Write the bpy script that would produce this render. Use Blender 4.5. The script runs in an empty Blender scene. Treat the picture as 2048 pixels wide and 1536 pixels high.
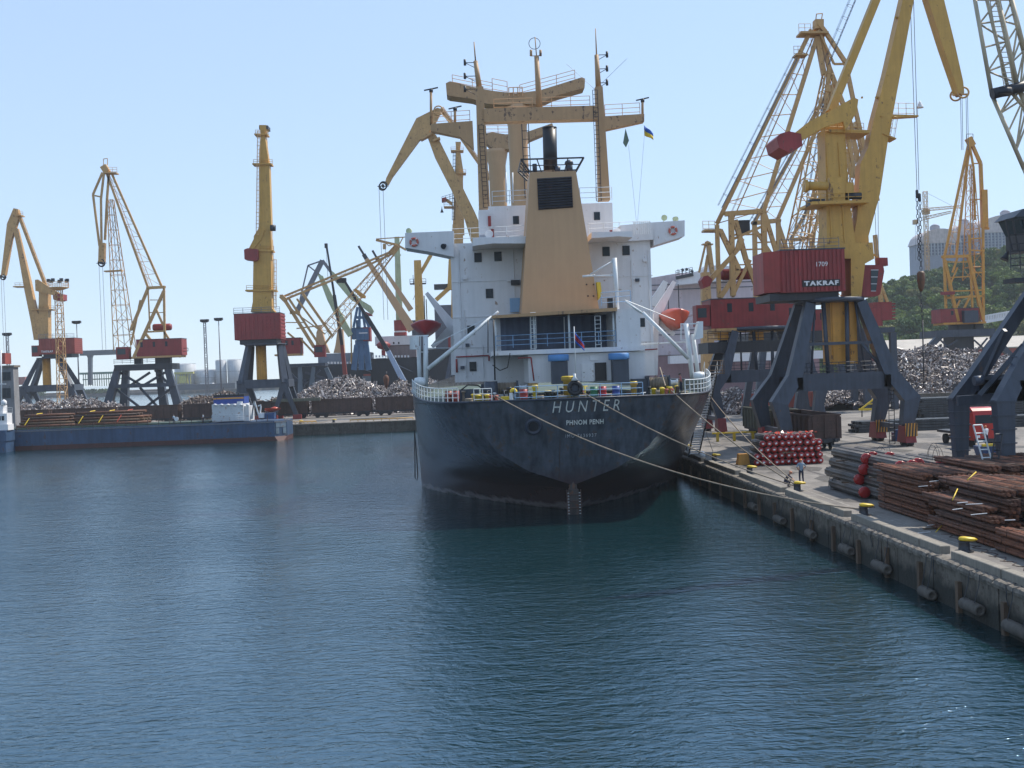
import bpy, bmesh, math, random
from mathutils import Vector, Matrix, noise
random.seed(7)
S = bpy.context.scene
COL = S.collection
R = math.radians

# ---------------------------------------------------------------- camera
FPX = 2250.0                                   # focal length in photograph pixels (2048 wide)
EYE = Vector((0.0, 0.0, 11.0))                 # on the deck of a ship, eleven metres above the water
def _cv(px, py): return Vector((px - 1024.0, 768.0 - py, -FPX))
_yc = _cv(935, 743).normalized()               # the quay direction (+Y) meets the picture here
_p2 = _cv(1935, 743 - 36)
_zc = _p2.cross(_yc)
_zc.normalize()
if _zc.y < 0: _zc = -_zc
_xc = _yc.cross(_zc).normalized()
M_w2c = Matrix((_xc, _yc, _zc)).transposed()   # columns: world axes seen in camera space
M_c2w = M_w2c.transposed()
cam_d = bpy.data.cameras.new("camera"); cam = bpy.data.objects.new("camera", cam_d); COL.objects.link(cam)
cam.matrix_world = Matrix.Translation(EYE) @ M_c2w.to_4x4()
cam_d.sensor_width = 36.0; cam_d.lens = 36.0 * FPX / 2048.0
cam_d.clip_start = 0.5; cam_d.clip_end = 20000
S.camera = cam
def W(px, py, Y):
    """point of the vertical plane y = Y that the photograph shows at (px, py)"""
    d = M_c2w @ _cv(px, py)
    return EYE + d * (Y / d.y)
def G(px, py, z=2.0):
    """point of the level z that the photograph shows at (px, py)"""
    d = M_c2w @ _cv(px, py)
    return EYE + d * ((z - EYE.z) / d.z)

# ---------------------------------------------------------------- daylight
SUN_EL, SUN_AZ = 52.0, 62.0                    # azimuth clockwise from +Y
w = bpy.data.worlds.new("World"); S.world = w; w.use_nodes = True
nt = w.node_tree; bg = nt.nodes["Background"]
sky = nt.nodes.new("ShaderNodeTexSky"); sky.sky_type = 'NISHITA'; sky.sun_disc = False
sky.sun_elevation = R(SUN_EL); sky.sun_rotation = R(SUN_AZ)
sky.air_density = 1.0; sky.dust_density = 0.0; sky.ozone_density = 5.0; sky.altitude = 0
# humid summer sky: the same Nishita sky with its range softened
_m1 = nt.nodes.new("ShaderNodeVectorMath"); _m1.operation = 'SCALE'; _m1.inputs["Scale"].default_value = 0.125
_gm = nt.nodes.new("ShaderNodeGamma"); _gm.inputs[1].default_value = 0.34
_m2 = nt.nodes.new("ShaderNodeVectorMath"); _m2.operation = 'MULTIPLY'; _m2.inputs[1].default_value = (4.75, 5.5, 6.5)
nt.links.new(sky.outputs[0], _m1.inputs[0]); nt.links.new(_m1.outputs[0], _gm.inputs[0]); nt.links.new(_gm.outputs[0], _m2.inputs[0])
nt.links.new(_m2.outputs[0], bg.inputs[0]); bg.inputs[1].default_value = 0.1
sd = bpy.data.lights.new("sun", 'SUN'); sd.energy = 2.9; sd.angle = R(0.5); sd.color = (1.0, 0.93, 0.82)
so = bpy.data.objects.new("sun", sd); COL.objects.link(so)
_s = Vector((math.cos(R(SUN_EL)) * math.sin(R(SUN_AZ)), math.cos(R(SUN_EL)) * math.cos(R(SUN_AZ)), math.sin(R(SUN_EL))))
so.rotation_euler = _s.to_track_quat('Z', 'Y').to_euler(); so.location = _s * 200
vs = S.view_settings; S.display_settings.display_device = 'sRGB'
vs.view_transform = 'Standard'; vs.look = 'None'; vs.exposure = 0.9; vs.gamma = 1.0; vs.use_curve_mapping = False
S.cycles.max_bounces = 6; S.cycles.glossy_bounces = 3; S.cycles.diffuse_bounces = 3
S.cycles.caustics_reflective = False; S.cycles.caustics_refractive = False
S.cycles.volume_bounces = 0

# ---------------------------------------------------------------- materials
def _nodes(m): return m.node_tree.nodes, m.node_tree.links
def paint(name, col, rough=0.55, var=0.12, rust=0.0, rustcol=(0.16, 0.06, 0.025), scale=1.0, metal=0.0, bump=0.0, streak=0.18, bscale=6.0, island=0.0):
    """painted or bare surface: slow colour drift, vertical streaks, rust patches, fine relief"""
    m = bpy.data.materials.new(name); m.use_nodes = True
    N, L = _nodes(m); b = N["Principled BSDF"]
    b.inputs["Roughness"].default_value = rough; b.inputs["Metallic"].default_value = metal
    tc = N.new("ShaderNodeTexCoord")
    n1 = N.new("ShaderNodeTexNoise"); n1.inputs["Scale"].default_value = 0.55 * scale; n1.inputs["Detail"].default_value = 6
    n1.inputs["Roughness"].default_value = 0.65
    L.new(tc.outputs["Object"], n1.inputs["Vector"])
    mp = N.new("ShaderNodeMapping"); mp.inputs["Scale"].default_value = (3.0 * scale, 3.0 * scale, streak * scale)
    L.new(tc.outputs["Object"], mp.inputs["Vector"])
    n2 = N.new("ShaderNodeTexNoise"); n2.inputs["Scale"].default_value = 1.0; n2.inputs["Detail"].default_value = 4
    L.new(mp.outputs[0], n2.inputs["Vector"])
    add = N.new("ShaderNodeMath"); add.operation = 'ADD'
    L.new(n1.outputs["Fac"], add.inputs[0]); L.new(n2.outputs["Fac"], add.inputs[1])
    mr = N.new("ShaderNodeMapRange"); mr.inputs[1].default_value = 0.7; mr.inputs[2].default_value = 1.3
    mr.inputs[3].default_value = 1 - 2.0 * var; mr.inputs[4].default_value = 1 + var
    L.new(add.outputs[0], mr.inputs[0])
    vm = N.new("ShaderNodeVectorMath"); vm.operation = 'SCALE'; vm.inputs[0].default_value = col
    L.new(mr.outputs[0], vm.inputs["Scale"])
    out = vm.outputs[0]
    if rust > 0:
        n3 = N.new("ShaderNodeTexNoise"); n3.inputs["Scale"].default_value = 1.7 * scale; n3.inputs["Detail"].default_value = 8
        n3.inputs["Roughness"].default_value = 0.72
        L.new(tc.outputs["Object"], n3.inputs["Vector"])
        a2 = N.new("ShaderNodeMath"); a2.operation = 'MULTIPLY_ADD'; a2.inputs[1].default_value = 0.6; 
        L.new(n2.outputs["Fac"], a2.inputs[0]); L.new(n3.outputs["Fac"], a2.inputs[2])
        r = N.new("ShaderNodeMapRange"); r.inputs[1].default_value = 0.98 - rust * 0.4; r.inputs[2].default_value = 1.06 - rust * 0.4
        r.inputs[3].default_value = 0; r.inputs[4].default_value = 0.85
        L.new(a2.outputs[0], r.inputs[0])
        mx = N.new("ShaderNodeMix"); mx.data_type = 'RGBA'; mx.inputs["B"].default_value = (*rustcol, 1)
        L.new(r.outputs[0], mx.inputs["Factor"]); L.new(out, mx.inputs["A"]); out = mx.outputs["Result"]
    if island > 0:
        gg = N.new("ShaderNodeNewGeometry"); ri = N.new("ShaderNodeMapRange"); ri.inputs[3].default_value = 1 - island; ri.inputs[4].default_value = 1 + island
        L.new(gg.outputs["Random Per Island"], ri.inputs[0]); v2 = N.new("ShaderNodeVectorMath"); v2.operation = 'SCALE'; L.new(out, v2.inputs[0]); L.new(ri.outputs[0], v2.inputs["Scale"]); out = v2.outputs[0]
    L.new(out, b.inputs["Base Color"])
    if bump > 0:
        n4 = N.new("ShaderNodeTexNoise"); n4.inputs["Scale"].default_value = bscale; n4.inputs["Detail"].default_value = 5
        L.new(tc.outputs["Object"], n4.inputs["Vector"])
        bp = N.new("ShaderNodeBump"); bp.inputs["Strength"].default_value = bump; bp.inputs["Distance"].default_value = 0.05
        L.new(n4.outputs["Fac"], bp.inputs["Height"]); L.new(bp.outputs[0], b.inputs["Normal"])
    return m
def glassy(name, col=(0.02, 0.03, 0.04)):
    m = bpy.data.materials.new(name); m.use_nodes = True
    b = m.node_tree.nodes["Principled BSDF"]; b.inputs["Base Color"].default_value = (*col, 1)
    b.inputs["Roughness"].default_value = 0.25; b.inputs["Specular IOR Level"].default_value = 0.25
    return m

MAT = dict(
    hull=paint("hull slate paint", (0.034, 0.044, 0.068), 0.42, 0.22, 0.0),
    white=paint("white ship paint", (0.70, 0.70, 0.72), 0.5, 0.045, 0.07, (0.28, 0.16, 0.09), 1.0),
    white2=paint("bright white paint", (0.74, 0.74, 0.75), 0.5, 0.05, 0.04, (0.3, 0.18, 0.1)),
    tan=paint("buff ship paint", (0.53, 0.325, 0.175), 0.55, 0.035, 0.0, (0.14, 0.07, 0.04)),
    tan_worn=paint("worn buff ship paint", (0.45, 0.275, 0.14), 0.6, 0.08, 0.24, (0.07, 0.045, 0.04)),
    yellow=paint("crane mustard paint", (0.57, 0.32, 0.065), 0.5, 0.09, 0.14, (0.14, 0.07, 0.03)),
    yellow2=paint("crane amber paint", (0.62, 0.29, 0.04), 0.5, 0.12, 0.15, (0.16, 0.07, 0.03)),
    ochre=paint("crane faded ochre paint", (0.54, 0.32, 0.125), 0.55, 0.12, 0.2, (0.15, 0.07, 0.03)),
    bright=paint("signal yellow paint", (0.72, 0.50, 0.03), 0.45, 0.12, 0.05),
    red=paint("crane red paint", (0.27, 0.030, 0.030), 0.5, 0.18, 0.14, (0.12, 0.05, 0.04), 0.8),
    red2=paint("faded red paint", (0.30, 0.06, 0.045), 0.55, 0.15, 0.1),
    orange=paint("lifeboat orange", (0.46, 0.06, 0.025), 0.35, 0.06),
    cap=paint("red plastic cap", (0.34, 0.012, 0.012), 0.3, 0.12),
    portal=paint("slate portal paint", (0.045, 0.058, 0.085), 0.45, 0.2, 0.08, (0.09, 0.06, 0.05)),
    dark=paint("dark steel", (0.025, 0.028, 0.036), 0.5, 0.2, 0.1, (0.08, 0.04, 0.03)),
    black=paint("black paint", (0.012, 0.012, 0.016), 0.45, 0.2),
    rope=paint("hemp rope", (0.30, 0.24, 0.18), 0.9, 0.2),
    wire=paint("steel wire", (0.16, 0.17, 0.2), 0.5, 0.1),
    conc=paint("quay concrete", (0.205, 0.178, 0.148), 0.9, 0.28, 0.3, (0.12, 0.09, 0.07), 1.5, bump=0.4),
    wallc=paint("old wall concrete", (0.135, 0.118, 0.098), 0.9, 0.25, 0.3, (0.065, 0.05, 0.04), 1.2, bump=0.6),
    block=paint("pale curb concrete", (0.255, 0.228, 0.19), 0.9, 0.15, 0.08, (0.15, 0.11, 0.08), 2.0, bump=0.35),
    rust=paint("rusty steel rods", (0.15, 0.055, 0.026), 0.7, 0.3, 0.4, (0.05, 0.022, 0.015), 2.0, bump=0.3, bscale=14, island=0.6),
    rustw=paint("rusty wagon steel", (0.075, 0.04, 0.032), 0.65, 0.25, 0.3, (0.04, 0.022, 0.018), 1.2),
    greenw=paint("grey green wagon steel", (0.10, 0.105, 0.075), 0.6, 0.2, 0.2, (0.06, 0.035, 0.025), 1.2),
    pipe=paint("grey steel tube", (0.095, 0.088, 0.085), 0.5, 0.25, 0.25, (0.09, 0.055, 0.04), 2.0, metal=0.2, island=0.55),
    pipedark=paint("dark stacked steel", (0.05, 0.055, 0.062), 0.5, 0.3, 0.1, (0.04, 0.03, 0.03), 2.0, metal=0.3, island=0.6),
    glass=glassy("window glass"),
    cabglass=glassy("cab glass", (0.05, 0.07, 0.08)),
    blue=paint("canopy blue paint", (0.08, 0.24, 0.52), 0.5, 0.08, 0.05),
    bluerail=paint("rail blue paint", (0.22, 0.38, 0.58), 0.5, 0.1),
    railw=paint("rail white paint", (0.66, 0.70, 0.72), 0.5, 0.1, 0.1),
    deckg=paint("green deck paint", (0.07, 0.11, 0.085), 0.7, 0.2, 0.25),
    barge=paint("barge blue paint", (0.035, 0.075, 0.15), 0.5, 0.2, 0.18, (0.06, 0.035, 0.03), 0.7),
    boot=paint("red oxide boot topping", (0.085, 0.026, 0.022), 0.6, 0.2, 0.2, (0.04, 0.02, 0.02)),
    navy=paint("dark navy hull", (0.012, 0.017, 0.028), 0.5, 0.2),
    tank=paint("storage tank paint", (0.45, 0.47, 0.50), 0.6, 0.1, 0.1, (0.25, 0.18, 0.14), 0.3),
    tyre=paint("tyre rubber", (0.018, 0.018, 0.02), 0.8, 0.2),
    skin=paint("skin", (0.42, 0.22, 0.14), 0.6, 0.05),
    jeans=paint("navy cloth", (0.02, 0.028, 0.06), 0.85, 0.15),
    shirt=paint("pale blue cloth", (0.24, 0.33, 0.42), 0.85, 0.12),
    wood=paint("weathered timber", (0.13, 0.085, 0.055), 0.85, 0.25, 0.1),
    green=paint("green paint", (0.03, 0.16, 0.08), 0.5, 0.1),
    crblue=paint("crane blue paint", (0.06, 0.14, 0.26), 0.5, 0.15),
    palegreen=paint("pale green paint", (0.42, 0.48, 0.30), 0.55, 0.12, 0.1),
    pink=paint("off white ship side", (0.50, 0.43, 0.46), 0.6, 0.08, 0.12, (0.3, 0.2, 0.18), 0.4),
)

# ---------------------------------------------------------------- mesh helpers
def _origin(p):
    o = Vector((0, 0, 0))
    while p is not None: o = o + p.location; p = p.parent
    return o
def basis(d, up=None):
    d = d.normalized()
    u = Vector(up) if up is not None else Vector((0, 0, 1))
    if abs(d.dot(u)) > 0.97: u = Vector((0, 1, 0)) if abs(d.y) < 0.9 else Vector((1, 0, 0))
    s = d.cross(u).normalized(); t = s.cross(d).normalized()
    return s, t, d
class MB:
    def __init__(s): s.v = []; s.f = []; s.mi = []; s.sm = []; s.cur = 0
    def _f(s, f, sm=False): s.f.append(f); s.mi.append(s.cur); s.sm.append(sm)
    def mesh(s, vs_, fs, sm=False):
        o = len(s.v); s.v += [Vector(p) for p in vs_]
        for f in fs: s._f(tuple(i + o for i in f), sm)
        return s
    def hexa(s, p):
        return s.mesh(p, [(0, 3, 2, 1), (4, 5, 6, 7), (0, 1, 5, 4), (1, 2, 6, 5), (2, 3, 7, 6), (3, 0, 4, 7)])
    def box(s, x0, x1, y0, y1, z0, z1):
        return s.hexa([(x0, y0, z0), (x1, y0, z0), (x1, y1, z0), (x0, y1, z0), (x0, y0, z1), (x1, y0, z1), (x1, y1, z1), (x0, y1, z1)])
    def pbox(s, a, b, c, d, Y, depth):
        """box whose near face stands in the plane y=Y between photograph columns a..c and rows b..d"""
        ym, xm = (b + d) / 2, (a + c) / 2
        return s.box(W(a, ym, Y).x, W(c, ym, Y).x, Y, Y + depth, W(xm, d, Y).z, W(xm, b, Y).z)
    def beam(s, p, q, w_, h, w2=None, h2=None, up=None):
        p = Vector(p); q = Vector(q); a, t, d = basis(q - p, up)
        w2 = w_ if w2 is None else w2; h2 = h if h2 is None else h2
        P = [p - a * w_ / 2 - t * h / 2, p + a * w_ / 2 - t * h / 2, p + a * w_ / 2 + t * h / 2, p - a * w_ / 2 + t * h / 2,
             q - a * w2 / 2 - t * h2 / 2, q + a * w2 / 2 - t * h2 / 2, q + a * w2 / 2 + t * h2 / 2, q - a * w2 / 2 + t * h2 / 2]
        return s.hexa(P)
    def tube(s, p, q, r, r2=None, n=8, caps=True):
        p = Vector(p); q = Vector(q); r2 = r if r2 is None else r2
        if (q - p).length < 1e-6: return s
        a, t, d = basis(q - p); o = len(s.v)
        for c, rr in ((p, r), (q, r2)):
            for i in range(n):
                k = 2 * math.pi * i / n
                s.v.append(c + a * math.cos(k) * rr + t * math.sin(k) * rr)
        for i in range(n):
            j = (i + 1) % n; s._f((o + i, o + j, o + n + j, o + n + i), n > 5)
        if caps:
            s._f(tuple(o + i for i in range(n))[::-1]); s._f(tuple(o + n + i for i in range(n)))
        return s
    def path(s, pts, r, n=5):
        for a, b in zip(pts[:-1], pts[1:]): s.tube(a, b, r, n=n)
        return s
    def rope(s, pts, r, n=5):
        """one continuous tube along points"""
        pts = [Vector(p) for p in pts]; o = len(s.v); m = len(pts)
        for k, c in enumerate(pts):
            d = pts[min(k + 1, m - 1)] - pts[max(k - 1, 0)]
            a, t, _ = basis(d)
            for i in range(n):
                g = 2 * math.pi * i / n; s.v.append(c + a * math.cos(g) * r + t * math.sin(g) * r)
        for k in range(m - 1):
            for i in range(n):
                j = (i + 1) % n; s._f((o + k * n + i, o + k * n + j, o + (k + 1) * n + j, o + (k + 1) * n + i), True)
        return s
    def prism(s, poly, ext):
        """polygon (3-D points) extruded by a vector, centred on it"""
        e = Vector(ext) / 2; n = len(poly); o = len(s.v)
        s.v += [Vector(p) - e for p in poly] + [Vector(p) + e for p in poly]
        s._f(tuple(range(o, o + n))[::-1]); s._f(tuple(range(o + n, o + 2 * n)))
        for i in range(n):
            j = (i + 1) % n; s._f((o + i, o + j, o + n + j, o + n + i))
        return s
    def ring(s, c, axis, R_, r, n=16, k=6):
        a, t, d = basis(Vector(axis)); c = Vector(c); o = len(s.v)
        for i in range(n):
            g = 2 * math.pi * i / n; rad = a * math.cos(g) + t * math.sin(g)
            for j in range(k):
                h = 2 * math.pi * j / k; s.v.append(c + rad * (R_ + r * math.cos(h)) + d * r * math.sin(h))
        for i in range(n):
            for j in range(k):
                s._f((o + i * k + j, o + ((i + 1) % n) * k + j, o + ((i + 1) % n) * k + (j + 1) % k, o + i * k + (j + 1) % k), True)
        return s
    def lathe(s, c, axis, prof, n=14, sm=True):
        a, t, d = basis(Vector(axis)); c = Vector(c); o = len(s.v); m = len(prof)
        for r_, h in prof:
            for i in range(n):
                g = 2 * math.pi * i / n; s.v.append(c + d * h + (a * math.cos(g) + t * math.sin(g)) * max(r_, 1e-4))
        for k in range(m - 1):
            for i in range(n):
                j = (i + 1) % n; s._f((o + k * n + i, o + k * n + j, o + (k + 1) * n + j, o + (k + 1) * n + i), sm)
        s._f(tuple(o + i for i in range(n))[::-1]); s._f(tuple(o + (m - 1) * n + i for i in range(n)))
        return s
    def lattice(s, p, q, w0, w1, h0, h1, n, r, rb=None, side=None, faces=4):
        """four chords with zig-zag bracing from p to q; side = the sideways vector"""
        p = Vector(p); q = Vector(q); rb = rb or r * 0.55
        d = (q - p).normalized(); sd_ = Vector(side or (0, 1, 0)).normalized(); t = sd_.cross(d).normalized()
        def c(k, i, j):
            u = k / n; ww = w0 + (w1 - w0) * u; hh = h0 + (h1 - h0) * u
            return p + (q - p) * u + sd_ * (ww / 2 * i) + t * (hh / 2 * j)
        cs = [(-1, -1), (1, -1), (1, 1), (-1, 1)]
        for i, j in cs: s.tube(c(0, i, j), c(n, i, j), r, n=5)
        for k in range(n):
            for m_ in range(faces):
                A, B = cs[m_], cs[(m_ + 1) % 4]
                if k % 2: A, B = B, A
                s.tube(c(k, *A), c(k + 1, *B), rb, n=4, caps=False)
                s.tube(c(k + 1, *A), c(k + 1, *B), rb, n=4, caps=False)
        return s
    def ladder(s, p, q, w_=0.5, step=0.5, r=0.03, side=None, hoops=False):
        p = Vector(p); q = Vector(q); d = q - p
        a = Vector(side).normalized() if side is not None else basis(d)[0]
        for k in (-1, 1): s.tube(p + a * w_ / 2 * k, q + a * w_ / 2 * k, r, n=4)
        n = max(2, int(d.length / step))
        nrm = a.cross(d.normalized())
        for i in range(n + 1):
            c = p + d * i / n; s.tube(c - a * w_ / 2, c + a * w_ / 2, r * 0.8, n=4, caps=False)
            if hoops and i % 3 == 0:
                hp = [c + a * (w_ * 0.7 * math.cos(g)) + nrm * (w_ * 1.3 * math.sin(g)) for g in [math.pi * k / 5 for k in range(6)]]
                s.path(hp, r * 0.6, 4)
        if hoops:
            for g in (0.3, 0.5, 0.7):
                off = a * (w_ * 0.7 * math.cos(math.pi * g)) + nrm * (w_ * 1.3 * math.sin(math.pi * g))
                s.tube(p + off, q + off, r * 0.5, n=4)
        return s
    def rail(s, pts, h=1.0, step=1.5, r=0.025, bars=2, up=(0, 0, 1)):
        up = Vector(up)
        for a, b in zip(pts[:-1], pts[1:]):
            a = Vector(a); b = Vector(b); n = max(1, int(round((b - a).length / step)))
            for i in range(n + 1):
                c = a + (b - a) * i / n; s.tube(c, c + up * h, r, n=4, caps=False)
            for k in range(bars + 1):
                z = h * (1 - k / (bars + 0.6)); s.tube(a + up * z, b + up * z, r * 0.9, n=4, caps=False)
        return s
    def build(s, name, mats, parent=None, label=None, kind=None):
        o = _origin(parent)
        me = bpy.data.meshes.new(name); me.from_pydata([tuple(p - o) for p in s.v], [], s.f)
        if not isinstance(mats, (list, tuple)): mats = [mats]
        for m in mats: me.materials.append(MAT[m] if isinstance(m, str) else m)
        me.polygons.foreach_set("material_index", s.mi); me.polygons.foreach_set("use_smooth", s.sm)
        bm = bmesh.new(); bm.from_mesh(me); bmesh.ops.recalc_face_normals(bm, faces=bm.faces); bm.to_mesh(me); bm.free()
        ob = bpy.data.objects.new(name, me); COL.objects.link(ob)
        if parent is not None: ob.parent = parent
        if label: ob["label"] = label
        if kind: ob["kind"] = kind
        return ob
def thing(name, label, cat, loc=(0, 0, 0), group=None):
    o = bpy.data.objects.new(name, None); o.empty_display_size = 0.5; COL.objects.link(o)
    o.location = loc; o["label"] = label; o["category"] = cat
    if group: o["group"] = group
    return o
def tag(o, label, cat, group=None):
    o["label"] = label; o["category"] = cat
    if group: o["group"] = group
    return o
def structure(mb, name, m): return mb.build(name, m, kind="structure")
def copy_thing(root, loc, label=None, rz=None, group=None, scale=None):
    r = root.copy(); COL.objects.link(r); r.location = loc
    if rz is not None: r.rotation_euler = (0, 0, rz)
    if scale is not None: r.scale = scale
    if label: r["label"] = label
    if group: r["group"] = group
    for ch in list(root.children):
        c = ch.copy(); COL.objects.link(c); c.parent = r
        for g in list(ch.children):
            d = g.copy(); COL.objects.link(d); d.parent = c
    return r
def box(name, m, parent, *a): return MB().box(*a).build(name, m, parent)
_fonts = {}
def lettering(text, p, right, up, height, m, parent, name="lettering", shear=0.0, space=1.0, depth=0.02, bold=0.0, width=None):
    """flat raised letters; p = centre of the line"""
    cu = bpy.data.curves.new(name, 'FONT'); cu.body = text; cu.align_x = 'CENTER'; cu.align_y = 'CENTER'
    cu.size = 1.0; cu.shear = shear; cu.space_character = space; cu.offset = bold; cu.extrude = 0.02; cu.resolution_u = 3
    tmp = bpy.data.objects.new(name, cu); COL.objects.link(tmp)
    dg = bpy.context.evaluated_depsgraph_get(); me = bpy.data.meshes.new_from_object(tmp.evaluated_get(dg))
    bpy.data.objects.remove(tmp)
    xs = [v.co.x for v in me.vertices]; ys = [v.co.y for v in me.vertices]
    cx, cy = (min(xs) + max(xs)) / 2, (min(ys) + max(ys)) / 2; hh = max(ys) - min(ys); k = height / hh
    kx = k if width is None else width / (max(xs) - min(xs))
    right = Vector(right).normalized(); up = Vector(up).normalized(); nn = right.cross(up)
    o = _origin(parent)
    for v in me.vertices:
        v.co = Vector(p) - o + right * (v.co.x - cx) * kx + up * (v.co.y - cy) * k + nn * (v.co.z / 0.02 * depth)
    me.materials.clear(); me.materials.append(MAT[m])
    ob = bpy.data.objects.new(name, me); COL.objects.link(ob); ob.parent = parent
    return ob

# ---------------------------------------------------------------- water and land
def water_mat():
    m = bpy.data.materials.new("harbour water"); m.use_nodes = True
    N, L = _nodes(m); b = N["Principled BSDF"]
    b.inputs["Base Color"].default_value = (0.003, 0.022, 0.026, 1); b.inputs["Roughness"].default_value = 0.06
    b.inputs["IOR"].default_value = 3.0; b.inputs["Specular Tint"].default_value = (0.62, 0.82, 1.0, 1)
    g = N.new("ShaderNodeNewGeometry")
    pn = N.new("ShaderNodeTexNoise"); pn.inputs["Scale"].default_value = 0.035; pn.inputs["Detail"].default_value = 5; L.new(g.outputs["Position"], pn.inputs["Vector"])
    pr = N.new("ShaderNodeMapRange"); pr.inputs[1].default_value = 0.35; pr.inputs[2].default_value = 0.65; pr.inputs[3].default_value = 0.45; pr.inputs[4].default_value = 1.0; L.new(pn.outputs["Fac"], pr.inputs[0])
    prev = None
    for sc, st, dist, rot, sx in ((0.25, 0.5, 0.030, 12, 0.5), (1.2, 1.0, 0.030, -10, 0.42), (3.4, 1.0, 0.024, 8, 0.55)):
        mp = N.new("ShaderNodeMapping"); mp.inputs["Scale"].default_value = (sc * sx, sc, sc); mp.inputs["Rotation"].default_value = (0, 0, R(rot))
        L.new(g.outputs["Position"], mp.inputs["Vector"])
        n = N.new("ShaderNodeTexNoise"); n.inputs["Scale"].default_value = 1.0; n.inputs["Detail"].default_value = 4; n.inputs["Roughness"].default_value = 0.55
        n.inputs["Distortion"].default_value = 0.5
        L.new(mp.outputs[0], n.inputs["Vector"])
        bp = N.new("ShaderNodeBump"); bp.inputs["Strength"].default_value = st; bp.inputs["Distance"].default_value = dist * 4
        L.new(n.outputs["Fac"], bp.inputs["Height"])
        if sc > 1:
            ml_ = N.new("ShaderNodeMath"); ml_.operation = 'MULTIPLY'; ml_.inputs[1].default_value = st; L.new(pr.outputs[0], ml_.inputs[0]); L.new(ml_.outputs[0], bp.inputs["Strength"])
        if prev: L.new(prev.outputs[0], bp.inputs["Normal"])
        prev = bp
    L.new(prev.outputs[0], b.inputs["Normal"])
    return m
structure(MB().mesh([(-6000, -300, 0), (6000, -300, 0), (6000, 9000, 0), (-6000, 9000, 0)], [(0, 1, 2, 3)]), "water", water_mat())

def ground_mat():
    m = bpy.data.materials.new("quay pavement"); m.use_nodes = True
    N, L = _nodes(m); b = N["Principled BSDF"]; b.inputs["Roughness"].default_value = 0.9
    g = N.new("ShaderNodeNewGeometry")
    n1 = N.new("ShaderNodeTexNoise"); n1.inputs["Scale"].default_value = 0.12; n1.inputs["Detail"].default_value = 8; n1.inputs["Roughness"].default_value = 0.7
    L.new(g.outputs["Position"], n1.inputs["Vector"])
    cr = N.new("ShaderNodeValToRGB"); L.new(n1.outputs["Fac"], cr.inputs[0])
    cr.color_ramp.elements[0].position = 0.32; cr.color_ramp.elements[0].color = (0.105, 0.095, 0.088, 1)
    cr.color_ramp.elements[1].position = 0.62; cr.color_ramp.elements[1].color = (0.245, 0.222, 0.20, 1)
    n2 = N.new("ShaderNodeTexNoise"); n2.inputs["Scale"].default_value = 1.6; n2.inputs["Detail"].default_value = 8; n2.inputs["Roughness"].default_value = 0.75
    mp = N.new("ShaderNodeMapping"); mp.inputs["Scale"].default_value = (1.0, 0.35, 1)
    L.new(g.outputs["Position"], mp.inputs["Vector"]); L.new(mp.outputs[0], n2.inputs["Vector"])
    r2 = N.new("ShaderNodeMapRange"); r2.inputs[1].default_value = 0.3; r2.inputs[2].default_value = 0.7; r2.inputs[3].default_value = 0.72; r2.inputs[4].default_value = 1.2
    L.new(n2.outputs["Fac"], r2.inputs[0])
    vm = N.new("ShaderNodeVectorMath"); vm.operation = 'SCALE'; L.new(cr.outputs[0], vm.inputs[0]); L.new(r2.outputs[0], vm.inputs["Scale"])
    L.new(vm.outputs[0], b.inputs["Base Color"])
    bp = N.new("ShaderNodeBump"); bp.inputs["Strength"].default_value = 0.3; bp.inputs["Distance"].default_value = 0.03
    L.new(n2.outputs["Fac"], bp.inputs["Height"]); L.new(bp.outputs[0], b.inputs["Normal"])
    return m
GM = ground_mat()
MAT["ground"] = GM
QX = 20.55                                     # the quay edge
g = MB()
g.box(QX + 0.55, 130, 12, 345, -3, 2.0)
structure(g, "quay_pavement", "ground")
g = MB(); g.box(-330, -5.0, 216.6, 345, -3, 2.0); g.box(-5.0, QX + 0.55, 240, 345, -3, 2.0)
structure(g, "jetty_pavement", "ground")
g = MB(); g.box(130, 900, 12, 900, -3, 1.99)
structure(g, "inland_ground", "ground")

def tide_shade_mat():  # dark low band: tide wetness plus shade painted into the wall colour
    m = paint("tide stained and shaded wall concrete", (0.150, 0.128, 0.103), 0.9, 0.28, 0.35, (0.065, 0.05, 0.04), 1.2, bump=0.6)
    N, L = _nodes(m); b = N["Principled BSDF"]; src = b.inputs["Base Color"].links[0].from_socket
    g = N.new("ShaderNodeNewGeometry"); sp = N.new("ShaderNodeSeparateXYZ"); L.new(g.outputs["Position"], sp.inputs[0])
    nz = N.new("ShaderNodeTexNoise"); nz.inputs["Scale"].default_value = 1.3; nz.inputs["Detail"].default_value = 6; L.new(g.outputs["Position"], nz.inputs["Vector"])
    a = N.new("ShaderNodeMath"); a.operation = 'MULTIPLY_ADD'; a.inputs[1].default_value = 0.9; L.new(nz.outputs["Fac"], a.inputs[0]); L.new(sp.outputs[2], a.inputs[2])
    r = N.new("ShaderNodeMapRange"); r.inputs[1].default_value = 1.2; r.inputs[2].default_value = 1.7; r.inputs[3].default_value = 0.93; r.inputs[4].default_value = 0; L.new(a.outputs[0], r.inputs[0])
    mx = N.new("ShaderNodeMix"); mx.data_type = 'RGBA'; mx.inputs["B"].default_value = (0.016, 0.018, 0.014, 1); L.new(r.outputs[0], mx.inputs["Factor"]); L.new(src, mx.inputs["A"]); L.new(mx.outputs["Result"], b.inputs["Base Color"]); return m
TIDE_SHADE = tide_shade_mat()
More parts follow.
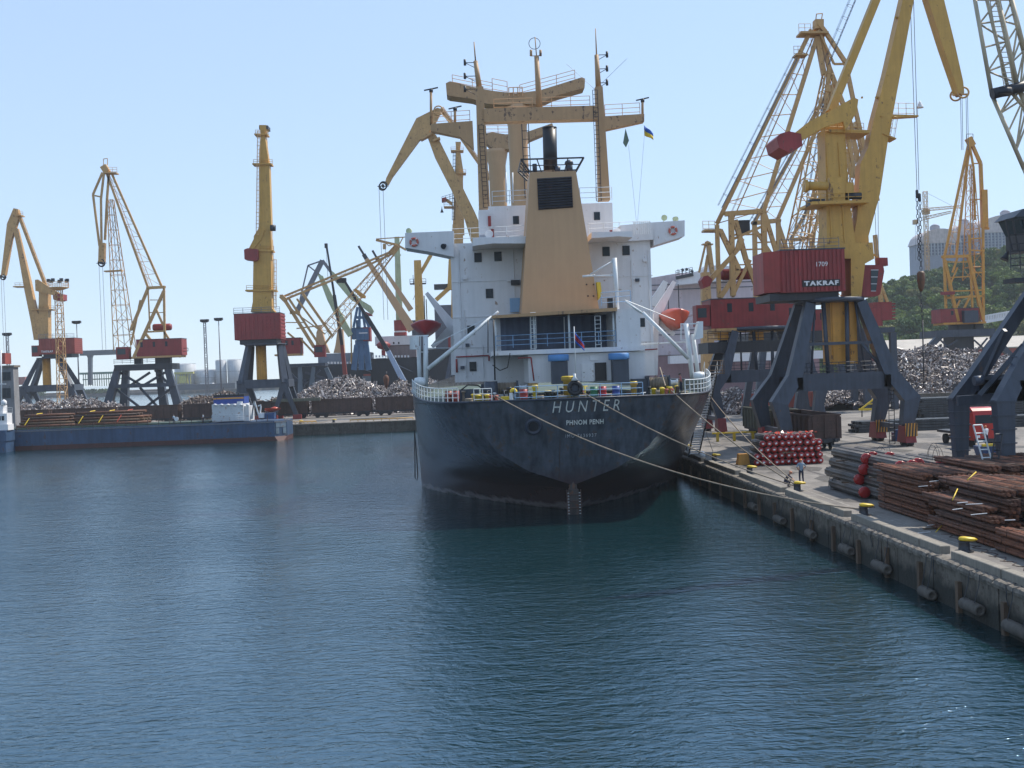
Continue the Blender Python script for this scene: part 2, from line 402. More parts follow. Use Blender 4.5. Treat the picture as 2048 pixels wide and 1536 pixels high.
# quay wall: capping stones one by one, wall face in panels, fenders, timbers
qw = thing("quay_wall", "long weathered concrete quay wall with capping stones running along the water", "quay wall", (QX, 12, 0))
wall = MB(); 
y = 12.0
cap = None; rnd = random.Random(3)
while y < 216:
    L_ = 2.1 if y < 110 else 6.3
    wall.cur = 0
    off = rnd.uniform(-0.03, 0.03)
    wall.box(QX + 0.06 + off, QX + 0.55, y + 0.02, min(y + L_ - 0.03, 216), -3, 1.72)
    wall.box(QX + 0.14, QX + 0.54, y + L_ - 0.03, y + L_ + 0.02, -3, 1.6)
    y += L_
wall.build("wall_face", TIDE_SHADE, qw)
def cap_mesh(seed, L_):
    rr = random.Random(seed); n = 9; vv = []; ff = []
    prof = [(0.56, 1.70), (0.0, 1.70), (-0.04, 1.84), (0.03, 1.97), (0.16, 2.02), (0.56, 2.02)]
    for i in range(n):
        yy = L_ * i / (n - 1)
        e = 0.04 if i in (0, n - 1) else 0
        for (a, b) in prof:
            vv.append((a + (rr.uniform(-.025, .025) + e if a < .5 else 0), yy, b + (rr.uniform(-.02, .02) - e if b > 1.75 else 0)))
    m = len(prof)
    for i in range(n - 1):
        for j in range(m - 1): ff.append((i * m + j, i * m + j + 1, (i + 1) * m + j + 1, (i + 1) * m + j))
    ff.append(tuple(range(m))); ff.append(tuple((n - 1) * m + j for j in range(m))[::-1])
    return vv, ff
caps = []
for sd_ in range(4):
    vv, ff = cap_mesh(sd_, 1.55)
    o = MB().mesh([(a + QX, b + 12, c) for a, b, c in vv], ff).build("capping_stone", "conc", qw); caps.append(o)
k = 0; y = 12.0
while y < 215:
    if k < 4: o = caps[k]
    else:
        o = caps[k % 4].copy(); COL.objects.link(o); o.parent = qw
    o.location = (0, y - 12.0, 0); k += 1; y += 1.6
for Y_ in [14 + 4.1 * i for i in range(30)]:
    t = MB(); t.box(QX - 0.14, QX + 0.04, Y_, Y_ + 0.26, -0.6, 1.55 + rnd.uniform(-.3, 0)); t.build("fender_timber", "wood", qw)
# curb beams with gaps at the bollards
cb = thing("quay_curb", "row of pale concrete curb beams laid along the quay edge", "curb", (QX + 0.42, 12, 2.0))
boll_y = [37.4, 50.2, 63.2, 76.1, 89.1, 102, 115, 128, 141, 154, 167, 180, 193, 206]
segs = []
lo = 13.0
for b_ in boll_y:
    segs.append((lo, b_ - 1.55)); lo = b_ - 0.35
segs.append((lo, 215))
shared = None; rr = random.Random(5)
for a, b in segs:
    n = max(1, int(round((b - a) / 2.35))); L_ = (b - a) / n
    for i in range(n):
        y0 = a + i * L_; jx = rr.uniform(-.03, .03)
        mb = MB()
        x0, x1, z0, z1 = QX + 0.42 + jx, QX + 0.88 + jx, 2.0, 2.36 + rr.uniform(-.012, .012)
        ya, yb = y0 + 0.015, y0 + L_ - 0.02; c = 0.03
        mb.mesh([(x0, ya, z0), (x1, ya, z0), (x1, yb, z0), (x0, yb, z0), (x0, ya, z1 - c), (x1, ya, z1 - c), (x1, yb, z1 - c), (x0, yb, z1 - c),
                 (x0 + c, ya + c, z1), (x1 - c, ya + c, z1), (x1 - c, yb - c, z1), (x0 + c, yb - c, z1)],
                [(0, 1, 5, 4), (1, 2, 6, 5), (2, 3, 7, 6), (3, 0, 4, 7), (4, 5, 9, 8), (5, 6, 10, 9), (6, 7, 11, 10), (7, 4, 8, 11), (8, 9, 10, 11), (0, 3, 2, 1)])
        mb.build("curb_beam", "block", cb)
# tube fenders, each slung on two chains
def fender_at(y, x=QX - 0.22, z=0.7, ln=1.45, first=None, lab=""):
    r_ = thing("tube_fender", lab, "fender", (x, y, z), "tube fenders slung along the quay wall")
    mb = MB(); mb.tube((x, y, z), (x, y + ln, z), 0.25, n=14); mb.ring((x, y, z), (0, 1, 0), .17, .08, 14, 5); mb.build("rubber_tube", FEND, r_)
    mb = MB()
    for q in (0.25, ln - 0.25):
        pts = [Vector((QX + 0.3, y + q, 2.03)), Vector((QX - 0.06, y + q, 2.0)), Vector((QX - 0.12, y + q, 1.5)), Vector((x - 0.1, y + q, z + 0.25))]
        mb.path(pts, 0.02, 4)
    mb.build("chain", "dark", r_, kind="stuff")
    return r_
FEND = paint("worn fender rubber", (0.11, 0.095, 0.08), 0.75, 0.25, 0.1, (0.05, 0.045, 0.04))
fy = [34.5, 38.4, 40.6, 44.6, 49.3, 54.6, 59.9, 66.5, 73.0, 80.0]
ords = ["nearest", "second nearest", "third", "fourth", "fifth", "sixth", "seventh", "eighth", "ninth", "tenth", "eleventh", "twelfth", "thirteenth", "farthest"]
for i, yy in enumerate(fy):
    fender_at(yy, z=0.42 - 0.14 * (i % 3 == 1) + .06 * (i % 4), ln=(1.45, 1.1, 1.7)[i % 3], lab=f"{ords[i]} worn rubber tube fender hanging on chains along the right quay wall")
# small loops of loose chain and wire hanging over the edge
for i, yy in enumerate([36.2, 42.6, 49.4, 57.2]):
    mb = MB(); pts = [Vector((QX + 0.25 + 0.1 * math.sin(i), yy, 2.05))]
    for q in range(6): pts.append(Vector((QX - 0.05 - 0.03 * math.sin(q), yy + 0.05 * math.sin(q * 2 + i), 2.0 - 0.16 * q)))
    mb.path(pts, 0.022, 4)
    tag(mb.build("hanging_chain", "dark"), f"{ords[i]} short dark chain hanging over the capping stones of the quay", "chain", "chains over the quay edge")

# crane rails and the track set in the pavement
mb = MB()
for xr, wdt in ((31.5, 0.12), (43.7, 0.12), (34.0, 0.08), (35.6, 0.08), (38.6, 0.08), (40.2, 0.08), (27.2, 0.10)):
    mb.box(xr - wdt / 2, xr + wdt / 2, 12, 340, 1.99, 2.012)
structure(mb, "rails", "dark")
mb = MB()
for xr in (31.5, 43.7, 34.8, 39.4, 27.2):
    wd = 0.35 if xr in (31.5, 43.7, 27.2) else 1.35
    mb.mesh([(xr - wd, 12, 2.004), (xr + wd, 12, 2.004), (xr + wd, 340, 2.004), (xr - wd, 340, 2.004)], [(0, 1, 2, 3)])
structure(mb, "track_bed", paint("track bed", (0.17, 0.155, 0.145), 0.9, 0.25, 0.3, (0.09, 0.08, 0.07), 2.0))
MAT["stain"] = paint("oily stain", (.075, .068, .062), .7, .3, .3, (.16, .145, .13), 3.0)
# bollards
def bollard(x, y, lab, first=[None]):
    if first[0] is None:
        r_ = thing("mooring_bollard", lab, "bollard", (x, y, 2.0), "yellow topped mooring bollards on the quay")
        mb = MB(); mb.lathe((x, y, 2.0), (0, 0, 1), [(0.42, 0), (0.42, 0.05), (0.25, 0.08), (0.23, 0.42), (0.27, 0.5)], 14)
        mb.build("stem", "dark", r_)
        mb = MB(); n = 14; pr = [(0.0, 0.0), (0.85, 0.02), (1.0, 0.10), (0.8, 0.17), (0.2, 0.20)]
        mb2 = MB()
        for k_, (q, h) in enumerate(pr):
            for i in range(n):
                g_ = 2 * math.pi * i / n; lean = 0.16 * max(0, math.cos(g_))
                mb2.v.append(Vector((x + 0.12 * q + math.cos(g_) * (0.36 + lean) * max(q, .02), y + math.sin(g_) * 0.30 * max(q, .02), 2.5 + h - 0.06 * max(0, math.cos(g_)) * q)))
        for k_ in range(len(pr) - 1):
            for i in range(n): mb2._f((k_ * n + i, k_ * n + (i + 1) % n, (k_ + 1) * n + (i + 1) % n, (k_ + 1) * n + i), True)
        mb2._f(tuple((len(pr) - 1) * n + i for i in range(n)), True)
        mb2.build("yellow_cap", "bright", r_); first[0] = r_; return r_
    return copy_thing(first[0], (x, y, 2.0), lab)
bl = ["", "nearest yellow topped bollard beside the rusty rods", "yellow topped bollard beside the far end of the rusty rods", "yellow topped bollard in front of the standing man, ropes around it",
      "yellow topped bollard beside the pile of red capped pipes", "yellow topped bollard right of the foot of the gangway", "yellow topped bollard left of the foot of the gangway"]
for i in range(1, 7): bollard(22.25, boll_y[i], bl[i])

mb = MB(); mb.mesh([(22.86, 12, 2.006), (22.98, 12, 2.006), (22.98, 215, 2.006), (22.86, 215, 2.006)], [(0, 1, 2, 3)]); structure(mb, "pavement_edge_line", paint("worn pale line", (.34, .32, .28), .9, .25, .5, (.18, .16, .14), 2.0))
# oil stains and patched slabs, each with an outline of its own
rs = random.Random(31)
for i in range(80):
    cx_, cy_, r_ = rs.uniform(23.5, 60), rs.uniform(60, 150), rs.uniform(.3, 1.9); n = 14; mb = MB()
    if 24.3 < cx_ < 30.5 and 95 < cy_ < 99: continue
    pts = [(cx_ + math.cos(6.283 * k / n) * r_ * rs.uniform(.6, 1.2), cy_ + math.sin(6.283 * k / n) * r_ * 1.6 * rs.uniform(.6, 1.2), 2.0085 + .0001 * i) for k in range(n)]
    mb.mesh(pts, [tuple(range(n))]); mb.build("ground_stain", "stain", None, None, "structure")

# ================================================================ the moored cargo ship, stern to the camera
CX = 7.6
ship = thing("cargo_ship", "large slate hulled cargo ship with buff funnel moored stern on beside the quay", "ship", (CX, 82, 0))
def lerp(a, b, t): return a + (b - a) * t
def lerp2(a, b, t): return (lerp(a[0], b[0], t), lerp(a[1], b[1], t))
def tabl(x, tab):
    for (x0, y0), (x1, y1) in zip(tab[:-1], tab[1:]):
        if x <= x1: return lerp(y0, y1, max(0, (x - x0) / (x1 - x0)))
    return tab[-1][1]
def hull_w(z): return tabl(z, [(2.2, 0.0), (3.4, 3.3), (4.9, 5.6), (6.45, 6.7), (8.75, 7.5)])
def hull_y0(z): return tabl(z, [(-2, 92), (0, 86.8), (1.2, 85.6), (2.2, 84.0), (8.75, 82.0)])
def ztop(Y): 
    t = min(1, max(0, (Y - 82.5) / 13)); return 8.75 + 0.8 * t * t * (3 - 2 * t)
def hull_curve(z, n=22):
    y0 = hull_y0(z)
    if z >= 2.2:
        t = min(1, (z - 2.2) / 6.55); w0 = hull_w(z)
        P = [(w0, y0), lerp2((4, 88), (10.8, 82.5), t ** .6), lerp2((11, 96), (12.4, 88.5), t ** .6), (12.4, lerp(107, 99, t))]
    else:
        t = max(0, min(1, z / 2.2))
        P = [(0, y0), lerp2((3, 90), (4, 88), t), lerp2((9.5, 99.5), (11, 96), t), (12.4, lerp(109, 107, t))]
    out = []
    for i in range(n + 1):
        u = i / n; a, b, c, d = (1 - u) ** 3, 3 * u * (1 - u) ** 2, 3 * u * u * (1 - u), u ** 3
        out.append((sum(k * p[0] for k, p in zip((a, b, c, d), P)), sum(k * p[1] for k, p in zip((a, b, c, d), P))))
    tip = 208 + z * 0.6
    out += [(12.4, 130), (12.4, 160), (12.0, 178), (9.5, 192), (5.0, 202 + z * .3), (0.05, tip)]
    return out
ZL = [-2.0, -0.8, 0.0, 0.6, 1.2, 1.7, 2.2, 2.8, 3.4, 4.1, 4.9, 5.7, 6.45, 7.2, 8.0, 8.75]
hm = MB(); rings = []
for side in (1, -1):
    base = len(hm.v); cs = [hull_curve(z) for z in ZL]; m = len(cs[0])
    for z, c in zip(ZL, cs):
        for (x, y) in c:
            zz = z
            if z >= 8.7: zz = ztop(y) + max(0, (y - 175)) * 0.05
            hm.v.append(Vector((CX + side * x, y, zz)))
    for k in range(len(ZL) - 1):
        for i in range(m - 1):
            a = base + k * m + i; hm._f((a, a + 1, a + m + 1, a + m), True)
# flat transom
ks = [k for k, z in enumerate(ZL) if z >= 2.2]
for k0, k1 in zip(ks[:-1], ks[1:]):
    z0, z1 = ZL[k0], ZL[k1]
    hm.mesh([(CX - hull_w(z0), hull_y0(z0), z0), (CX + hull_w(z0), hull_y0(z0), z0), (CX + hull_w(z1), hull_y0(z1), z1), (CX - hull_w(z1), hull_y0(z1), z1)], [(0, 1, 2, 3)])
def hull_mat():
    m = paint("weathered hull paint", (0.078, 0.086, 0.106), 0.27, 0.32, 0.26, (0.085, 0.06, 0.05), 0.8, streak=0.12)
    N, L = _nodes(m); b = N["Principled BSDF"]; src = b.inputs["Base Color"].links[0].from_socket
    tc = N.new("ShaderNodeTexCoord"); sp = N.new("ShaderNodeSeparateXYZ"); L.new(tc.outputs["Object"], sp.inputs[0])
    nz = N.new("ShaderNodeTexNoise"); nz.inputs["Scale"].default_value = 0.5; nz.inputs["Detail"].default_value = 8; nz.inputs["Roughness"].default_value = .7
    L.new(tc.outputs["Object"], nz.inputs["Vector"])
    ad = N.new("ShaderNodeMath"); ad.operation = 'MULTIPLY_ADD'; ad.inputs[1].default_value = 2.2; L.new(nz.outputs["Fac"], ad.inputs[0]); L.new(sp.outputs[2], ad.inputs[2])
    def band(lo, hi, col, src, amt=1.0):
        r = N.new("ShaderNodeMapRange"); r.inputs[1].default_value = lo; r.inputs[2].default_value = hi; r.inputs[3].default_value = amt; r.inputs[4].default_value = 0
        L.new(ad.outputs[0], r.inputs[0]); mx = N.new("ShaderNodeMix"); mx.data_type = 'RGBA'; mx.inputs["B"].default_value = (*col, 1)
        L.new(r.outputs[0], mx.inputs["Factor"]); L.new(src, mx.inputs["A"]); return mx.outputs["Result"]
    s1 = band(3.3, 4.8, (0.062, 0.037, 0.036), src)
    s2 = band(1.45, 1.75, (0.19, 0.17, 0.17), s1, 0.85)
    s3 = band(1.0, 1.3, (0.02, 0.018, 0.016), s2, 0.9)
    L.new(s3, b.inputs["Base Color"])
    bt = N.new("ShaderNodeTexBrick"); bt.inputs["Scale"].default_value = 1.0; bt.inputs["Mortar Size"].default_value = .018; bt.inputs["Mortar Smooth"].default_value = .6; bt.inputs["Brick Width"].default_value = 5.2; bt.inputs["Row Height"].default_value = 1.9
    bt.inputs["Color1"].default_value = (1, 1, 1, 1); bt.inputs["Color2"].default_value = (.8, .8, .8, 1); bt.inputs["Mortar"].default_value = (0, 0, 0, 1)
    cb_ = N.new("ShaderNodeCombineXYZ"); ax_ = N.new("ShaderNodeMath"); ax_.operation = 'ADD'; L.new(sp.outputs[0], ax_.inputs[0]); L.new(sp.outputs[1], ax_.inputs[1]); L.new(ax_.outputs[0], cb_.inputs[0]); L.new(sp.outputs[2], cb_.inputs[1]); L.new(cb_.outputs[0], bt.inputs["Vector"])
    nd = N.new("ShaderNodeTexNoise"); nd.inputs["Scale"].default_value = .9; nd.inputs["Detail"].default_value = 3; L.new(tc.outputs["Object"], nd.inputs["Vector"])
    b1 = N.new("ShaderNodeBump"); b1.inputs["Strength"].default_value = .35; b1.inputs["Distance"].default_value = .03; L.new(bt.outputs["Color"], b1.inputs["Height"])
    b2_ = N.new("ShaderNodeBump"); b2_.inputs["Strength"].default_value = .35; b2_.inputs["Distance"].default_value = .06; L.new(nd.outputs["Fac"], b2_.inputs["Height"]); L.new(b1.outputs[0], b2_.inputs["Normal"]); L.new(b2_.outputs[0], b.inputs["Normal"])
    return m
hm.build("hull", hull_mat(), ship)
# deck at the stern and behind
def deck_outline(z, dz=-0.12, inset=0.05):
    c = hull_curve(8.75); return [(CX + (x - inset), y + inset) for x, y in c], [(CX - (x - inset), y + inset) for x, y in c]
rt, lf = deck_outline(8.75)
dk = MB(); pts = [(x, y, 8.62) for x, y in lf] + [(x, y, 8.62) for x, y in rt][::-1]
n_ = len(lf)
for i in range(n_ - 1):
    dk.mesh([(lf[i][0], lf[i][1], 8.62), (rt[i][0], rt[i][1], 8.62), (rt[i + 1][0], rt[i + 1][1], 8.62), (lf[i + 1][0], lf[i + 1][1], 8.62)], [(0, 1, 2, 3)])
dk.build("deck", "deckg", ship)
# rub bar round the top edge
hu = hull_curve(8.75)
mb = MB()
for side in (1, -1):
    mb.rope([(CX + side * (x + .02), y - .02, ztop(y)) for x, y in hu[:24]], 0.09, 6)
mb.tube((CX - 7.5, 81.97, 8.75), (CX + 7.5, 81.97, 8.75), 0.08)
mb.build("rub_bar", "hull", ship)
# rudder head and skeg
mb = MB()
mb.hexa([(CX - .45, 84.0, -1.5), (CX + .35, 84.0, -1.5), (CX + .25, 86.8, -1.5), (CX - .35, 86.8, -1.5), (CX - .38, 83.7, 1.9), (CX + .38, 83.7, 1.9), (CX + .25, 85.4, 1.9), (CX - .25, 85.4, 1.9)])
mb.tube((CX, 84.3, 1.5), (CX, 84.2, 2.6), 0.3)
rud = mb.build("rudder", paint("fouled rudder steel", (0.075, 0.062, 0.058), 0.7, 0.3, 0.3), ship)
mb = MB()
for z in (0.5, 1.0, 1.5): mb.box(CX - .55, CX + .55, 83.62, 83.72, z, z + .07)
mb.box(CX - .55, CX - .47, 83.6, 83.7, -.5, 1.9); mb.box(CX + .47, CX + .55, 83.6, 83.7, -.5, 1.9)
mb.build("rudder_frame", "rustw", rud)
# writing on the transom
tup = Vector((0, -2.0, 6.55)).normalized()
def tr(px, py):                                # a point of the transom plane seen at this pixel
    d = M_c2w @ _cv(px, py); nrm = Vector((0, 6.55, 2.0)); p0 = Vector((0, 82, 8.75))
    return EYE + d * ((p0 - EYE).dot(nrm) / d.dot(nrm)) - Vector((0, .02, 0.005))
MAT["letter"] = paint("faded white lettering", (0.72, 0.72, 0.68), 0.6, 0.2, 0.12, (0.30, 0.25, 0.12), 3.0)
MAT["letter2"] = paint("worn grey lettering", (0.50, 0.51, 0.53), 0.6, 0.3, 0.3, (0.08, 0.08, 0.1), 6.0)
hull = [c for c in ship.children if c.name.startswith("hull")][0]
lettering("HUNTER", tr(1172, 812), (1, 0, 0), tup, 0.86, "letter", hull, shear=0.22, space=1.55, width=4.95, bold=-0.006)
lettering("PHNOM PENH", tr(1170, 844), (1, 0, 0), tup, 0.38, "letter", hull, space=1.1, width=2.75, bold=0.02)
lettering("IMO 7636937", tr(1162, 871), (1, 0, 0), tup, 0.25, "letter2", hull, space=1.3, width=2.3, bold=0.0)
# stern tube ring
c = tr(1067, 853); mb = MB(); mb.ring(c, (0, 6.55, 2.0), 0.52, 0.16, 24, 8); hw = mb.build("hawse_ring", "hull", ship)
mb = MB(); mb.lathe(c + Vector((0, -.03, 0)), (0, 6.55, 2.0), [(0.42, 0.0), (0.40, 0.02)], 20); mb.build("hole", "black", hw)
mb = MB()

for i in range(8):
    for s_ in (-1, 1): mb.box(CX + s_ * .42 - .06, CX + s_ * .42 + .06, 83.58, 83.62, .1 + i * .22, .14 + i * .22)
mb.build("draught_mark", "railw", ship, kind="stuff")
mb = MB()
a, b = tr(1120, 878), tr(1118, 960); mb.tube(a, b, 0.02, n=4); mb.build("draught_line", "rustw", ship)
# draught scale weld lines down the side
# ------------------------------------------------ deck houses
sh = MB()
sh.pbox(905, 481, 1305, 758, 100, 14)
house = sh.build("superstructure", "white", ship)
mb = MB(); 
for py in (560, 631, 692): 
    a = W(905, py + 4, 99.98); b = W(1305, py - 10, 99.98); mb.box(a.x, b.x, 99.93, 100.0, a.z - .03, a.z + .03)
mb.build("plate_seam", "white", house)
for (px, py, Y_, wpx, hpx) in ((956, 515, 100, 12, 16), (996, 513, 100, 12, 16), (1212, 503, 100, 12, 16), (1252, 501, 100, 12, 16), (979, 587, 100, 12, 16), (942, 660, 100, 12, 15), (946, 733, 100, 11, 16), (1283, 645, 100, 11, 15)):
    f = MB(); c = W(px, py, Y_); s_ = Y_ / FPX; ww, hh = wpx * s_ / 2, hpx * s_ / 2
    for x0, x1, z0, z1 in ((-ww - .06, ww + .06, hh, hh + .06), (-ww - .06, ww + .06, -hh - .06, -hh), (-ww - .06, -ww, -hh, hh), (ww, ww + .06, -hh, hh)):
        f.box(c.x + x0, c.x + x1, Y_ - .07, Y_ + .01, c.z + z0, c.z + z1)
    fr = f.build("window", "dark", house)
    MB().box(c.x - ww, c.x + ww, Y_ - .03, Y_ + .005, c.z - hh, c.z + hh).build("pane", "glass", fr)
# aft deckhouse: solid block to the right, open shelter, lower wall
ah = MB()
ah.pbox(1233, 618, 1281, 700, 91, 9.0)
ah.pbox(1057, 706, 1290, 762, 91.3, 8.7)
ah.pbox(985, 697, 1290, 706, 90.9, 9.1)
aft = ah.build("aft_deckhouse", "white", ship)
mb = MB(); mb.hexa([W(984, 637, 90.6), W(1234, 622, 90.6), W(1234, 622, 99.9), W(984, 637, 99.9), W(984, 631, 90.6), W(1234, 615, 90.6), W(1234, 615, 99.9), W(984, 631, 99.9)])
mb.build("shelter_roof", "tan_worn", aft)
mb = MB()
for px in (990, 1067, 1137, 1226): mb.tube(W(px, 634 if px < 1100 else 624, 91.2), W(px + 3, 702, 91.2), 0.085, n=6)
for px in (1060, 1128): mb.tube(W(px, 634, 95.5), W(px + 2, 702, 95.5), 0.05, n=5)
mb.build("shelter_post", "railw", aft)
mb = MB(); mb.box(W(1000, 660, 99).x, W(1225, 660, 99).x, 97.5, 97.6, W(1100, 698, 97.5).z, W(1100, 633, 97.5).z); mb.build("shelter_back_wall", paint("blue grey bulkhead", (0.10, 0.13, 0.20), 0.6, 0.2), aft)
mb = MB(); mb.rail([W(992, 697, 90.95), W(1232, 686, 90.95)], 1.0, 1.5, 0.028, 2); mb.build("railing", "bluerail", aft)
mb = MB(); mb.ladder(W(1197, 697, 91.0), W(1195, 632, 91.0), 0.45, 0.3, 0.03, (1, 0, 0)); mb.build("ladder", "railw", aft)
mb = MB(); mb.ladder(W(1068, 697, 91.0), W(1066, 625, 91.0), 0.4, 0.3, 0.03, (1, 0, 0)); mb.build("ladder", "railw", aft)
mb = MB(); mb.pbox(1163, 727, 1187, 763, 91.22, .08); dd = mb.build("door", "white2", aft)
mb = MB(); a = W(1168, 745, 91.2); mb.tube(a, a + Vector((0, -.06, 0)), .04); mb.build("handle", "dark", dd)
mb = MB(); mb.pbox(1190, 725, 1213, 762, 91.2, .12); mb.build("doorway", "black", aft, "dark open doorway")
mb = MB(); mb.pbox(1180, 711, 1197, 721, 91.22, .08); mb.build("notice_board", "white2", aft)
for x0, x1, py in ((1098, 1140, 708), (1220, 1262, 705)):
    mb = MB(); mb.pbox(x0 + 6, py + 12, x1 - 4, py + 60, 89.6, 1.2); v = mb.build("ventilator", "portal", ship)
    mb = MB(); a = W(x0, py + 15, 89.2); b = W(x1, py, 89.2); r_ = (b.x - a.x) / 2; zc_ = (a.z + b.z) / 2
    hh = (b.z - a.z) / 2; pr = [(r_ * .95, -hh), (r_, -hh * .8), (r_, hh * .8), (r_ * .9, hh)]
    mb.lathe(((a.x + b.x) / 2, 90.2, zc_), (0, 0, 1), pr, 16); mb.build("canopy", "blue", v)
# recess left of the lower wall: dark clutter hoses
mb = MB(); mb.box(W(990, 720, 97).x, W(1057, 720, 97).x, 99.0, 99.9, 8.62, W(1000, 706, 97).z); mb.build("recess_wall", "white", aft)
# red pipes on the wall
mb = MB(); mb.path([W(912, 714, 99.8), W(978, 711, 99.8), W(978, 722, 99.8)], .07, 6); mb.path([W(913, 718, 99.8), W(914, 745, 99.8)], .09, 6)
mb.path([W(1036, 716, 91), W(1062, 715, 91), W(1068, 762, 91)], .06, 6); mb.path([W(1285, 700, 99.8), W(1315, 698, 99.8)], .06, 6)
mb.build("fire_main", "red", ship)
mb = MB(); mb.tube(W(976, 640, 90.5), W(976, 706, 90.5), .04); mb.tube(W(987, 640, 90.5), W(990, 760, 90.5), .06)
mb.path([W(1020, 706, 90.5), W(1015, 735, 90.5), W(1000, 741, 90.5), W(985, 730, 90.5)], .04, 5); mb.build("hanging_cable", "black", ship)
# upper bridge deck, overhanging platform, wings
mb = MB(); mb.prism([W(945, 481, 98), W(1050, 478, 98), W(1050, 492, 98), W(985, 492, 98), W(945, 497, 98)], (0, 4, 0))
mb.prism([W(1178, 470, 98), W(1258, 468, 98), W(1258, 480, 98), W(1230, 478, 98), W(1178, 482, 98)], (0, 4, 0)); mb.build("platform", "white", ship)
mb = MB(); mb.prism([W(812, 470, 101), W(908, 466, 101), W(908, 517, 101), W(855, 506, 101), W(812, 499, 101)], (0, 3.0, 0)); wl = mb.build("bridge_wing", "white", ship)
mb = MB(); mb.prism([W(1302, 449, 101), W(1363, 445, 101), W(1363, 476, 101), W(1302, 495, 101)], (0, 3.0, 0)); wr = mb.build("bridge_wing", "white", ship)
mb = MB(); mb.prism([W(1236, 455, 101), W(1302, 449, 101), W(1303, 483, 101), W(1236, 487, 101)], (0, 3.0, 0)); mb.build("wing_screen", "white", ship)
mb = MB(); mb.pbox(978, 409, 1226, 484, 103, 8); br = mb.build("bridge_house", "white2", ship)
for px, py in ((1032, 440), (1194, 432)):
    MB().pbox(px - 6, py - 8, px + 6, py + 8, 102.94, .08).build("window", "glass", br)
mb = MB(); mb.pbox(958, 420, 978, 470, 101.5, 3); mb.build("signal_locker", "white", br); 
mb = MB(); mb.pbox(976, 432, 982, 452, 101.3, .3); mb.pbox(982, 458, 988, 474, 99, .3); mb.pbox(1220, 460, 1225, 470, 99, .3); mb.build("fire_box", "red", br)
mb = MB(); mb.rail([W(985, 409, 103.2), W(1054, 406, 103.2)], 1.2, 1.4, .03, 2); mb.rail([W(1160, 402, 103.2), W(1224, 400, 103.2)], 1.2, 1.4, .03, 2)
mb.rail([W(905, 484, 99.9), W(1050, 477, 99.9)], 1.15, 1.5, .03, 2); mb.rail([W(1178, 473, 99.9), W(1300, 468, 99.9)], 1.15, 1.5, .03, 2)
mb.build("railing", "railw", ship)
mb = MB()
for i in range(9): p = W(1268 + i * 4, 469 - i * .2, 98.6); mb.tube(p, p + Vector((0, 0, 1.15)), .025, n=4)
mb.tube(W(1266, 446, 98.6), W(1302, 444, 98.6), .03, n=4); mb.build("screen_bars", "railw", ship)
# floodlights on brackets
def flood(px, py, Y_, d=(0, -1, -.3), r=.28, m="palegreen", lab=None):
    mb = MB(); c = W(px, py, Y_); dv = Vector(d).normalized()
    mb.lathe(c, dv, [(.08, -.35), (r * .6, -.2), (r, .12), (r, .16)], 12); mb.tube(c - dv * .3, c - dv * .3 + Vector((0, 0, -.45)), .035, n=5)
    return mb.build("floodlight", m, ship, lab)
flood(819, 462, 101, (-.5, -1, -.2)); flood(1328, 435, 101); flood(1350, 438, 101, (.3, -1, -.4)); flood(978, 467, 98, (0, -1, -.5), .36, "white2"); flood(1233, 463, 98, (0, -1, -.5), .36, "white2")
flood(888, 492, 99.4, (-.6, -1, -.5), .25, "dark")
# ------------------------------------------------ funnel
FY = 95.0
def fun(y, d, pxs): return [W(pxs[0], y, FY), W(pxs[1], y, FY)]
a0, a1 = W(1043, 628, FY), W(1199, 622, FY); b0, b1 = W(1060, 346, FY + .4), W(1152, 341, FY + .4)
a1.z = a0.z = W(1121, 626, FY).z; b0.z = b1.z = W(1106, 343, FY + .4).z
mb = MB(); mb.hexa([a0, a1, (a1.x, FY + 6.2, a1.z), (a0.x, FY + 6.2, a0.z), b0, b1, (b1.x, FY + 4.6, b1.z), (b0.x, FY + 4.6, b0.z)])
fn = mb.build("funnel", "tan", ship)
def on_fun(px, py): return W(px, py, FY + .4 * (628 - py) / 285 - .03)
lv = MB(); cs_ = [on_fun(1074, 357), on_fun(1143, 353), on_fun(1146, 415), on_fun(1077, 420)]
lv.prism(cs_, (0, .06, 0)); louv = lv.build("louvre", paint("louvre blue black", (0.012, 0.016, 0.04), 0.5, .2), fn)
for i in range(12):
    t = (i + .5) / 12; p = cs_[0].lerp(cs_[3], t); q = cs_[1].lerp(cs_[2], t)
    o_ = Vector((0, -.08, 0)); s = MB(); s.beam(p + o_ * 1, q + o_ * 1, .10, .12, up=(0, -.7, .7)); s.build("slat", "dark", louv)
mb = MB(); p = W(1101, 342, 97.5); q = W(1099, 256, 97.5); mb.tube(p, q, .61, n=18); mb.ring(q, (0, 0, 1), .58, .07, 18); mb.build("exhaust_pipe", "black", fn)
mb = MB(); mb.tube(W(1139, 345, 97), W(1138, 328, 97), .3, n=10); mb.lathe(W(1138, 329, 97), (0, 0, 1), [(.3, 0), (.4, .1), (.3, .3), (.05, .4)], 10); mb.tube(W(1070, 345, 97), W(1069, 328, 97), .2); mb.tube(W(1115, 345, 97), W(1115, 333, 97), .25)
mb.build("vent_pipe", "portal", fn)
mb = MB(); 
z0 = b0.z; zt = z0 + .95
A = [Vector((b0.x, FY + .4, z0)), Vector((b1.x, FY + .4, z0)), Vector((b1.x, FY + 4.6, z0)), Vector((b0.x, FY + 4.6, z0))]
B = [Vector((b0.x - .75, FY - .4, zt)), Vector((b1.x + .6, FY - .4, zt)), Vector((b1.x + .6, FY + 5.4, zt)), Vector((b0.x - .75, FY + 5.4, zt))]
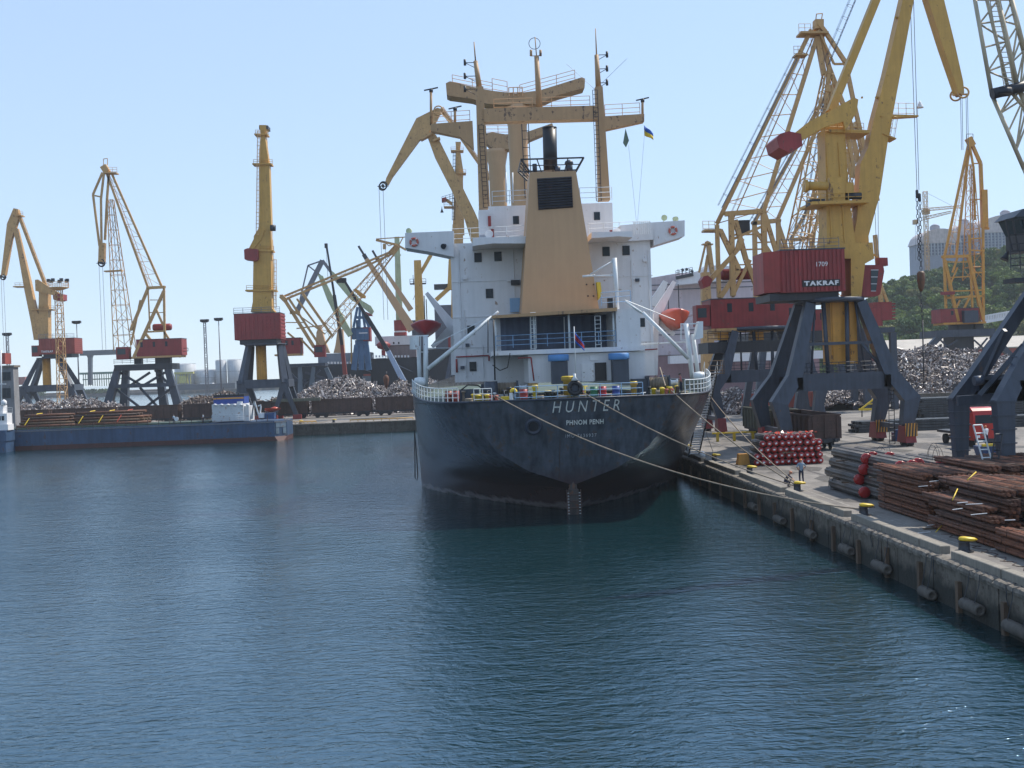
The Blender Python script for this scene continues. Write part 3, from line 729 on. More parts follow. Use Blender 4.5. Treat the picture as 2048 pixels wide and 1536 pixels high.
for i in range(4):
    j = (i + 1) % 4; mb.beam(B[i], B[j], .12, .12); mb.beam(A[i].lerp(B[i], .5), A[j].lerp(B[j], .5), .07, .07); mb.beam(A[i], B[i], .12, .12)
    for t in (.25, .5, .75): mb.beam(A[i].lerp(A[j], t), B[i].lerp(B[j], t), .07, .07)
mb.build("platform_railing", "black", fn)
mb = MB()
for px, py in ((1173, 569), (1187, 569), (1176, 592), (1187, 592)): mb.tube(on_fun(px, py), on_fun(px, py) + Vector((0, -.05, 0)), .07, n=8)
mb.build("bolt_plate", "rustw", fn)
mb = MB(); mb.prism([on_fun(1192, 565), on_fun(1200, 565), on_fun(1203, 590), on_fun(1196, 600)], (0, .8, 0)); mb.build("side_box", "bright", fn)
# ------------------------------------------------ radar masts
GY = 106.0
mb = MB(); mb.beam(W(969, 418, GY), W(959, 175, GY), 1.05, 1.2, .7, .8, up=(0, 1, 0)); mb.tube(W(959, 178, GY), W(951, 122, GY), .28, .2); mb.tube(W(951, 122, GY), W(948, 84, GY), .07, .05)
ml = mb.build("mast", "tan_worn", ship)
mb = MB(); mb.beam(W(1208, 402, GY), W(1197, 175, GY), 1.05, 1.2, .7, .8, up=(0, 1, 0)); mb.tube(W(1197, 178, GY), W(1193, 110, GY), .28, .2); mb.tube(W(1193, 110, GY), W(1191, 57, GY), .07, .04)
mr_ = mb.build("mast", "tan_worn", ship)
mb = MB(); a, b = W(968, 234, GY), W(1193, 227, GY); a.z = b.z = (a.z + b.z) / 2; mb.beam(a, b, 1.3, 1.25, up=(0, 0, 1)); cbm = mb.build("cross_beam", "tan_worn", ship)
mb = MB(); mb.prism([W(862, 250, GY), W(945, 244, GY), W(948, 300, GY), (W(920, 276, GY)), W(862, 264, GY)], (0, 1.0, 0)); mb.build("outrigger", "tan_worn", ship)
mb = MB(); mb.prism([W(1205, 235, GY), W(1287, 230, GY), W(1287, 245, GY), W(1205, 263, GY)], (0, 1.0, 0)); mb.build("outrigger", "tan_worn", ship)
for m_, sgn, rows, x_ in ((ml, -1, (125, 152, 178), 950), (mr_, 1, (110, 138, 166), 1194)):
    for py in rows:
        mb = MB(); p = W(x_, py, GY); e = p + Vector((sgn * .95, 0, 0)); mb.tube(p, e, .04, n=5); mb.tube(p + Vector((0, 0, -.5)), e, .03, n=4)
        mb.tube(e + Vector((0, 0, -.25)), e + Vector((0, 0, .3)), .12, n=8); mb.build("signal_lamp", "dark", m_)
mb = MB(); mb.ladder(W(972, 415, GY - .7), W(962, 250, GY - .7), .45, .4, .03, (1, 0, 0)); mb.build("ladder", "dark", ml)
mb = MB(); mb.ladder(W(1198, 402, GY - .7), W(1190, 180, GY - .7), .45, .4, .03, (1, 0, 0)); mb.build("ladder", "dark", mr_)
mb = MB(); mb.rail([W(988, 220, GY), W(1180, 213, GY)], 1.0, 1.8, .03, 2); mb.rail([W(1210, 233, GY), W(1280, 229, GY)], 1.1, 1.6, .03, 2); mb.rail([W(866, 249, GY), W(940, 244, GY)], 1.1, 1.6, .03, 2)
mb.build("railing", "tan", ship)
mb = MB(); mb.tube(W(1079, 222, GY), W(1073, 112, GY), .3, .22, n=10); mb.tube(W(1073, 112, GY), W(1070, 74, GY), .05); mb.beam(W(1063, 112, GY), W(1082, 111, GY), .06, .06)
for px in (1062, 1081): mb.tube(W(px, 112, GY), W(px, 100, GY), .12, n=8)
cm = mb.build("mast", "tan_worn", ship, "slim centre mast with a ring aerial")
mb = MB(); mb.ring(W(1069, 87, GY), (0, 1, 0), .53, .03, 24, 5); mb.build("ring_aerial", "dark", cm)
for px, py0, py1, hw_ in ((862, 250, 180, 14), (910, 246, 217, 13), (1285, 231, 200, 13)):
    mb = MB(); mb.tube(W(px, py0, GY), W(px, py1, GY), .12, n=8); rm = mb.build("radar_post", "tan_worn", ship)
    mb = MB(); c = W(px, py1 - 2, GY); tilt = Vector((hw_ * GY / FPX, 0.0, 0.12)); mb.beam(c - tilt, c + tilt, .16, .1); mb.tube(c, c + Vector((0, 0, -.3)), .18, n=8); mb.build("scanner", "dark", rm)
mb = MB(); mb.tube(W(1191, 180, GY), W(1133, 128, GY - .2), .015, n=4); mb.tube(W(1205, 165, GY), W(1253, 118, GY - .2), .015, n=4); mb.tube(W(1290, 255, 104), W(1275, 445, 101), .012, n=4); mb.tube(W(1257, 290, 104), W(1273, 445, 101), .012, n=4)
mb.build("aerial_wire", "wire", ship)
mb = MB()
for px, y0, y1 in ((1013, 405, 345), (1026, 405, 345)): mb.tube(W(px, y0, 102.6), W(px - 1, y1, 102.6), .07, n=6)
mb.build("whip_aerial", "railw", ship)
# ------------------------------------------------ deck cranes seen beyond the bridge
def deck_crane(Y_, colx, topy, poly, basez=9.0, w0=38):
    mb = MB(); p = W(colx[0], topy, Y_); q = W(colx[1], 400, Y_); q = p + (q - p) * ((basez - p.z) / (q.z - p.z)); q.x = p.x + .2
    r0 = w0 * Y_ / FPX / 2
    mb.lathe(q, (p - q), [(r0 * 1.05, 0), (r0, 1), (r0, (p - q).length - 2.5), (r0 * 1.3, (p - q).length - .5), (r0 * 1.3, (p - q).length)], 16)
    cr = mb.build("deck_crane", "tan", ship)
    mb = MB(); mb.prism([W(x, y, Y_) for x, y in poly], (0, 2.6, 0)); mb.build("jib", "tan_worn", cr)
    return cr
dc1 = deck_crane(135, (1033, 1036), 212, [(892, 172), (900, 168), (945, 179), (985, 187), (1030, 192), (1078, 186), (1162, 160), (1168, 163), (1167, 181), (1110, 197), (1078, 212), (1015, 215), (975, 213), (945, 203), (900, 197), (894, 194)])
mb = MB(); mb.rail([W(905, 168, 134), W(985, 184, 134)], 1.1, 2, .04, 2); mb.rail([W(985, 184, 134), W(1015, 190, 134)], 1.6, 1.4, .04, 2); mb.rail([W(1040, 190, 134), W(1150, 160, 134)], 1.2, 2, .04, 2)
mb.rail([W(1018, 192, 133.5), W(1045, 191, 133.5)], 1.0, .6, .06, 1)
mb.build("handrail", "tan", dc1)
mb = MB(); mb.ladder(W(1057, 395, 133.5), W(1050, 245, 133.5), .8, .9, .05, (1, 0, 0)); mb.build("ladder", "dark", dc1)
dc2 = deck_crane(178, (993, 995), 300, [(958, 272), (985, 268), (1010, 272), (1045, 270), (1103, 250), (1108, 262), (1060, 282), (1040, 300), (1010, 302), (985, 300), (972, 288)], w0=34)
mb = MB(); mb.rail([W(972, 268, 177), W(1045, 268, 177)], 1.3, 2, .05, 2); mb.build("handrail", "tan", dc2)
# ------------------------------------------------ stern railings
mb = MB(); hp = [Vector((CX + x, y, ztop(y))) for x, y in hu[:26]]; hl = [Vector((CX - x, y, ztop(y))) for x, y in hu[:26]]
for run in (hp, hl):
    r_ = run[2:18]
    for p in r_: mb.tube(p, p + Vector((0, 0, 1.05)), .035, n=4)
    for h in (.35, .7): mb.rope([p + Vector((0, 0, h)) for p in r_], .022, 4)
    mb.rope([p + Vector((0, 0, 1.05)) for p in r_], .04, 5)
mb.build("corner_railing", "railw", ship)
mb = MB(); mb.rail([(CX - 4.2, 82.15, 8.7), (CX + 5.2, 82.15, 8.7)], 1.05, 1.6, .03, 2); mb.build("stern_railing", "bluerail", ship)
mb = MB(); mb.rail([(CX - 7.2, 82.15, 8.7), (CX - 5.9, 82.15, 8.7)], 1.0, .8, .03, 2); mb.build("stern_railing", "railw", ship)
# black ring chock at the centre with its light
c = W(1150, 776, 82.0)
mb = MB(); mb.ring(c, (0, 1, 0), .42, .17, 20, 8); ch = mb.build("ring_chock", "black", ship)
mb = MB(); mb.tube(c + Vector((0, .1, 0)), c + Vector((0, .4, 0)), .3, n=12); mb.build("chock_bore", "portal", ch)
mb = MB(); mb.lathe(c + Vector((0, 0, .55)), (0, 0, 1), [(.28, 0), (.1, .25), (.1, .5)], 10); mb.build("stern_light", "railw", ch)
# flag staff
mb = MB(); mb.tube(W(1152, 758, 84), W(1148, 653, 84), .035, n=6); fs = mb.build("flag_staff", "railw", ship)
# gallows posts and boxes at both corners, boarding booms
for (p1, p2, top, bx, sgn) in (((852, 776), (851, 672), (830, 858), (820, 838, 673, 699), -1), ((1386, 765), (1372, 648), (1361, 1403), (1387, 1404, 643, 676), 1)):
    Y_ = 92.0; mb = MB(); mb.tube(W(p1[0], p1[1], Y_), W(p2[0], p2[1], Y_), .2, n=10); mb.tube(W(p1[0] - 12 * sgn * -1, p1[1], Y_ + 1), W(p2[0] + 14 * sgn, p2[1] + 20, Y_ + 1), .17, n=8)
    a, b = W(top[0], p2[1], Y_), W(top[1], p2[1] - 1, Y_); mb.beam(a, b, .1, .1); mb.beam(W(p2[0] - 10, p2[1], Y_), W(p2[0] - 10, p2[1] + 32, Y_), .08, .08); mb.beam(W(p2[0] - 10, p2[1] + 32, Y_), W(p2[0] + 6, p2[1] + 32, Y_), .08, .08)
    gp = mb.build("gallows", "railw", ship)
    mb = MB(); mb.prism([W(bx[0] + (8 if sgn > 0 else 0), bx[2], Y_), W(bx[1], bx[2], Y_), W(bx[1], bx[3] - (0 if sgn > 0 else 0), Y_), W(bx[0], bx[3] + (4 if sgn > 0 else 0), Y_)], (0, .9, 0)); mb.build("box", "railw", gp)
    c = W(p1[0] + 12 * sgn, p1[1] - 12, Y_ - .5); mb = MB(); mb.lathe(c, (1, 0, 0), [(.02, -.5), (.35, -.42), (.42, 0), (.35, .42), (.02, .5)], 14); mb.build("reel", "railw", gp)
mb = MB(); mb.tube(W(856, 738, 91), W(984, 634, 91), .19, .15, n=10); mb.tube(W(984, 634, 91), W(997, 623, 91), .1); mb.tube(W(865, 690, 91.2), W(980, 634, 91), .03, n=4); mb.build("boom", "railw", ship)
mb = MB(); mb.tube(W(1285, 625, 91), W(1377, 717, 91), .15, .17, n=10); mb.tube(W(1250, 603, 91), W(1290, 630, 91), .1); mb.tube(W(1250, 600, 91), W(1350, 640, 92), .03, n=4); mb.build("boom", "railw", ship)
mb = MB(); mb.tube(W(855, 697, 92), W(905, 696, 99), .05, n=5); mb.tube(W(1283, 688, 95), W(1372, 684, 92.5), .06, n=5); mb.build("stay", "railw", ship)
# provision crane post on the funnel deck
mb = MB(); mb.tube(W(1234, 618, 93), W(1229, 516, 93), .2, .2, n=10); mb.tube(W(1229, 520, 93), W(1180, 549, 93), .06); mb.tube(W(1229, 551, 93), W(1187, 552, 93), .07); mb.tube(W(1165, 553, 93), W(1190, 551, 93), .1)
mb.prism([W(1222, 520, 93), W(1229, 520, 93), W(1229, 536, 93)], (0, .1, 0)); mb.build("provision_crane", "railw", ship)
mb = MB(); mb.pbox(1216, 596, 1226, 616, 93, .6); mb.build("locker", "black", ship)
mb = MB(); mb.rail([W(1203, 612, 92), W(1262, 608, 92)], 1.1, 1.2, .03, 2); mb.build("railing", "bluerail", ship)
mb = MB(); mb.pbox(1020, 596, 1046, 624, 99.6, .15); mb.build("side_ladder_frame", "bluerail", house)
mb = MB(); mb.pbox(1022, 560, 1040, 570, 99.7, .2); mb.build("vent_grille", "dark", house)
# davits
for (pa, pb, pc, pd, Y_) in (((853, 586), (906, 655), (864, 694), (900, 656), 108), ((1349, 563), (1311, 632), (1348, 670), (1318, 634), 108)):
    mb = MB(); mb.beam(W(*pa, Y_), W(*pb, Y_), .35, .35, .4, 1.0, up=(0, 0, 1)); mb.beam(W(*pb, Y_), W(*pc, Y_), .4, .9, .35, .35); mb.beam(W(pb[0], pb[1] - 5, Y_), W(pb[0] + (2 if pb[0] < 1000 else -3), 750, Y_), .5, 1.2)
    mb.build("davit", "white2", ship)
mb = MB(); mb.beam(W(1331, 563, 118), W(1306, 612, 118), .5, .5, .5, 1.2); mb.build("davit", "white2", ship)

# ---------------------------------------------------------------- things on and about the ship
def lifeboat(px0, px1, py0, py1, Y_, m, lab):
    c0 = W((px0 + px1) / 2, py1, Y_); c1 = W((px0 + px1) / 2, py0, Y_); hw_ = (px1 - px0) * Y_ / FPX / 2; H = c1.z - c0.z
    r_ = thing("lifeboat", lab, "lifeboat", (c0.x, Y_ + 3, c0.z))
    mb = MB(); n = 14; L_ = 7.0; rows = [(0.0, .08), (.18, .45), (.42, .82), (.62, 1.0), (.68, 1.0)]
    for k in range(n + 1):
        u = k / n; f = max(0.02, math.sin(math.pi * u) ** .45)
        for s_ in (-1, 1):
            for z, ww in (rows if s_ < 0 else rows[::-1]):
                mb.v.append(Vector((c0.x + s_ * hw_ * ww * f, Y_ + L_ * u, c0.z + H * (z + .12 * (1 - f) + .05))))
    m_ = len(rows) * 2
    for k in range(n):
        for j in range(m_): mb._f((k * m_ + j, k * m_ + (j + 1) % m_, (k + 1) * m_ + (j + 1) % m_, (k + 1) * m_ + j), True)
    mb._f(tuple(range(m_))); mb._f(tuple(n * m_ + j for j in range(m_))[::-1])
    mb.build("boat_hull", m, r_)
    mb = MB(); k_ = 8
    for k in range(k_ + 1):
        u = k / k_; f = max(.05, math.sin(math.pi * (u * .9 + .05)) ** .5)
        for q in range(7):
            g_ = math.pi * q / 6; mb.v.append(Vector((c0.x + math.cos(g_) * hw_ * .9 * f, Y_ + .4 + (L_ - .8) * u, c0.z + H * (.70 + .26 * math.sin(g_) * f))))
    for k in range(k_):
        for q in range(6): mb._f((k * 7 + q, k * 7 + q + 1, (k + 1) * 7 + q + 1, (k + 1) * 7 + q), True)
    mb._f(tuple(range(7))); mb._f(tuple(k_ * 7 + q for q in range(7))[::-1])
    mb.build("canopy", m, r_)
    mb = MB()
    for yy in (Y_ + .8, Y_ + L_ - .8): mb.tube((c0.x, yy, c0.z + H * .9), (c0.x, yy, c0.z + H * .95 + 2.1), .05, n=5)
    mb.build("fall", "dark", r_)
    mb = MB(); mb.rope([(c0.x + hw_ * math.cos(a) * 1.02, Y_ + 1.5 + .0 * a, c0.z + H * .6) for a in (0,)] + [(c0.x + hw_ * 1.0, Y_ + 5, c0.z + H * .58)], .03); mb.build("grab_line", "railw", r_)
    return r_
lifeboat(819, 882, 634, 674, 103, "orange" if False else paint("dark red lifeboat paint", (0.36, 0.03, 0.03), .4, .1), "dark red lifeboat slung from the white davit on the left side of the ship")  # the left boat is dark red all over
lifeboat(1334, 1392, 610, 660, 103, "orange", "bright orange lifeboat slung from the white davit on the right side of the ship")
def lifebuoy(px, py, Y_, lab):
    r_ = thing("lifebuoy", lab, "lifebuoy", W(px, py, Y_)); c = W(px, py, Y_)
    mb = MB(); mb.ring(c, (0, 1, 0), .32, .095, 24, 8); mb.build("ring", paint("faded lifebuoy red", (.55, .13, .09), .5, .1), r_)
    mb = MB()
    for a in (0.8, 2.35, 3.9, 5.5):
        p = c + Vector((math.cos(a) * .32, 0, math.sin(a) * .32)); q = c + Vector((math.cos(a + .25) * .32, 0, math.sin(a + .25) * .32)); mb.tube(p, q, .105, n=8)
    mb.build("band", "white2", r_)
lifebuoy(828, 484, 99.38, "lifebuoy hanging on the left bridge wing of the big ship"); lifebuoy(1346, 461, 99.38, "lifebuoy hanging on the right bridge wing of the big ship")
# flags
def flag(px, py, Y_, w_, h_, droop, mats, lab, name="flag"):
    r_ = thing(name, lab, "flag", W(px, py, Y_)); c = W(px, py, Y_); nb = len(mats)
    for k, m in enumerate(mats):
        mb = MB(); nx = 10
        for j in (0, 1):
            for i in range(nx + 1):
                u = i / nx; v = (k + j) / nb
                mb.v.append(Vector((c.x + w_ * u * math.cos(droop), c.y + .12 * math.sin(u * 7), c.z - h_ * v * (1 - .35 * u) - w_ * u * math.sin(droop))))
        for i in range(nx): mb._f((i, i + 1, nx + 2 + i, nx + 1 + i), True)
        o = mb.build("stripe" if nb > 1 else "cloth", m, r_)
        md = o.modifiers.new("thick", 'SOLIDIFY'); md.thickness = .01
    return r_
fb, fyel, fgr, fred = (paint("flag blue", (.02, .10, .42), .8, .1), paint("flag yellow", (.65, .45, .03), .8, .1), paint("flag grey green", (.12, .17, .13), .8, .2), paint("flag red", (.35, .02, .03), .8, .1))
flag(1288, 250, 104, 1.15, .95, .75, [fb, fyel], "small blue and yellow flag flying below the right arm of the mast")
r_ = thing("signal_flag", "dark green pennant hanging below the right arm of the mast", "flag", W(1251, 257, 104))
mb = MB(); mb.prism([W(1251, 257, 104), W(1258, 281, 104), W(1252, 295, 104), W(1246, 286, 104)], (0, .04, 0)); mb.build("cloth", fgr, r_)
flag(1150, 664, 84, 1.15, .8, .95, [fb, fred, fred, fb], "drooping red and blue ensign on the staff at the stern rail")
# drums, bitts, fairleads, winches
DZ = 8.62
def drum(px, Y_, m, lab, h=.9, r=.29):
    p = W(px, 780, Y_); r_ = thing("oil_drum", lab, "drum", (p.x, Y_, DZ)); mb = MB()
    mb.lathe((p.x, Y_, DZ), (0, 0, 1), [(r, 0), (r, h * .32), (r * 1.05, h * .34), (r, h * .36), (r, h * .64), (r * 1.05, h * .66), (r, h * .68), (r, h), (r * .93, h)], 16); mb.build("drum_body", m, r_)
    mb = MB(); mb.lathe((p.x, Y_, DZ + h), (0, 0, 1), [(r * .9, -.02), (r * .9, .01)], 16); mb.build("lid", "dark", r_)
drum(1205, 84, paint("drum red", (.42, .02, .03), .4, .1), "red drum behind the stern rail right of the centre chock")
drum(1232, 84, paint("drum blue", (.03, .07, .28), .4, .1), "blue drum behind the stern rail beside the red drum")
drum(1188, 84, "green", "dark green drum behind the stern rail next to the red drum"); drum(1047, 84.5, paint("drum dull red", (.30, .03, .03), .5, .1), "dull red drum behind the stern rail on the left half of the deck")
drum(897, 88.5, paint("drum brick", (.25, .06, .04), .5, .2), "brick red drum behind the left corner railing"); drum(911, 88.0, paint("drum brick2", (.28, .04, .04), .5, .2), "second red drum behind the left corner railing")
def bitts(px, Y_, lab):
    p = W(px, 780, Y_); r_ = thing("mooring_bitts", lab, "bitts", (p.x, Y_, DZ)); mb = MB()
    mb.box(p.x - .6, p.x + .6, Y_ - .25, Y_ + .25, DZ, DZ + .08); mb.build("base", "dark", r_)
    for s_ in (-.33, .33):
        mb = MB(); mb.lathe((p.x + s_, Y_, DZ), (0, 0, 1), [(.15, .08), (.15, .5), (.21, .52), (.21, .6), (.1, .64)], 14); mb.build("post", "bright", r_)
bitts(965, 83.3, "yellow mooring bitts at the left end of the transom"); bitts(1316, 83.5, "yellow mooring bitts at the right end of the transom")
bitts(1332, 86.5, "yellow mooring bitts behind the right end of the transom, near the winch"); bitts(955, 87, "yellow mooring bitts behind the left end of the transom"); bitts(1345, 90, "farthest yellow mooring bitts at the right side of the stern")
def deck_post(px, Y_, h, r, m, lab, name="vent_post"):
    p = W(px, 780, Y_); r_ = thing(name, lab, "vent", (p.x, Y_, DZ)); mb = MB(); mb.lathe((p.x, Y_, DZ), (0, 0, 1), [(r, 0), (r, h * .8), (r * 1.4, h * .84), (r * 1.4, h)], 12); mb.build("post", m, r_)
    mb = MB(); mb.lathe((p.x, Y_, DZ + h), (0, 0, 1), [(r * 1.5, -.04), (r * 1.2, .06)], 12); mb.build("cap", "bright", r_)
deck_post(1070, 83, 1.15, .17, "bright", "yellow vent post at the stern rail left of the centre"); deck_post(1268, 83, 1.15, .2, "yellow", "yellow vent post at the stern rail right of the blue drum")
deck_post(1096, 83.2, .7, .2, "dark", "short dark vent post at the stern rail left of the centre chock"); deck_post(1136, 86, 1.7, .35, paint("ochre locker", (.4, .26, .04), .6, .1), "wide ochre locker post in front of the aft deckhouse")
mb = MB(); p = W(1022, 782, 82.8); r_ = thing("swan_neck_vent", "white swan neck vent with a yellow top at the stern rail", "vent", (p.x, 82.8, DZ))
mb.rope([Vector((p.x, 82.8, DZ)), Vector((p.x, 82.8, DZ + .7))], .14, 8); mb.build("pipe", "white2", r_)
mb = MB(); mb.rope([Vector((p.x + .18 - .18 * math.cos(a), 82.8, DZ + .7 + .22 * math.sin(a))) for a in [math.pi * k / 8 for k in range(9)]], .13, 8); mb.build("neck", "bright", r_)
def winch(px, Y_, lab):
    p = W(px, 750, Y_); r_ = thing("mooring_winch", lab, "winch", (p.x, Y_, DZ)); x = p.x
    mb = MB(); mb.box(x - 2.0, x - .7, Y_ - .5, Y_ + .6, DZ, DZ + 1.3); mb.box(x - .8, x - .66, Y_ - .7, Y_ + .8, DZ, DZ + 1.5); mb.box(x + .9, x + 1.03, Y_ - .7, Y_ + .8, DZ, DZ + 1.5); mb.build("gearbox", "portal", r_)
    mb = MB(); mb.tube((x - .66, Y_, DZ + .9), (x + .9, Y_, DZ + .9), .42, n=16)
    for i in range(12): mb.ring((x - .58 + i * .125, Y_, DZ + .9), (1, 0, 0), .45, .05, 16, 5)
    mb.build("rope_drum", "rope", r_)
    mb = MB(); mb.lathe((x + 1.03, Y_, DZ + .9), (1, 0, 0), [(.15, 0), (.35, .08), (.2, .2), (.2, .55), (.33, .7)], 14); mb.build("warping_head", "white2", r_)
winch(1312, 90.5, "rope winch on the right side of the stern deck"); winch(1010, 92, "rope winch in shade on the left side of the stern deck")
mb = MB(); p = W(930, 765, 90)
tk = thing("deck_machinery", "dark machinery with a grey casing on the left part of the stern deck", "machinery", (p.x, 90, DZ))
mb.box(p.x - .5, p.x + 1.1, 90, 91.5, DZ, DZ + .95); mb.tube((p.x + 2, 90, DZ), (p.x + 2, 90, DZ + 1.5), .5); mb.build("casing", "portal", tk)
mb = MB(); mb.path([(p.x - .3, 89.8, DZ + .95), (p.x + .2, 89.7, DZ + 1.3), (p.x + 1.0, 89.8, DZ + 1.25), (p.x + 1.5, 89.8, DZ + .9)], .06, 6); mb.box(p.x - 1.6, p.x - .7, 90.2, 91, DZ, DZ + .9); mb.build("hose", "black", tk)
for px, py, sgn in ((987, 791, -1), (1338, 779, 1)):
    p = W(px, py, 82.4); r_ = thing("roller_fairlead", ("rust red roller fairlead at the left end of the stern rail" if sgn < 0 else "rust red roller fairlead at the right end of the stern rail"), "fairlead", (p.x, 82.4, 8.75))
    mb = MB(); mb.box(p.x - .4, p.x + .4, 82.1, 82.7, 8.7, 8.82); mb.build("base", "dark", r_)
    for s_ in (-.2, .2):
        mb = MB(); mb.lathe((p.x + s_, 82.4, 8.8), (0, 0, 1), [(.16, 0), (.11, .12), (.11, .24), (.18, .36), (.1, .4)], 12); mb.build("roller", paint("roller red", (.45, .10, .06), .5, .2), r_)
# gangway
ga, gb = Vector((20.75, 95.2, 10.15)), Vector((21.35, 107.0, 2.15)); gr = thing("gangway", "long steep gangway with pale steps leading from the quay up to the ship", "gangway", gb)
sx = Vector((1, .0, 0))
mb = MB(); 
for s_ in (-.5, .5): mb.beam(ga + sx * s_, gb + sx * s_, .07, .26, up=(0, 0, 1))
mb.build("stringer", "dark", gr)
for i in range(32):
    t = (i + .5) / 32; c = ga.lerp(gb, t)
    mb = MB(); mb.box(c.x - .46, c.x + .46, c.y - .15, c.y + .15, c.z + .0, c.z + .11); mb.build("step", "white2", gr)
mb = MB()
for s_ in (-.55, .55): mb.rail([ga + sx * s_, gb + sx * s_], .95, 1.4, .025, 1)
mb.build("handrail", "railw", gr)
mb = MB(); c = gb + Vector((.7, -.4, 0)); mb.lathe(c, (0, 0, 1), [(.05, -.15), (.35, -.1), (.38, .2), (.2, .42), (.02, .46)], 14); tag(mb.build("white_buoy", "white2"), "round white buoy lying beside the foot of the gangway", "buoy")
mb = MB(); mb.box(20.3, 21.6, 93.9, 95.3, 10.02, 10.1); mb.rail([(20.4, 94, 10.1), (21.6, 94, 10.1), (21.6, 95.3, 10.1)], 1.05, .6, .03, 2); mb.build("landing", "wood", gr)
# mooring ropes
def sag(a, b, s_, n=18):
    a = Vector(a); b = Vector(b); return [a.lerp(b, i / n) - Vector((0, 0, s_ * 4 * (i / n) * (1 - i / n))) for i in range(n + 1)]
def mooring(a, b, s_, lab, r=.045):
    mb = MB(); mb.rope(sag(a, b, s_), r, 6); tag(mb.build("mooring_rope", "rope"), lab, "rope", "mooring ropes of the big ship")
mooring(W(990, 791, 82.1), (22.1, boll_y[2], 2.35), 1.35, "mooring rope from the left end of the stern to the second nearest bollard")
mooring(W(1166, 785, 81.8), (22.0, boll_y[3] - .1, 2.4), .55, "mooring rope from the chock at the middle of the stern to the quay")
mooring(W(1342, 781, 82.2), (22.15, boll_y[3] + .2, 2.45), .35, "mooring rope from the right end of the stern to the bollard by the standing man")
mooring((21.2, 98.5, 8.2), (22.3, boll_y[3] + .25, 2.5), .5, "mooring rope passing close by the gangway to the bollard by the standing man")
mooring((21.5, 104, 6.3), (22.3, boll_y[5], 2.4), .1, "short dark line from beside the gangway down to its right hand bollard", .03)
p = W(1284, 742, 90); mooring(W(1320, 735, 90), W(1331, 772, 83), .0, "rope leading from the winch drum to the right fairlead")
mb = MB(); a = W(829, 860, 100); mb.rope([a, a + Vector((-.05, 0, -2)), a + Vector((-.1, 0, -4.2)), a + Vector((.05, 0, -4.5)), a + Vector((.15, 0, -4.1)), a + Vector((.1, 0, -2)), a + Vector((0, 0, -.2))], .05, 5)
tag(mb.build("rope_loop", "black"), "loop of dark rope hanging down the left side of the ship", "rope")

# assorted gear scattered over the shaded stern deck
rc = random.Random(61); gm = ["dark", "portal", "rustw", "deckg", "red2", "white", "black", "bright", "rope"]
gear = thing("deck_gear", "assorted small boxes, reels and valves crowding the stern deck in shade", "deck gear", (CX, 89, DZ))
for i in range(46):
    x = CX + rc.uniform(-8.5, 9.0); y = rc.uniform(84.2, 90.5); a = rc.uniform(.12, .4); h = rc.uniform(.25, 1.1); mb = MB()
    k = rc.randrange(4)
    if k == 0: mb.box(x - a, x + a, y - a * .7, y + a * .7, DZ, DZ + h)
    elif k == 1: mb.lathe((x, y, DZ), (0, 0, 1), [(a * .5, 0), (a * .3, h * .3), (a * .3, h * .8), (a * .6, h * .85), (a * .5, h)], 9)
    elif k == 2: mb.ring((x, y, DZ + .1), (0, 0, 1), a, .08, 14, 5); mb.ring((x, y, DZ + .24), (0, 0, 1), a * .95, .08, 14, 5)
    else: mb.tube((x, y, DZ), (x, y, DZ + h), .05); mb.tube((x - .2, y, DZ + h), (x + .2, y, DZ + h), .04)
    mb.build(("box", "vent", "rope_coil", "valve_stand")[k], "rope" if k == 2 else gm[rc.randrange(9)], gear)
# pipes, cable runs and small vents on the after wall
mb = MB()
for px, y0, y1 in ((917, 500, 700), (928, 620, 755), (1026, 500, 595), (1262, 520, 605), (1296, 500, 700), (965, 690, 755)): mb.tube(W(px, y0, 99.9), W(px + (y1 - y0) * .036, y1, 99.9), .045, n=5)
mb.build("wall_pipe", "white", ship)
for px, py in ((930, 556), (1024, 612), (1275, 560), (1240, 575), (935, 690), (1290, 520), (1018, 560), (925, 735)):
    MB().pbox(px - 4, py - 3, px + 4, py + 3, 99.75, .3).build("wall_fitting", "portal" if px % 2 else "white", ship)

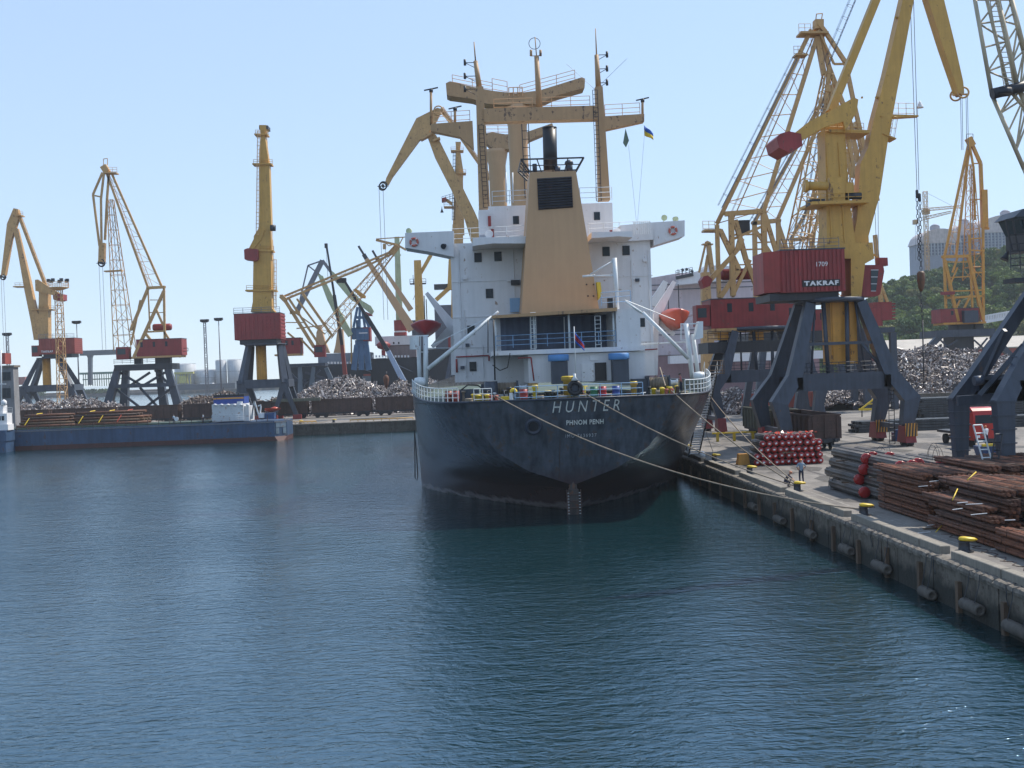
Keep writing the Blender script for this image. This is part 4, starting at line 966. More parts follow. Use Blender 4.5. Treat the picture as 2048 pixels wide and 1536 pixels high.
# ================================================================ harbour cranes
def pp(root, name, m, pts, Y, th, label=None):
    return MB().prism([W(x, y, Y) for x, y in pts], (0, th, 0)).build(name, m, root, label)
def bogie(mb, mb2, x, y, s=1.0):
    mb.hexa([(x - .55 * s, y - 1.2 * s, 2.35), (x + .55 * s, y - 1.2 * s, 2.35), (x + .55 * s, y + 1.2 * s, 2.35), (x - .55 * s, y + 1.2 * s, 2.35),
             (x - .5 * s, y - .75 * s, 4.0), (x + .5 * s, y - .75 * s, 4.0), (x + .5 * s, y + .75 * s, 4.0), (x - .5 * s, y + .75 * s, 4.0)])
    for d in (-.75, .75): mb2.tube((x - .3, y + d * s, 2.4), (x + .3, y + d * s, 2.4), .38, n=14)
def portal_knee(root, cx, cy, zr, a_top, a_mid, a_knee, a_foot, b_top, b_foot, zmid=9.2, zknee=6.7, beam_h=1.7, m="portal", red="red", ribs=False, lw=1.25):
    mb = MB(); mb.lathe((cx, cy, zr), (0, 0, 1), [(a_top + .6, 0), (a_top + .9, .1), (a_top + .9, .45), (a_top + .2, .5)], 24); mb.build("slewing_ring", m, root)
    for sx in (-1, 1):
        for sy in (-1, 1):
            P = [Vector((cx + sx * a_top, cy + sy * b_top, zr)), Vector((cx + sx * a_mid, cy + sy * lerp(b_top, b_foot, .65), zmid)),
                 Vector((cx + sx * a_knee, cy + sy * lerp(b_top, b_foot, .9), zknee)), Vector((cx + sx * a_foot, cy + sy * b_foot, 4.0))]
            mb = MB(); ww = [(.75 * lw, .8 * lw), (1.0 * lw, 1.15 * lw), (1.0 * lw, 1.35 * lw), (.85 * lw, .9 * lw)]
            # one swept box leg
            vv = []
            for k, (p, (u, v)) in enumerate(zip(P, ww)):
                q = P[min(k + 1, 3)] - P[max(k - 1, 0)]; ax, t, d = basis(q, (0, 1, 0))
                # ax is sideways within the portal plane, t the depth
                e = Vector((1, 0, -q.x / q.z if abs(q.z) > 1e-3 else 0)).normalized()
                vv += [p - e * v / 2 - Vector((0, u / 2, 0)), p + e * v / 2 - Vector((0, u / 2, 0)), p + e * v / 2 + Vector((0, u / 2, 0)), p - e * v / 2 + Vector((0, u / 2, 0))]
            ff = [(0, 3, 2, 1), (12, 13, 14, 15)]
            for k in range(3):
                for i in range(4): j = (i + 1) % 4; ff.append((k * 4 + i, k * 4 + j, k * 4 + 4 + j, k * 4 + 4 + i))
            mb.mesh(vv, ff)
            if ribs:
                for k in (2,):
                    for t in (0, .2, .4, .6, .8):
                        c = P[k].lerp(P[k + 1], t); d = (P[k + 1] - P[k]).normalized(); w_ = lerp(ww[k][1], ww[k + 1][1], t)
                        mb.beam(c - d * .04, c + d * .04, lw * 1.12, w_ * 1.05 + .1, up=(1, 0, 0))
            leg = mb.build("leg", m, root)
            mb, mb2 = MB(), MB(); bogie(mb, mb2, cx + sx * a_foot, cy + sy * b_foot); mb.build("bogie", red, leg); mb2.build("wheel", "dark", leg)
    mb = MB()
    for sy in (-1, 1):
        yy = cy + sy * lerp(b_top, b_foot, .65); mb.box(cx - a_mid, cx + a_mid, yy - .35, yy + .35, zmid - beam_h + .3, zmid + .3)
        mb.box(cx - a_foot * 0 - a_mid * .96, cx - a_mid * .96 + .5, cy - b_foot, cy + b_foot, zmid - 1.2, zmid)
        mb.box(cx + a_mid * .96 - .5, cx + a_mid * .96, cy - b_foot + .001, cy + b_foot - .001, zmid - 1.2, zmid)
    for sx in (-1, 1): mb.box(cx + sx * a_foot - .2, cx + sx * a_foot + .2, cy - b_foot, cy + b_foot, 3.6, 4.1)
    mb.build("crossbeam", m, root)
    mb = MB()
    for sx in (-1, 1):
        mb.tube((cx + sx * 1.2, cy - b_top, zr), (cx + sx * 1.0, cy - b_top - .3, zmid), .22, n=8); mb.tube((cx + sx * a_top * .8, cy - b_top, zr), (cx - sx * .2 + sx * 3, cy - 2.2, zmid), .12)
    mb.rail([(cx - a_mid, cy - 2.4, zmid + .3), (cx + a_mid, cy - 2.4, zmid + .3)], 1.1, 1.6, .035, 2)
    mb.build("strut", m, root)
def portal_vee(root, Y, ring, beamrow, feet, legw=1.1, dep=7.0, m="portal"):
    """ring=(x0,x1,y), beamrow=(x0,x1,y0,y1), feet rows ; legs converge to the ring, inverted vees below the beam"""
    x0, x1, yr = ring; bx0, bx1, by0, by1 = beamrow
    mb = MB(); c = W((x0 + x1) / 2, yr, Y); r_ = (x1 - x0) / 2 * Y / FPX; mb.lathe((c.x, Y + dep / 2, c.z), (0, 0, 1), [(r_, 0), (r_ * 1.02, .3), (r_ * .8, .35)], 24); mb.build("slewing_ring", m, root)
    cxm = c.x; k = 0
    mb = MB()
    for dy in (0, dep):
        a, b = W(bx0, (by0 + by1) / 2, Y), W(bx1, (by0 + by1) / 2, Y); zc = (a.z + b.z) / 2; h = (by1 - by0) * Y / FPX
        mb.box(a.x, b.x, Y + dy - .5, Y + dy + .5, zc - h / 2, zc + h / 2)
    for xx in (a.x, b.x): mb.box(xx - .55, xx + .55, Y - .4, Y + dep + .4, zc - h / 2 + .1, zc + h / 2 - .1)
    mb.build("crossbeam", m, root)
    for sx in (0, 1):
        for dy in (0, dep):
            top = Vector((lerp(cxm, (W(x0, yr, Y).x if sx == 0 else W(x1, yr, Y).x), .75), Y + dep / 2 + (dy - dep / 2) * .45, c.z))
            bot = Vector(((a.x + .5) if sx == 0 else (b.x - .5), Y + dy, zc)); mb = MB(); mb.beam(top, bot, legw * .8, legw * .8, legw * 1.1, legw * 1.1)
            foot = 2.3; sp = 2.6 * Y / 250
            mb.beam(bot, (bot.x - sp, Y + dy, foot), legw, legw, legw * .6, legw * .6); mb.beam(bot, (bot.x + sp, Y + dy, foot), legw, legw, legw * .6, legw * .6)
            leg = mb.build("leg", m, root)
            mb = MB()
            for q in (-sp, sp): mb.box(bot.x + q - .9, bot.x + q + .9, Y + dy - .5, Y + dy + .5, 2.02, 3.0)
            mb.build("bogie", "red", leg)
def ribbed_house(root, x0, x1, z0, z1, y0, y1, m="red", pitch=.35, name="machine_house", roof=True):
    mb = MB(); mb.box(x0, x1, y0, y1, z0, z1)
    if pitch:
        n = int((x1 - x0) / pitch)
        for i in range(n): mb.box(x0 + (i + .2) * (x1 - x0) / n, x0 + (i + .7) * (x1 - x0) / n, y0 - .09, y0 + .01, z0 + .08, z1 - .08)
        n = int((y1 - y0) / pitch)
        for i in range(n):
            ya, yb = y0 + (i + .2) * (y1 - y0) / n, y0 + (i + .7) * (y1 - y0) / n
            mb.box(x0 - .045, x0 + .01, ya, yb, z0 + .08, z1 - .08); mb.box(x1 - .01, x1 + .045, ya, yb, z0 + .08, z1 - .08)
    h = mb.build(name, m, root)
    if roof:
        mb = MB(); mb.box(x0 - .08, x1 + .08, y0 - .08, y1 + .08, z1, z1 + .12); mb.build("roof", "portal", h)
    return h
def hook_ropes(root, tops, bot, Y, r=.035, blk=None):
    mb = MB()
    for i, (x, y) in enumerate(tops):
        a = W(x, y, Y); zb = W(x, bot, Y).z; mb.tube(a, (a.x + .0, a.y, zb), r, n=4)
    mb.build("hoist_rope", "wire", root)
def sheave(root, px, py, Y, r_px, m="ochre", gap=.6):
    c = W(px, py, Y); r = r_px * Y / FPX; mb = MB()
    for s_ in (-gap, gap): mb.ring(c + Vector((-.2 * s_, s_, 0)), (0.25, 1, 0), r * .75, r * .14, 18, 6); mb.tube(c + Vector((0, s_ - .06, 0)), c + Vector((0, s_ + .06, 0)), r * .3, n=10)
    mb.beam(c + Vector((-r * 1.1, 0, -.05)), c + Vector((r * 1.1, 0, -.05)), .2, .15); mb.build("sheave", "dark" if m is None else m, root)

# ------------------------------------------------ the near right box jib crane (number 1709)
Y = 115.0
T = thing("portal_crane", "yellow box jib crane with a ribbed red house numbered 1709 on slate legs", "crane", (37.6, 115, 2.0))
portal_knee(T, 37.6, 115, 16.7, 2.6, 4.9, 6.7, 6.1, 1.8, 4.0, lw=1.25)
mb = MB(); c = W(1677, 610, Y); z0, z1 = W(1677, 728, Y).z, W(1677, 600, Y).z; mb.box(c.x - 1.35, c.x + 1.35, 113.6, 116.4, z0, z1)
mb.box(c.x - 1.2, c.x - 1.1, 113.5, 113.6, z0 + .3, z1 - .3); mb.box(c.x + .6, c.x + .7, 113.5, 113.6, z0 + .3, z1 - .3); mb.build("king_post", "yellow2", T)
mb = MB(); mb.beam((33.4, 112.3, 15.5 - 3), (41.8, 112.3, 15.5 - 3), .25, .3); mb.tube((39.9, 112.3, 12.4), (42.2, 112.4, 9.5), .16); mb.build("brace", "portal", T)
col = pp(T, "column", "yellow", [(1642, 262), (1681, 261), (1690, 400), (1703, 491), (1722, 505), (1646, 505), (1646, 491)], Y, 2.6)
mb = MB(); 
for a_, b_ in ((1656, 1672),): mb.prism([W(1652, 285, Y - 1.36), W(1654, 285, Y - 1.36), W(1666, 490, Y - 1.36), W(1663, 490, Y - 1.36)], (0, .12, 0)); mb.prism([W(1676, 285, Y - 1.36), W(1678, 285, Y - 1.36), W(1692, 490, Y - 1.36), W(1689, 490, Y - 1.36)], (0, .12, 0))
mb.build("stiffener", "yellow", col)
jib = pp(T, "jib", "yellow", [(1836, -150), (1801, 0), (1767, 149), (1742, 244), (1731, 298), (1716, 330), (1709, 440), (1699, 492), (1733, 492), (1732, 474), (1755, 389), (1770, 288), (1797, 142), (1823, 0), (1852, -150)], Y, 1.5)
mb = MB()
for x, y in ((1724, 195), (1791, 35), (1752, 195)):
    mb.tube(W(x, y, Y - .9), W(x, y, Y + .9), .12, n=8)
for x0, y0, x1, y1 in ((1760, 270, 1786, 281), (1756, 236, 1760, 236)): mb.beam(W(x0, y0, Y), W(x1, y1, Y), 1.8, .12)
mb.build("lug", "yellow", jib)
mb = MB(); mb.beam(W(1781, 234, Y), W(1835, 233, Y), 1.2, .3, .6, .15); mb.rail([W(1782, 232, Y - .5), W(1828, 233, Y - .5)], 1.35, .9, .03, 2); mb.build("side_platform", "yellow", jib)
mb = MB(); c = W(1840, 208, Y); mb.lathe(c + Vector((0, 0, -.4)), (0, 0, 1), [(.36, 0), (.33, .1), (.1, .6), (.05, .7)], 12); mb.tube(c + Vector((-.3, 0, -1.3)), c + Vector((-.2, 0, .3)), .03); mb.build("floodlight", "white2", jib)
mb = MB(); mb.ladder(W(1779, 276, Y - .9), W(1786, 234, Y - .9), .4, .35, .03, (0, 1, 0), True); mb.build("ladder", "yellow", jib)
bk = pp(T, "beak", "yellow", [(1786, -178), (1820, -182), (1868, -60), (1882, 0), (1903, 85), (1921, 166), (1923, 186), (1912, 190), (1907, 173), (1880, 95), (1850, 0), (1822, -110), (1790, -150)], Y, 1.3)
sheave(T, 1919, 188, Y, 14, "ochre")
tie = MB(); tie.beam(W(1818, -165, Y), W(1660, 225, Y), 1.0, .78); tie = tie.build("tie_beam", "yellow", T)
mb = MB(); mb.ladder(W(1750, -60, Y) + Vector((-.75, 0, 0)), W(1672, 128, Y) + Vector((-.75, 0, 0)), .5, .45, .03, (0, 1, 0), True); mb.build("ladder", "portal", tie)
mb = MB(); n = 0
for k in range(1, 1):
    y_ = -60 + (122 + 60) * k / n; x_ = 1747 - .418 * y_ - 3; c = W(x_, y_, Y) + Vector((-1.0, 0, .1)); mb.ring(c, (.38, 0, -.9), .42, .03, 10, 4)
pass
lev = pp(T, "counterweight_arm", "yellow", [(1715, 200), (1706, 196), (1664, 220), (1617, 244), (1583, 271), (1590, 282), (1600, 283), (1644, 257), (1685, 244), (1690, 262), (1712, 225)], Y - 2.0, .5)
mb = MB(); mb.prism([W(x, y, Y + 1.6) for x, y in [(1715, 204), (1664, 224), (1617, 248), (1590, 276), (1600, 283), (1644, 260), (1690, 258)]], (0, .5, 0)); mb.build("counterweight_arm", "yellow", T)
cw = pp(T, "counterweight", "red", [(1542, 284), (1549, 276), (1566, 271), (1590, 276), (1593, 299), (1566, 313), (1547, 303)], Y - .2, 4.2)
mb = MB(); mb.beam(W(1648, 268, Y), W(1728, 270, Y), 3.4, .3); mb.rail([W(1650, 266, Y - 1.7), W(1728, 268, Y - 1.7)], 1.1, 1.3, .03, 2); mb.beam(W(1612, 412, Y - .5), W(1725, 408, Y - .5), 4.2, .3); mb.rail([W(1614, 410, Y - 2.5), W(1725, 406, Y - 2.5)], 1.1, 1.3, .035, 2)
mb.build("platform", "yellow", T)
mb = MB(); mb.pbox(1660, 354, 1690, 405, Y - 2.2, 1.2); mb.pbox(1690, 365, 1708, 385, Y - 2.0, 1.6); mb.tube(W(1608, 372, Y - 2), W(1655, 372, Y - 2), .45, n=12); mb.tube(W(1608, 372, Y - 2.01), W(1614, 372, Y - 2.01), .65, n=12); mb.build("luffing_drive", "yellow", T)
mb = MB(); mb.tube(W(1690, 392, Y - 1.6), W(1722, 392, Y - 1.6), .35, n=10); mb.pbox(1620, 398, 1650, 410, Y - 2, 1.5); mb.build("luffing_motor", "dark", T)
mb = MB(); mb.ladder(W(1699, 405, Y - .8), W(1690, 275, Y - .8), .6, .4, .03, (1, 0, 0), True); mb.build("ladder", "yellow", T)
z0, z1 = W(1610, 588, Y).z, W(1610, 506, Y).z; hx0, hx1 = W(1562, 545, Y - 3.2).x, W(1690, 545, Y - 3.2).x
hs = ribbed_house(T, hx0, hx1, z0, z1, Y - 3.2, Y + 3.4, "red", .42)
mb = MB(); a = W(1528, 545, Y - 2.2); mb.hexa([(a.x, Y - 2.0, z0 + .1), (hx0, Y - 3.1, z0 + .1), (hx0, Y + 3.2, z0 + .1), (a.x, Y + 2.2, z0 + .1), (a.x, Y - 2.0, z1), (hx0, Y - 3.1, z1), (hx0, Y + 3.2, z1), (a.x, Y + 2.2, z1)]); mb.build("rear_casing", "red", hs)
mb = MB(); mb.box(a.x + .4, hx1 - .5, Y - 2.6, Y + 3, z0 - .75, z0 - .02); mb.build("frame", "dark", T)
mb = MB(); zc = W(1641, 566, Y - 3.3).z; xa, xb = W(1605, 566, Y - 3.3).x, W(1680, 565, Y - 3.3).x; mb.box(xa, xb, Y - 3.34, Y - 3.24, zc - .33, zc + .33); nb = mb.build("name_board", "black", hs)
lettering("TAKRAF", Vector(((xa + xb) / 2, Y - 3.345, zc)), (1, 0, 0), (0, 0, 1), .46, "white2", hs, "board_lettering", bold=.05, space=1.25, width=3.5)
lettering("1709", W(1644, 528, Y - 3.3), (1, 0, 0), (0, 0, 1), .46, "white2", hs, "number", width=1.15)
mb = MB(); mb.rail([(hx0, Y - 3.1, z1 + .1), (hx1 - .5, Y - 3.1, z1 + .1)], 1.0, 1.4, .03, 2); mb.build("roof_rail", "wire", hs)
mb = MB(); mb.prism([W(1704, 532, Y), W(1758, 532, Y), W(1760, 545, Y), W(1752, 590, Y), W(1745, 594, Y), (W(1704, 594, Y))], (0, 2.4, 0)); cab = mb.build("cab", "red", T)
mb = MB(); mb.prism([W(1742, 540, Y - 1.24), W(1757, 540, Y - 1.24), W(1752, 582, Y - 1.24), W(1742, 582, Y - 1.24)], (0, .04, 0)); mb.build("cab_window", "cabglass", cab)
mb = MB(); 
for q in (0, .33, .66, 1): mb.beam(W(1742, 540, Y - 1.28).lerp(W(1742, 582, Y - 1.28), q), W(1757, 540, Y - 1.28).lerp(W(1752, 582, Y - 1.28), q), .05, .06)
mb.build("window_bar", "white", cab)
pp(T, "turntable", "yellow", [(1640, 492), (1735, 488), (1738, 520), (1720, 530), (1712, 600), (1692, 604), (1692, 520), (1645, 520)], Y, 3.0)
mb = MB(); mb.beam(W(1735, 500, Y), W(1762, 520, Y), .15, .15); mb.beam(W(1735, 505, Y), W(1740, 492, Y), .4, .4); mb.build("cable_arm", "yellow", T)
pp(T, "small_counterweight", "red", [(1754, 516), (1772, 516), (1773, 532), (1754, 530)], Y, .9)
for x, y0 in ((1826, 0), (1832, 0)): pass
mb = MB()
for xt, xb_ in ((1819, 1834), (1826, 1838)): mb.tube(W(xt, -40, Y), W(xb_, 380, Y), .035, n=4)
for xt, xb_ in ((1749, 1754), (1756, 1757)): mb.tube(W(xt, 400, Y + 1), W(xb_, 516, Y + 1), .03, n=4)
mb.build("hoist_rope", "wire", T)
mb = MB()
for x in (1921, 1924, 1932, 1935): mb.tube(W(x, 190, Y), W(x + 2, 300, Y), .03, n=4)
mb.build("hoist_rope", "wire", T)
mb = MB()
for x, y in ((1834, 385), (1839, 392)): c = W(x, y, Y); mb.lathe(c + Vector((0, 0, -.5)), (0, 0, 1), [(.05, -.1), (.16, 0), (.16, .7), (.05, .8)], 8)
mb.build("swivel", "dark", T)
ch = MB()
def chain(mb, a, b, r=.13, step=.42):
    a = Vector(a); b = Vector(b); n = int((b - a).length / step); d = (b - a).normalized(); s_, t_, _ = basis(d)
    for i in range(n):
        c = a.lerp(b, (i + .5) / n); ax = s_ if i % 2 else t_; o = s_ if not i % 2 else t_
        pts = [c + d * (step * .62 * math.cos(g_)) + o * (r * math.sin(g_)) for g_ in [2 * math.pi * k / 6 for k in range(7)]]
        mb.path(pts, .035, 4)
chain(ch, W(1834, 395, Y), W(1838, 520, Y)); chain(ch, W(1840, 402, Y), W(1842, 540, Y)); chain(ch, W(1841, 575, Y), W(1845, 640, Y)); ch.build("chain", "dark", T)
mb = MB(); c = W(1842, 558, Y); mb.lathe(c + Vector((0, 0, -.9)), (0, 0, 1), [(.1, -.4), (.3, 0), (.42, .7), (.42, 1.5), (.25, 1.7)], 10); hk = mb.build("hook_block", paint("scuffed hook paint", (.12, .06, .03), .6, .3, .3), T)
mb = MB(); mb.tube(W(1845, 640, Y), W(1848, 776, Y), .09, .05, n=6); mb.build("sling", "dark", T)
for sy, x_, lb in ((111, 43.7, 0), (119, 43.7, 1)):
    mb = MB(); mb.box(x_ - .6, x_ + .6, sy - 1.28, sy - 1.24, 3.0, 4.3); hz = mb.build("hazard_board", "yellow2", T, "board with orange and dark hazard stripes")
    mb = MB()
    for i in range(4):
        u = x_ - .6 + i * .3; mb.mesh([(u, sy - 1.285, 3.0), (u + .15, sy - 1.285, 3.0), (u + .15 + .12, sy - 1.285, 4.3), (u + .12, sy - 1.285, 4.3)], [(0, 1, 2, 3)])
    mb.build("stripe", "dark", hz)
mb = MB(); mb.ladder((42.3, 111.2, 2.2), (42.5, 111.6, 8.4), .55, .4, .04, (1, 0, 0)); mb.build("ladder", "dark", T)

# ------------------------------------------------ lattice jib cranes
def lattice_crane(root, Y, sg, jib_, tie_, beak_, tower_, cwt, house_, cabp, m="ochre", th=3.2, mred="red", k=1.0):
    s_ = Y / FPX; P = lambda x, y, d=0: W(x, y, Y + d)
    (x0, y0, w0), (x1, y1, w1), nj = jib_
    mb = MB(); mb.lattice(P(x0, y0), P(x1, y1), th, 1.4, w0 * s_, w1 * s_, nj, .14 * k, .07 * k, (0, 1, 0)); mb.build("jib", m, root)
    mb = MB(); mb.ladder(P(x0, y0), P(x1, y1), .5, .8, .04, (0, 1, 0)); mb.build("jib_ladder", "dark", root)
    for pts in tie_:
        mb = MB()
        for a, b in zip(pts[:-1], pts[1:]): mb.beam(P(*a), P(*b), .6 * k, .6 * k)
        mb.build("tie_beam", m, root)
    if len(tie_) > 1:
        mb = MB(); A, B = tie_[0], tie_[1]; n = 9
        for i in range(n + 1):
            a = P(*A[0]).lerp(P(*A[-1]), i / n); b = P(*B[0]).lerp(P(*B[-1]), i / n); mb.tube(a, b, .07 * k, n=4)
            if i < n: mb.tube(a, P(*B[0]).lerp(P(*B[-1]), (i + 1) / n), .05 * k, n=4)
        a0, a1 = P(*A[0]), P(*A[-1]); off = (P(*B[-1]) - a1) * .35; mb.ladder(a0 + off * .4, a1 + off, .5, .8, .04, (0, 1, 0), True)
        mb.build("tie_lacing", m, root)
    mb = MB()
    for line, r in beak_:
        for dd in ((-.5, .5) if r < .3 else (0,)):
            for a, b in zip(line[:-1], line[1:]): mb.beam(P(a[0], a[1], dd), P(b[0], b[1], dd), r * 2 * k, r * 2 * k)
    mb.build("beak", m, root)
    mb = MB()
    for line, r in tower_:
        for dd in (-th / 2, th / 2):
            for a, b in zip(line[:-1], line[1:]): mb.beam(P(a[0], a[1], dd), P(b[0], b[1], dd), r * 2 * k, r * 2 * k)
    for line, r in tower_[:6]:
        for q in line: mb.beam(P(q[0], q[1], -th / 2), P(q[0], q[1], th / 2), r * 1.2 * k, r * 1.2 * k)
    mb.build("tower_frame", m, root)
    if cwt:
        x0, x1, y0, y1 = cwt; c0, c1 = P(x0, (y0 + y1) / 2), P(x1, (y0 + y1) / 2); r = abs(y1 - y0) * s_ / 2; c1.z = c0.z
        mb = MB(); mb.lathe(c0, c1 - c0, [(.02, 0), (r * .8, .02), (r, r * .4), (r, (c1 - c0).length - r * .4), (r * .8, (c1 - c0).length), (.02, (c1 - c0).length + .02)], 14); mb.build("counterweight", mred, root)
    x0, x1, y0, y1 = house_; z0, z1 = P((x0 + x1) / 2, y1).z, P((x0 + x1) / 2, y0).z
    h = ribbed_house(root, P(x0, y0, -2.6).x, P(x1, y0, -2.6).x, z0, z1, Y - 2.6, Y + 2.8, mred, 0)
    for u in (.18, .45, .72):
        xx = lerp(P(x0, y0).x, P(x1, y0).x, u); MB().box(xx - .3, xx + .3, Y - 2.64, Y - 2.58, lerp(z0, z1, .55), lerp(z0, z1, .85)).build("window", "glass", h)
    mb = MB(); mb.box(P(x0, y0).x - .6, P(x1, y0).x + .3, Y - 2.9, Y + 3, z0 - .5, z0 - .02); mb.build("base_frame", m, root)
    if cabp:
        x0, x1, y0, y1 = cabp; mb = MB(); mb.pbox(x0, y0, x1, y1, Y - 2.5, 2.4); cb_ = mb.build("cab", mred, root)
        mb = MB(); mb.pbox(x0 + (x1 - x0) * .1, y0 + (y1 - y0) * .15, x0 + (x1 - x0) * .75, y0 + (y1 - y0) * .6, Y - 2.54, .05); mb.build("window", "cabglass", cb_)

# crane behind the ship's right side
F = thing("portal_crane", "ochre lattice jib harbour crane standing behind the numbered crane, with a red barrel counterweight", "crane", (37.6, 144, 2.0))
portal_knee(F, 37.6, 144, 14.9, 3.6, 5.3, 6.9, 6.1, 2.6, 4.0, zmid=9.6, zknee=7.6, beam_h=1.5, lw=1.15)
mb = MB(); mb.pbox(1416, 682, 1592, 704, 141, 6); mb.rail([W(1416, 682, 141), W(1592, 678, 141)], 1.2, 1.5, .04, 2); mb.build("machinery_deck", "dark", F)
mb = MB()
for x in (1435, 1505): mb.pbox(x, 664, x + 22, 680, 141.5, 2)
mb.build("roller", "yellow2", F)
lattice_crane(F, 144, 1, ((1585, 575, 50), (1656, 150, 16), 12), [[(1622, 60), (1434, 447)], [(1634, 74), (1559, 315), (1528, 420)]],
    [([(1637, 47), (1648, 60), (1691, 125), (1705, 193), (1729, 300), (1718, 330)], .28), ([(1637, 50), (1658, 135), (1700, 245), (1716, 325)], .3), ([(1637, 60), (1668, 128), (1692, 128)], .15), ([(1658, 135), (1650, 230)], .25), ([(1634, 74), (1648, 150)], .35), ([(1628, 50), (1645, 50)], .7)],
    [([(1450, 428), (1530, 422)], .35), ([(1462, 425), (1466, 592)], .38), ([(1527, 422), (1531, 590)], .38), ([(1531, 450), (1462, 480)], .2), ([(1434, 450), (1438, 595)], .3), ([(1440, 460), (1478, 540), (1440, 595)], .35), ([(1470, 440), (1492, 520), (1520, 590)], .35), ([(1530, 430), (1575, 580)], .3),
     ([(1464, 470), (1529, 468)], .12), ([(1465, 500), (1530, 498)], .12), ([(1465, 530), (1530, 528)], .1), ([(1527, 577), (1492, 656)], .22), ([(1527, 577), (1541, 656)], .25), ([(1575, 590), (1545, 656)], .22), ([(1500, 520), (1466, 590)], .25)],
    (1441, 1514, 538, 561), (1421, 1577, 599, 656), (1393, 1420, 610, 652), "ochre", 3.4, "red", .85)
pp(F, "rear_lever", "ochre", [(1478, 470), (1488, 480), (1480, 500), (1418, 570), (1410, 562), (1470, 500)], 142, .6)
pp(F, "small_counterweight", "red", [(1399, 562), (1404, 554), (1412, 552), (1422, 560), (1417, 573), (1404, 578)], 142, 2.0)
mb = MB(); mb.beam(W(1597, 69, 144), W(1652, 69, 144), 2.2, .25); mb.rail([W(1598, 68, 143), W(1622, 68, 143)], 1.3, .8, .035, 2); mb.beam(W(1588, 112, 144), W(1612, 112, 144), 1.6, .2); mb.rail([W(1588, 111, 143.2), W(1605, 111, 143.2)], 1.2, .7, .035, 2)
mb.beam(W(1406, 462, 144), W(1440, 462, 144), 2, .25); mb.rail([W(1406, 461, 143), W(1430, 461, 143)], 1.2, .7, .035, 2); mb.path([W(1631, 45, 144), W(1633, 28, 144), W(1645, 27, 144), W(1642, 45, 144)], .07, 5); mb.build("platform", "ochre", F)
mb = MB(); mb.ladder(W(1594, 118, 142.8), W(1444, 415, 142.8), .5, .8, .04, (0, 1, 0), True); mb.build("ladder", "wire", F)
mb = MB(); mb.pbox(1478, 440, 1500, 466, 143, 2); mb.build("luffing_gear", "dark", F)
hook_ropes(F, [(1716, 330), (1719, 331)], 480, 144)

# left lattice crane on the jetty
B_ = thing("portal_crane", "ochre lattice jib crane on the left jetty, second from the left", "crane", (W(290, 760, 300).x, 300, 2.0))
lattice_crane(B_, 300, -1, ((250, 700, 34), (221, 400, 10), 10), [[(214, 348), (296, 575)], [(224, 348), (323, 572)]],
    [([(205, 345), (186, 389), (199, 492)], .28), ([(208, 345), (202, 398), (203, 490)], .28), ([(218, 345), (214, 400), (210, 480)], .3), ([(205, 486), (204, 524)], .85), ([(188, 391), (203, 394)], .2), ([(207, 332), (215, 345)], .9)],
    [([(294, 576), (330, 574)], .4), ([(328, 575), (330, 714)], .3), ([(328, 582), (268, 714)], .42), ([(296, 577), (266, 650), (262, 660)], .4), ([(291, 667), (326, 711)], .35), ([(329, 664), (360, 714)], .3), ([(296, 577), (300, 660)], .18), ([(300, 600), (329, 600)], .12), ([(298, 625), (329, 625)], .12), ([(291, 664), (330, 662)], .25), ([(281, 600), (262, 690)], .25), ([(312, 618), (326, 650)], .3)],
    (306, 343, 648, 662), (272, 363, 679, 712), (232, 257, 694, 719), "ochre", 4.5, "red", .9)
sheave(B_, 203, 526, 300, 9, "dark"); hook_ropes(B_, [(198, 528), (205, 528)], 705, 300, .05)
mb = MB(); mb.beam(W(213, 347, 300), W(235, 347, 300), 2.5, .3); mb.rail([W(216, 346, 299), W(234, 346, 299)], 1.5, 1, .05, 2); mb.path([W(207, 330, 300), W(207, 318, 300), W(215, 317, 300), W(215, 330, 300)], .1); mb.beam(W(210, 543, 300), W(245, 541, 300), 2, .3); mb.build("platform", "ochre", B_)
mb = MB(); mb.pbox(228, 728, 344, 740, 297, 8); mb.rail([W(228, 728, 297), W(344, 724, 297)], 1.2, 2, .05, 2); mb.build("machinery_deck", "dark", B_)
mb = MB(); mb.pbox(268, 714, 282, 728, 299, 2); mb.pbox(310, 714, 340, 728, 299, 2); mb.build("roller", "dark", B_)
mb = MB(); mb.path([W(363, 697, 299), W(376, 696, 299), W(376, 702, 299), W(363, 703, 299)], .08); mb.build("rear_rail", "dark", B_)
for (a, b) in (((236, 738), (218, 805)), ((252, 738), (249, 808)), ((318, 738), (328, 808)), ((336, 738), (355, 805))):
    far = a[0] in (252, 318); mb = MB(); yy = 305 if far else 298; q = W(b[0], b[1], yy); p = W(a[0], a[1], yy); q = p + (q - p) * ((2.2 - p.z) / (q.z - p.z)); mb.beam(p, q, 1.6, 1.6, 2.2, 2.2); mb.build("leg", "portal", B_)
mb = MB(); mb.beam(W(222, 773, 297), W(349, 769, 297), 1, 1.0)
for a, b in (((240, 745), (285, 772)), ((330, 745), (285, 772)), ((228, 775), (300, 830)), ((345, 775), (270, 830)), ((280, 775), (330, 830)), ((310, 740), (340, 770)), ((300, 745), (262, 770))): mb.beam(W(*a, 299), W(*b, 299), .6, .6)
mb.build("bracing", "portal", B_)

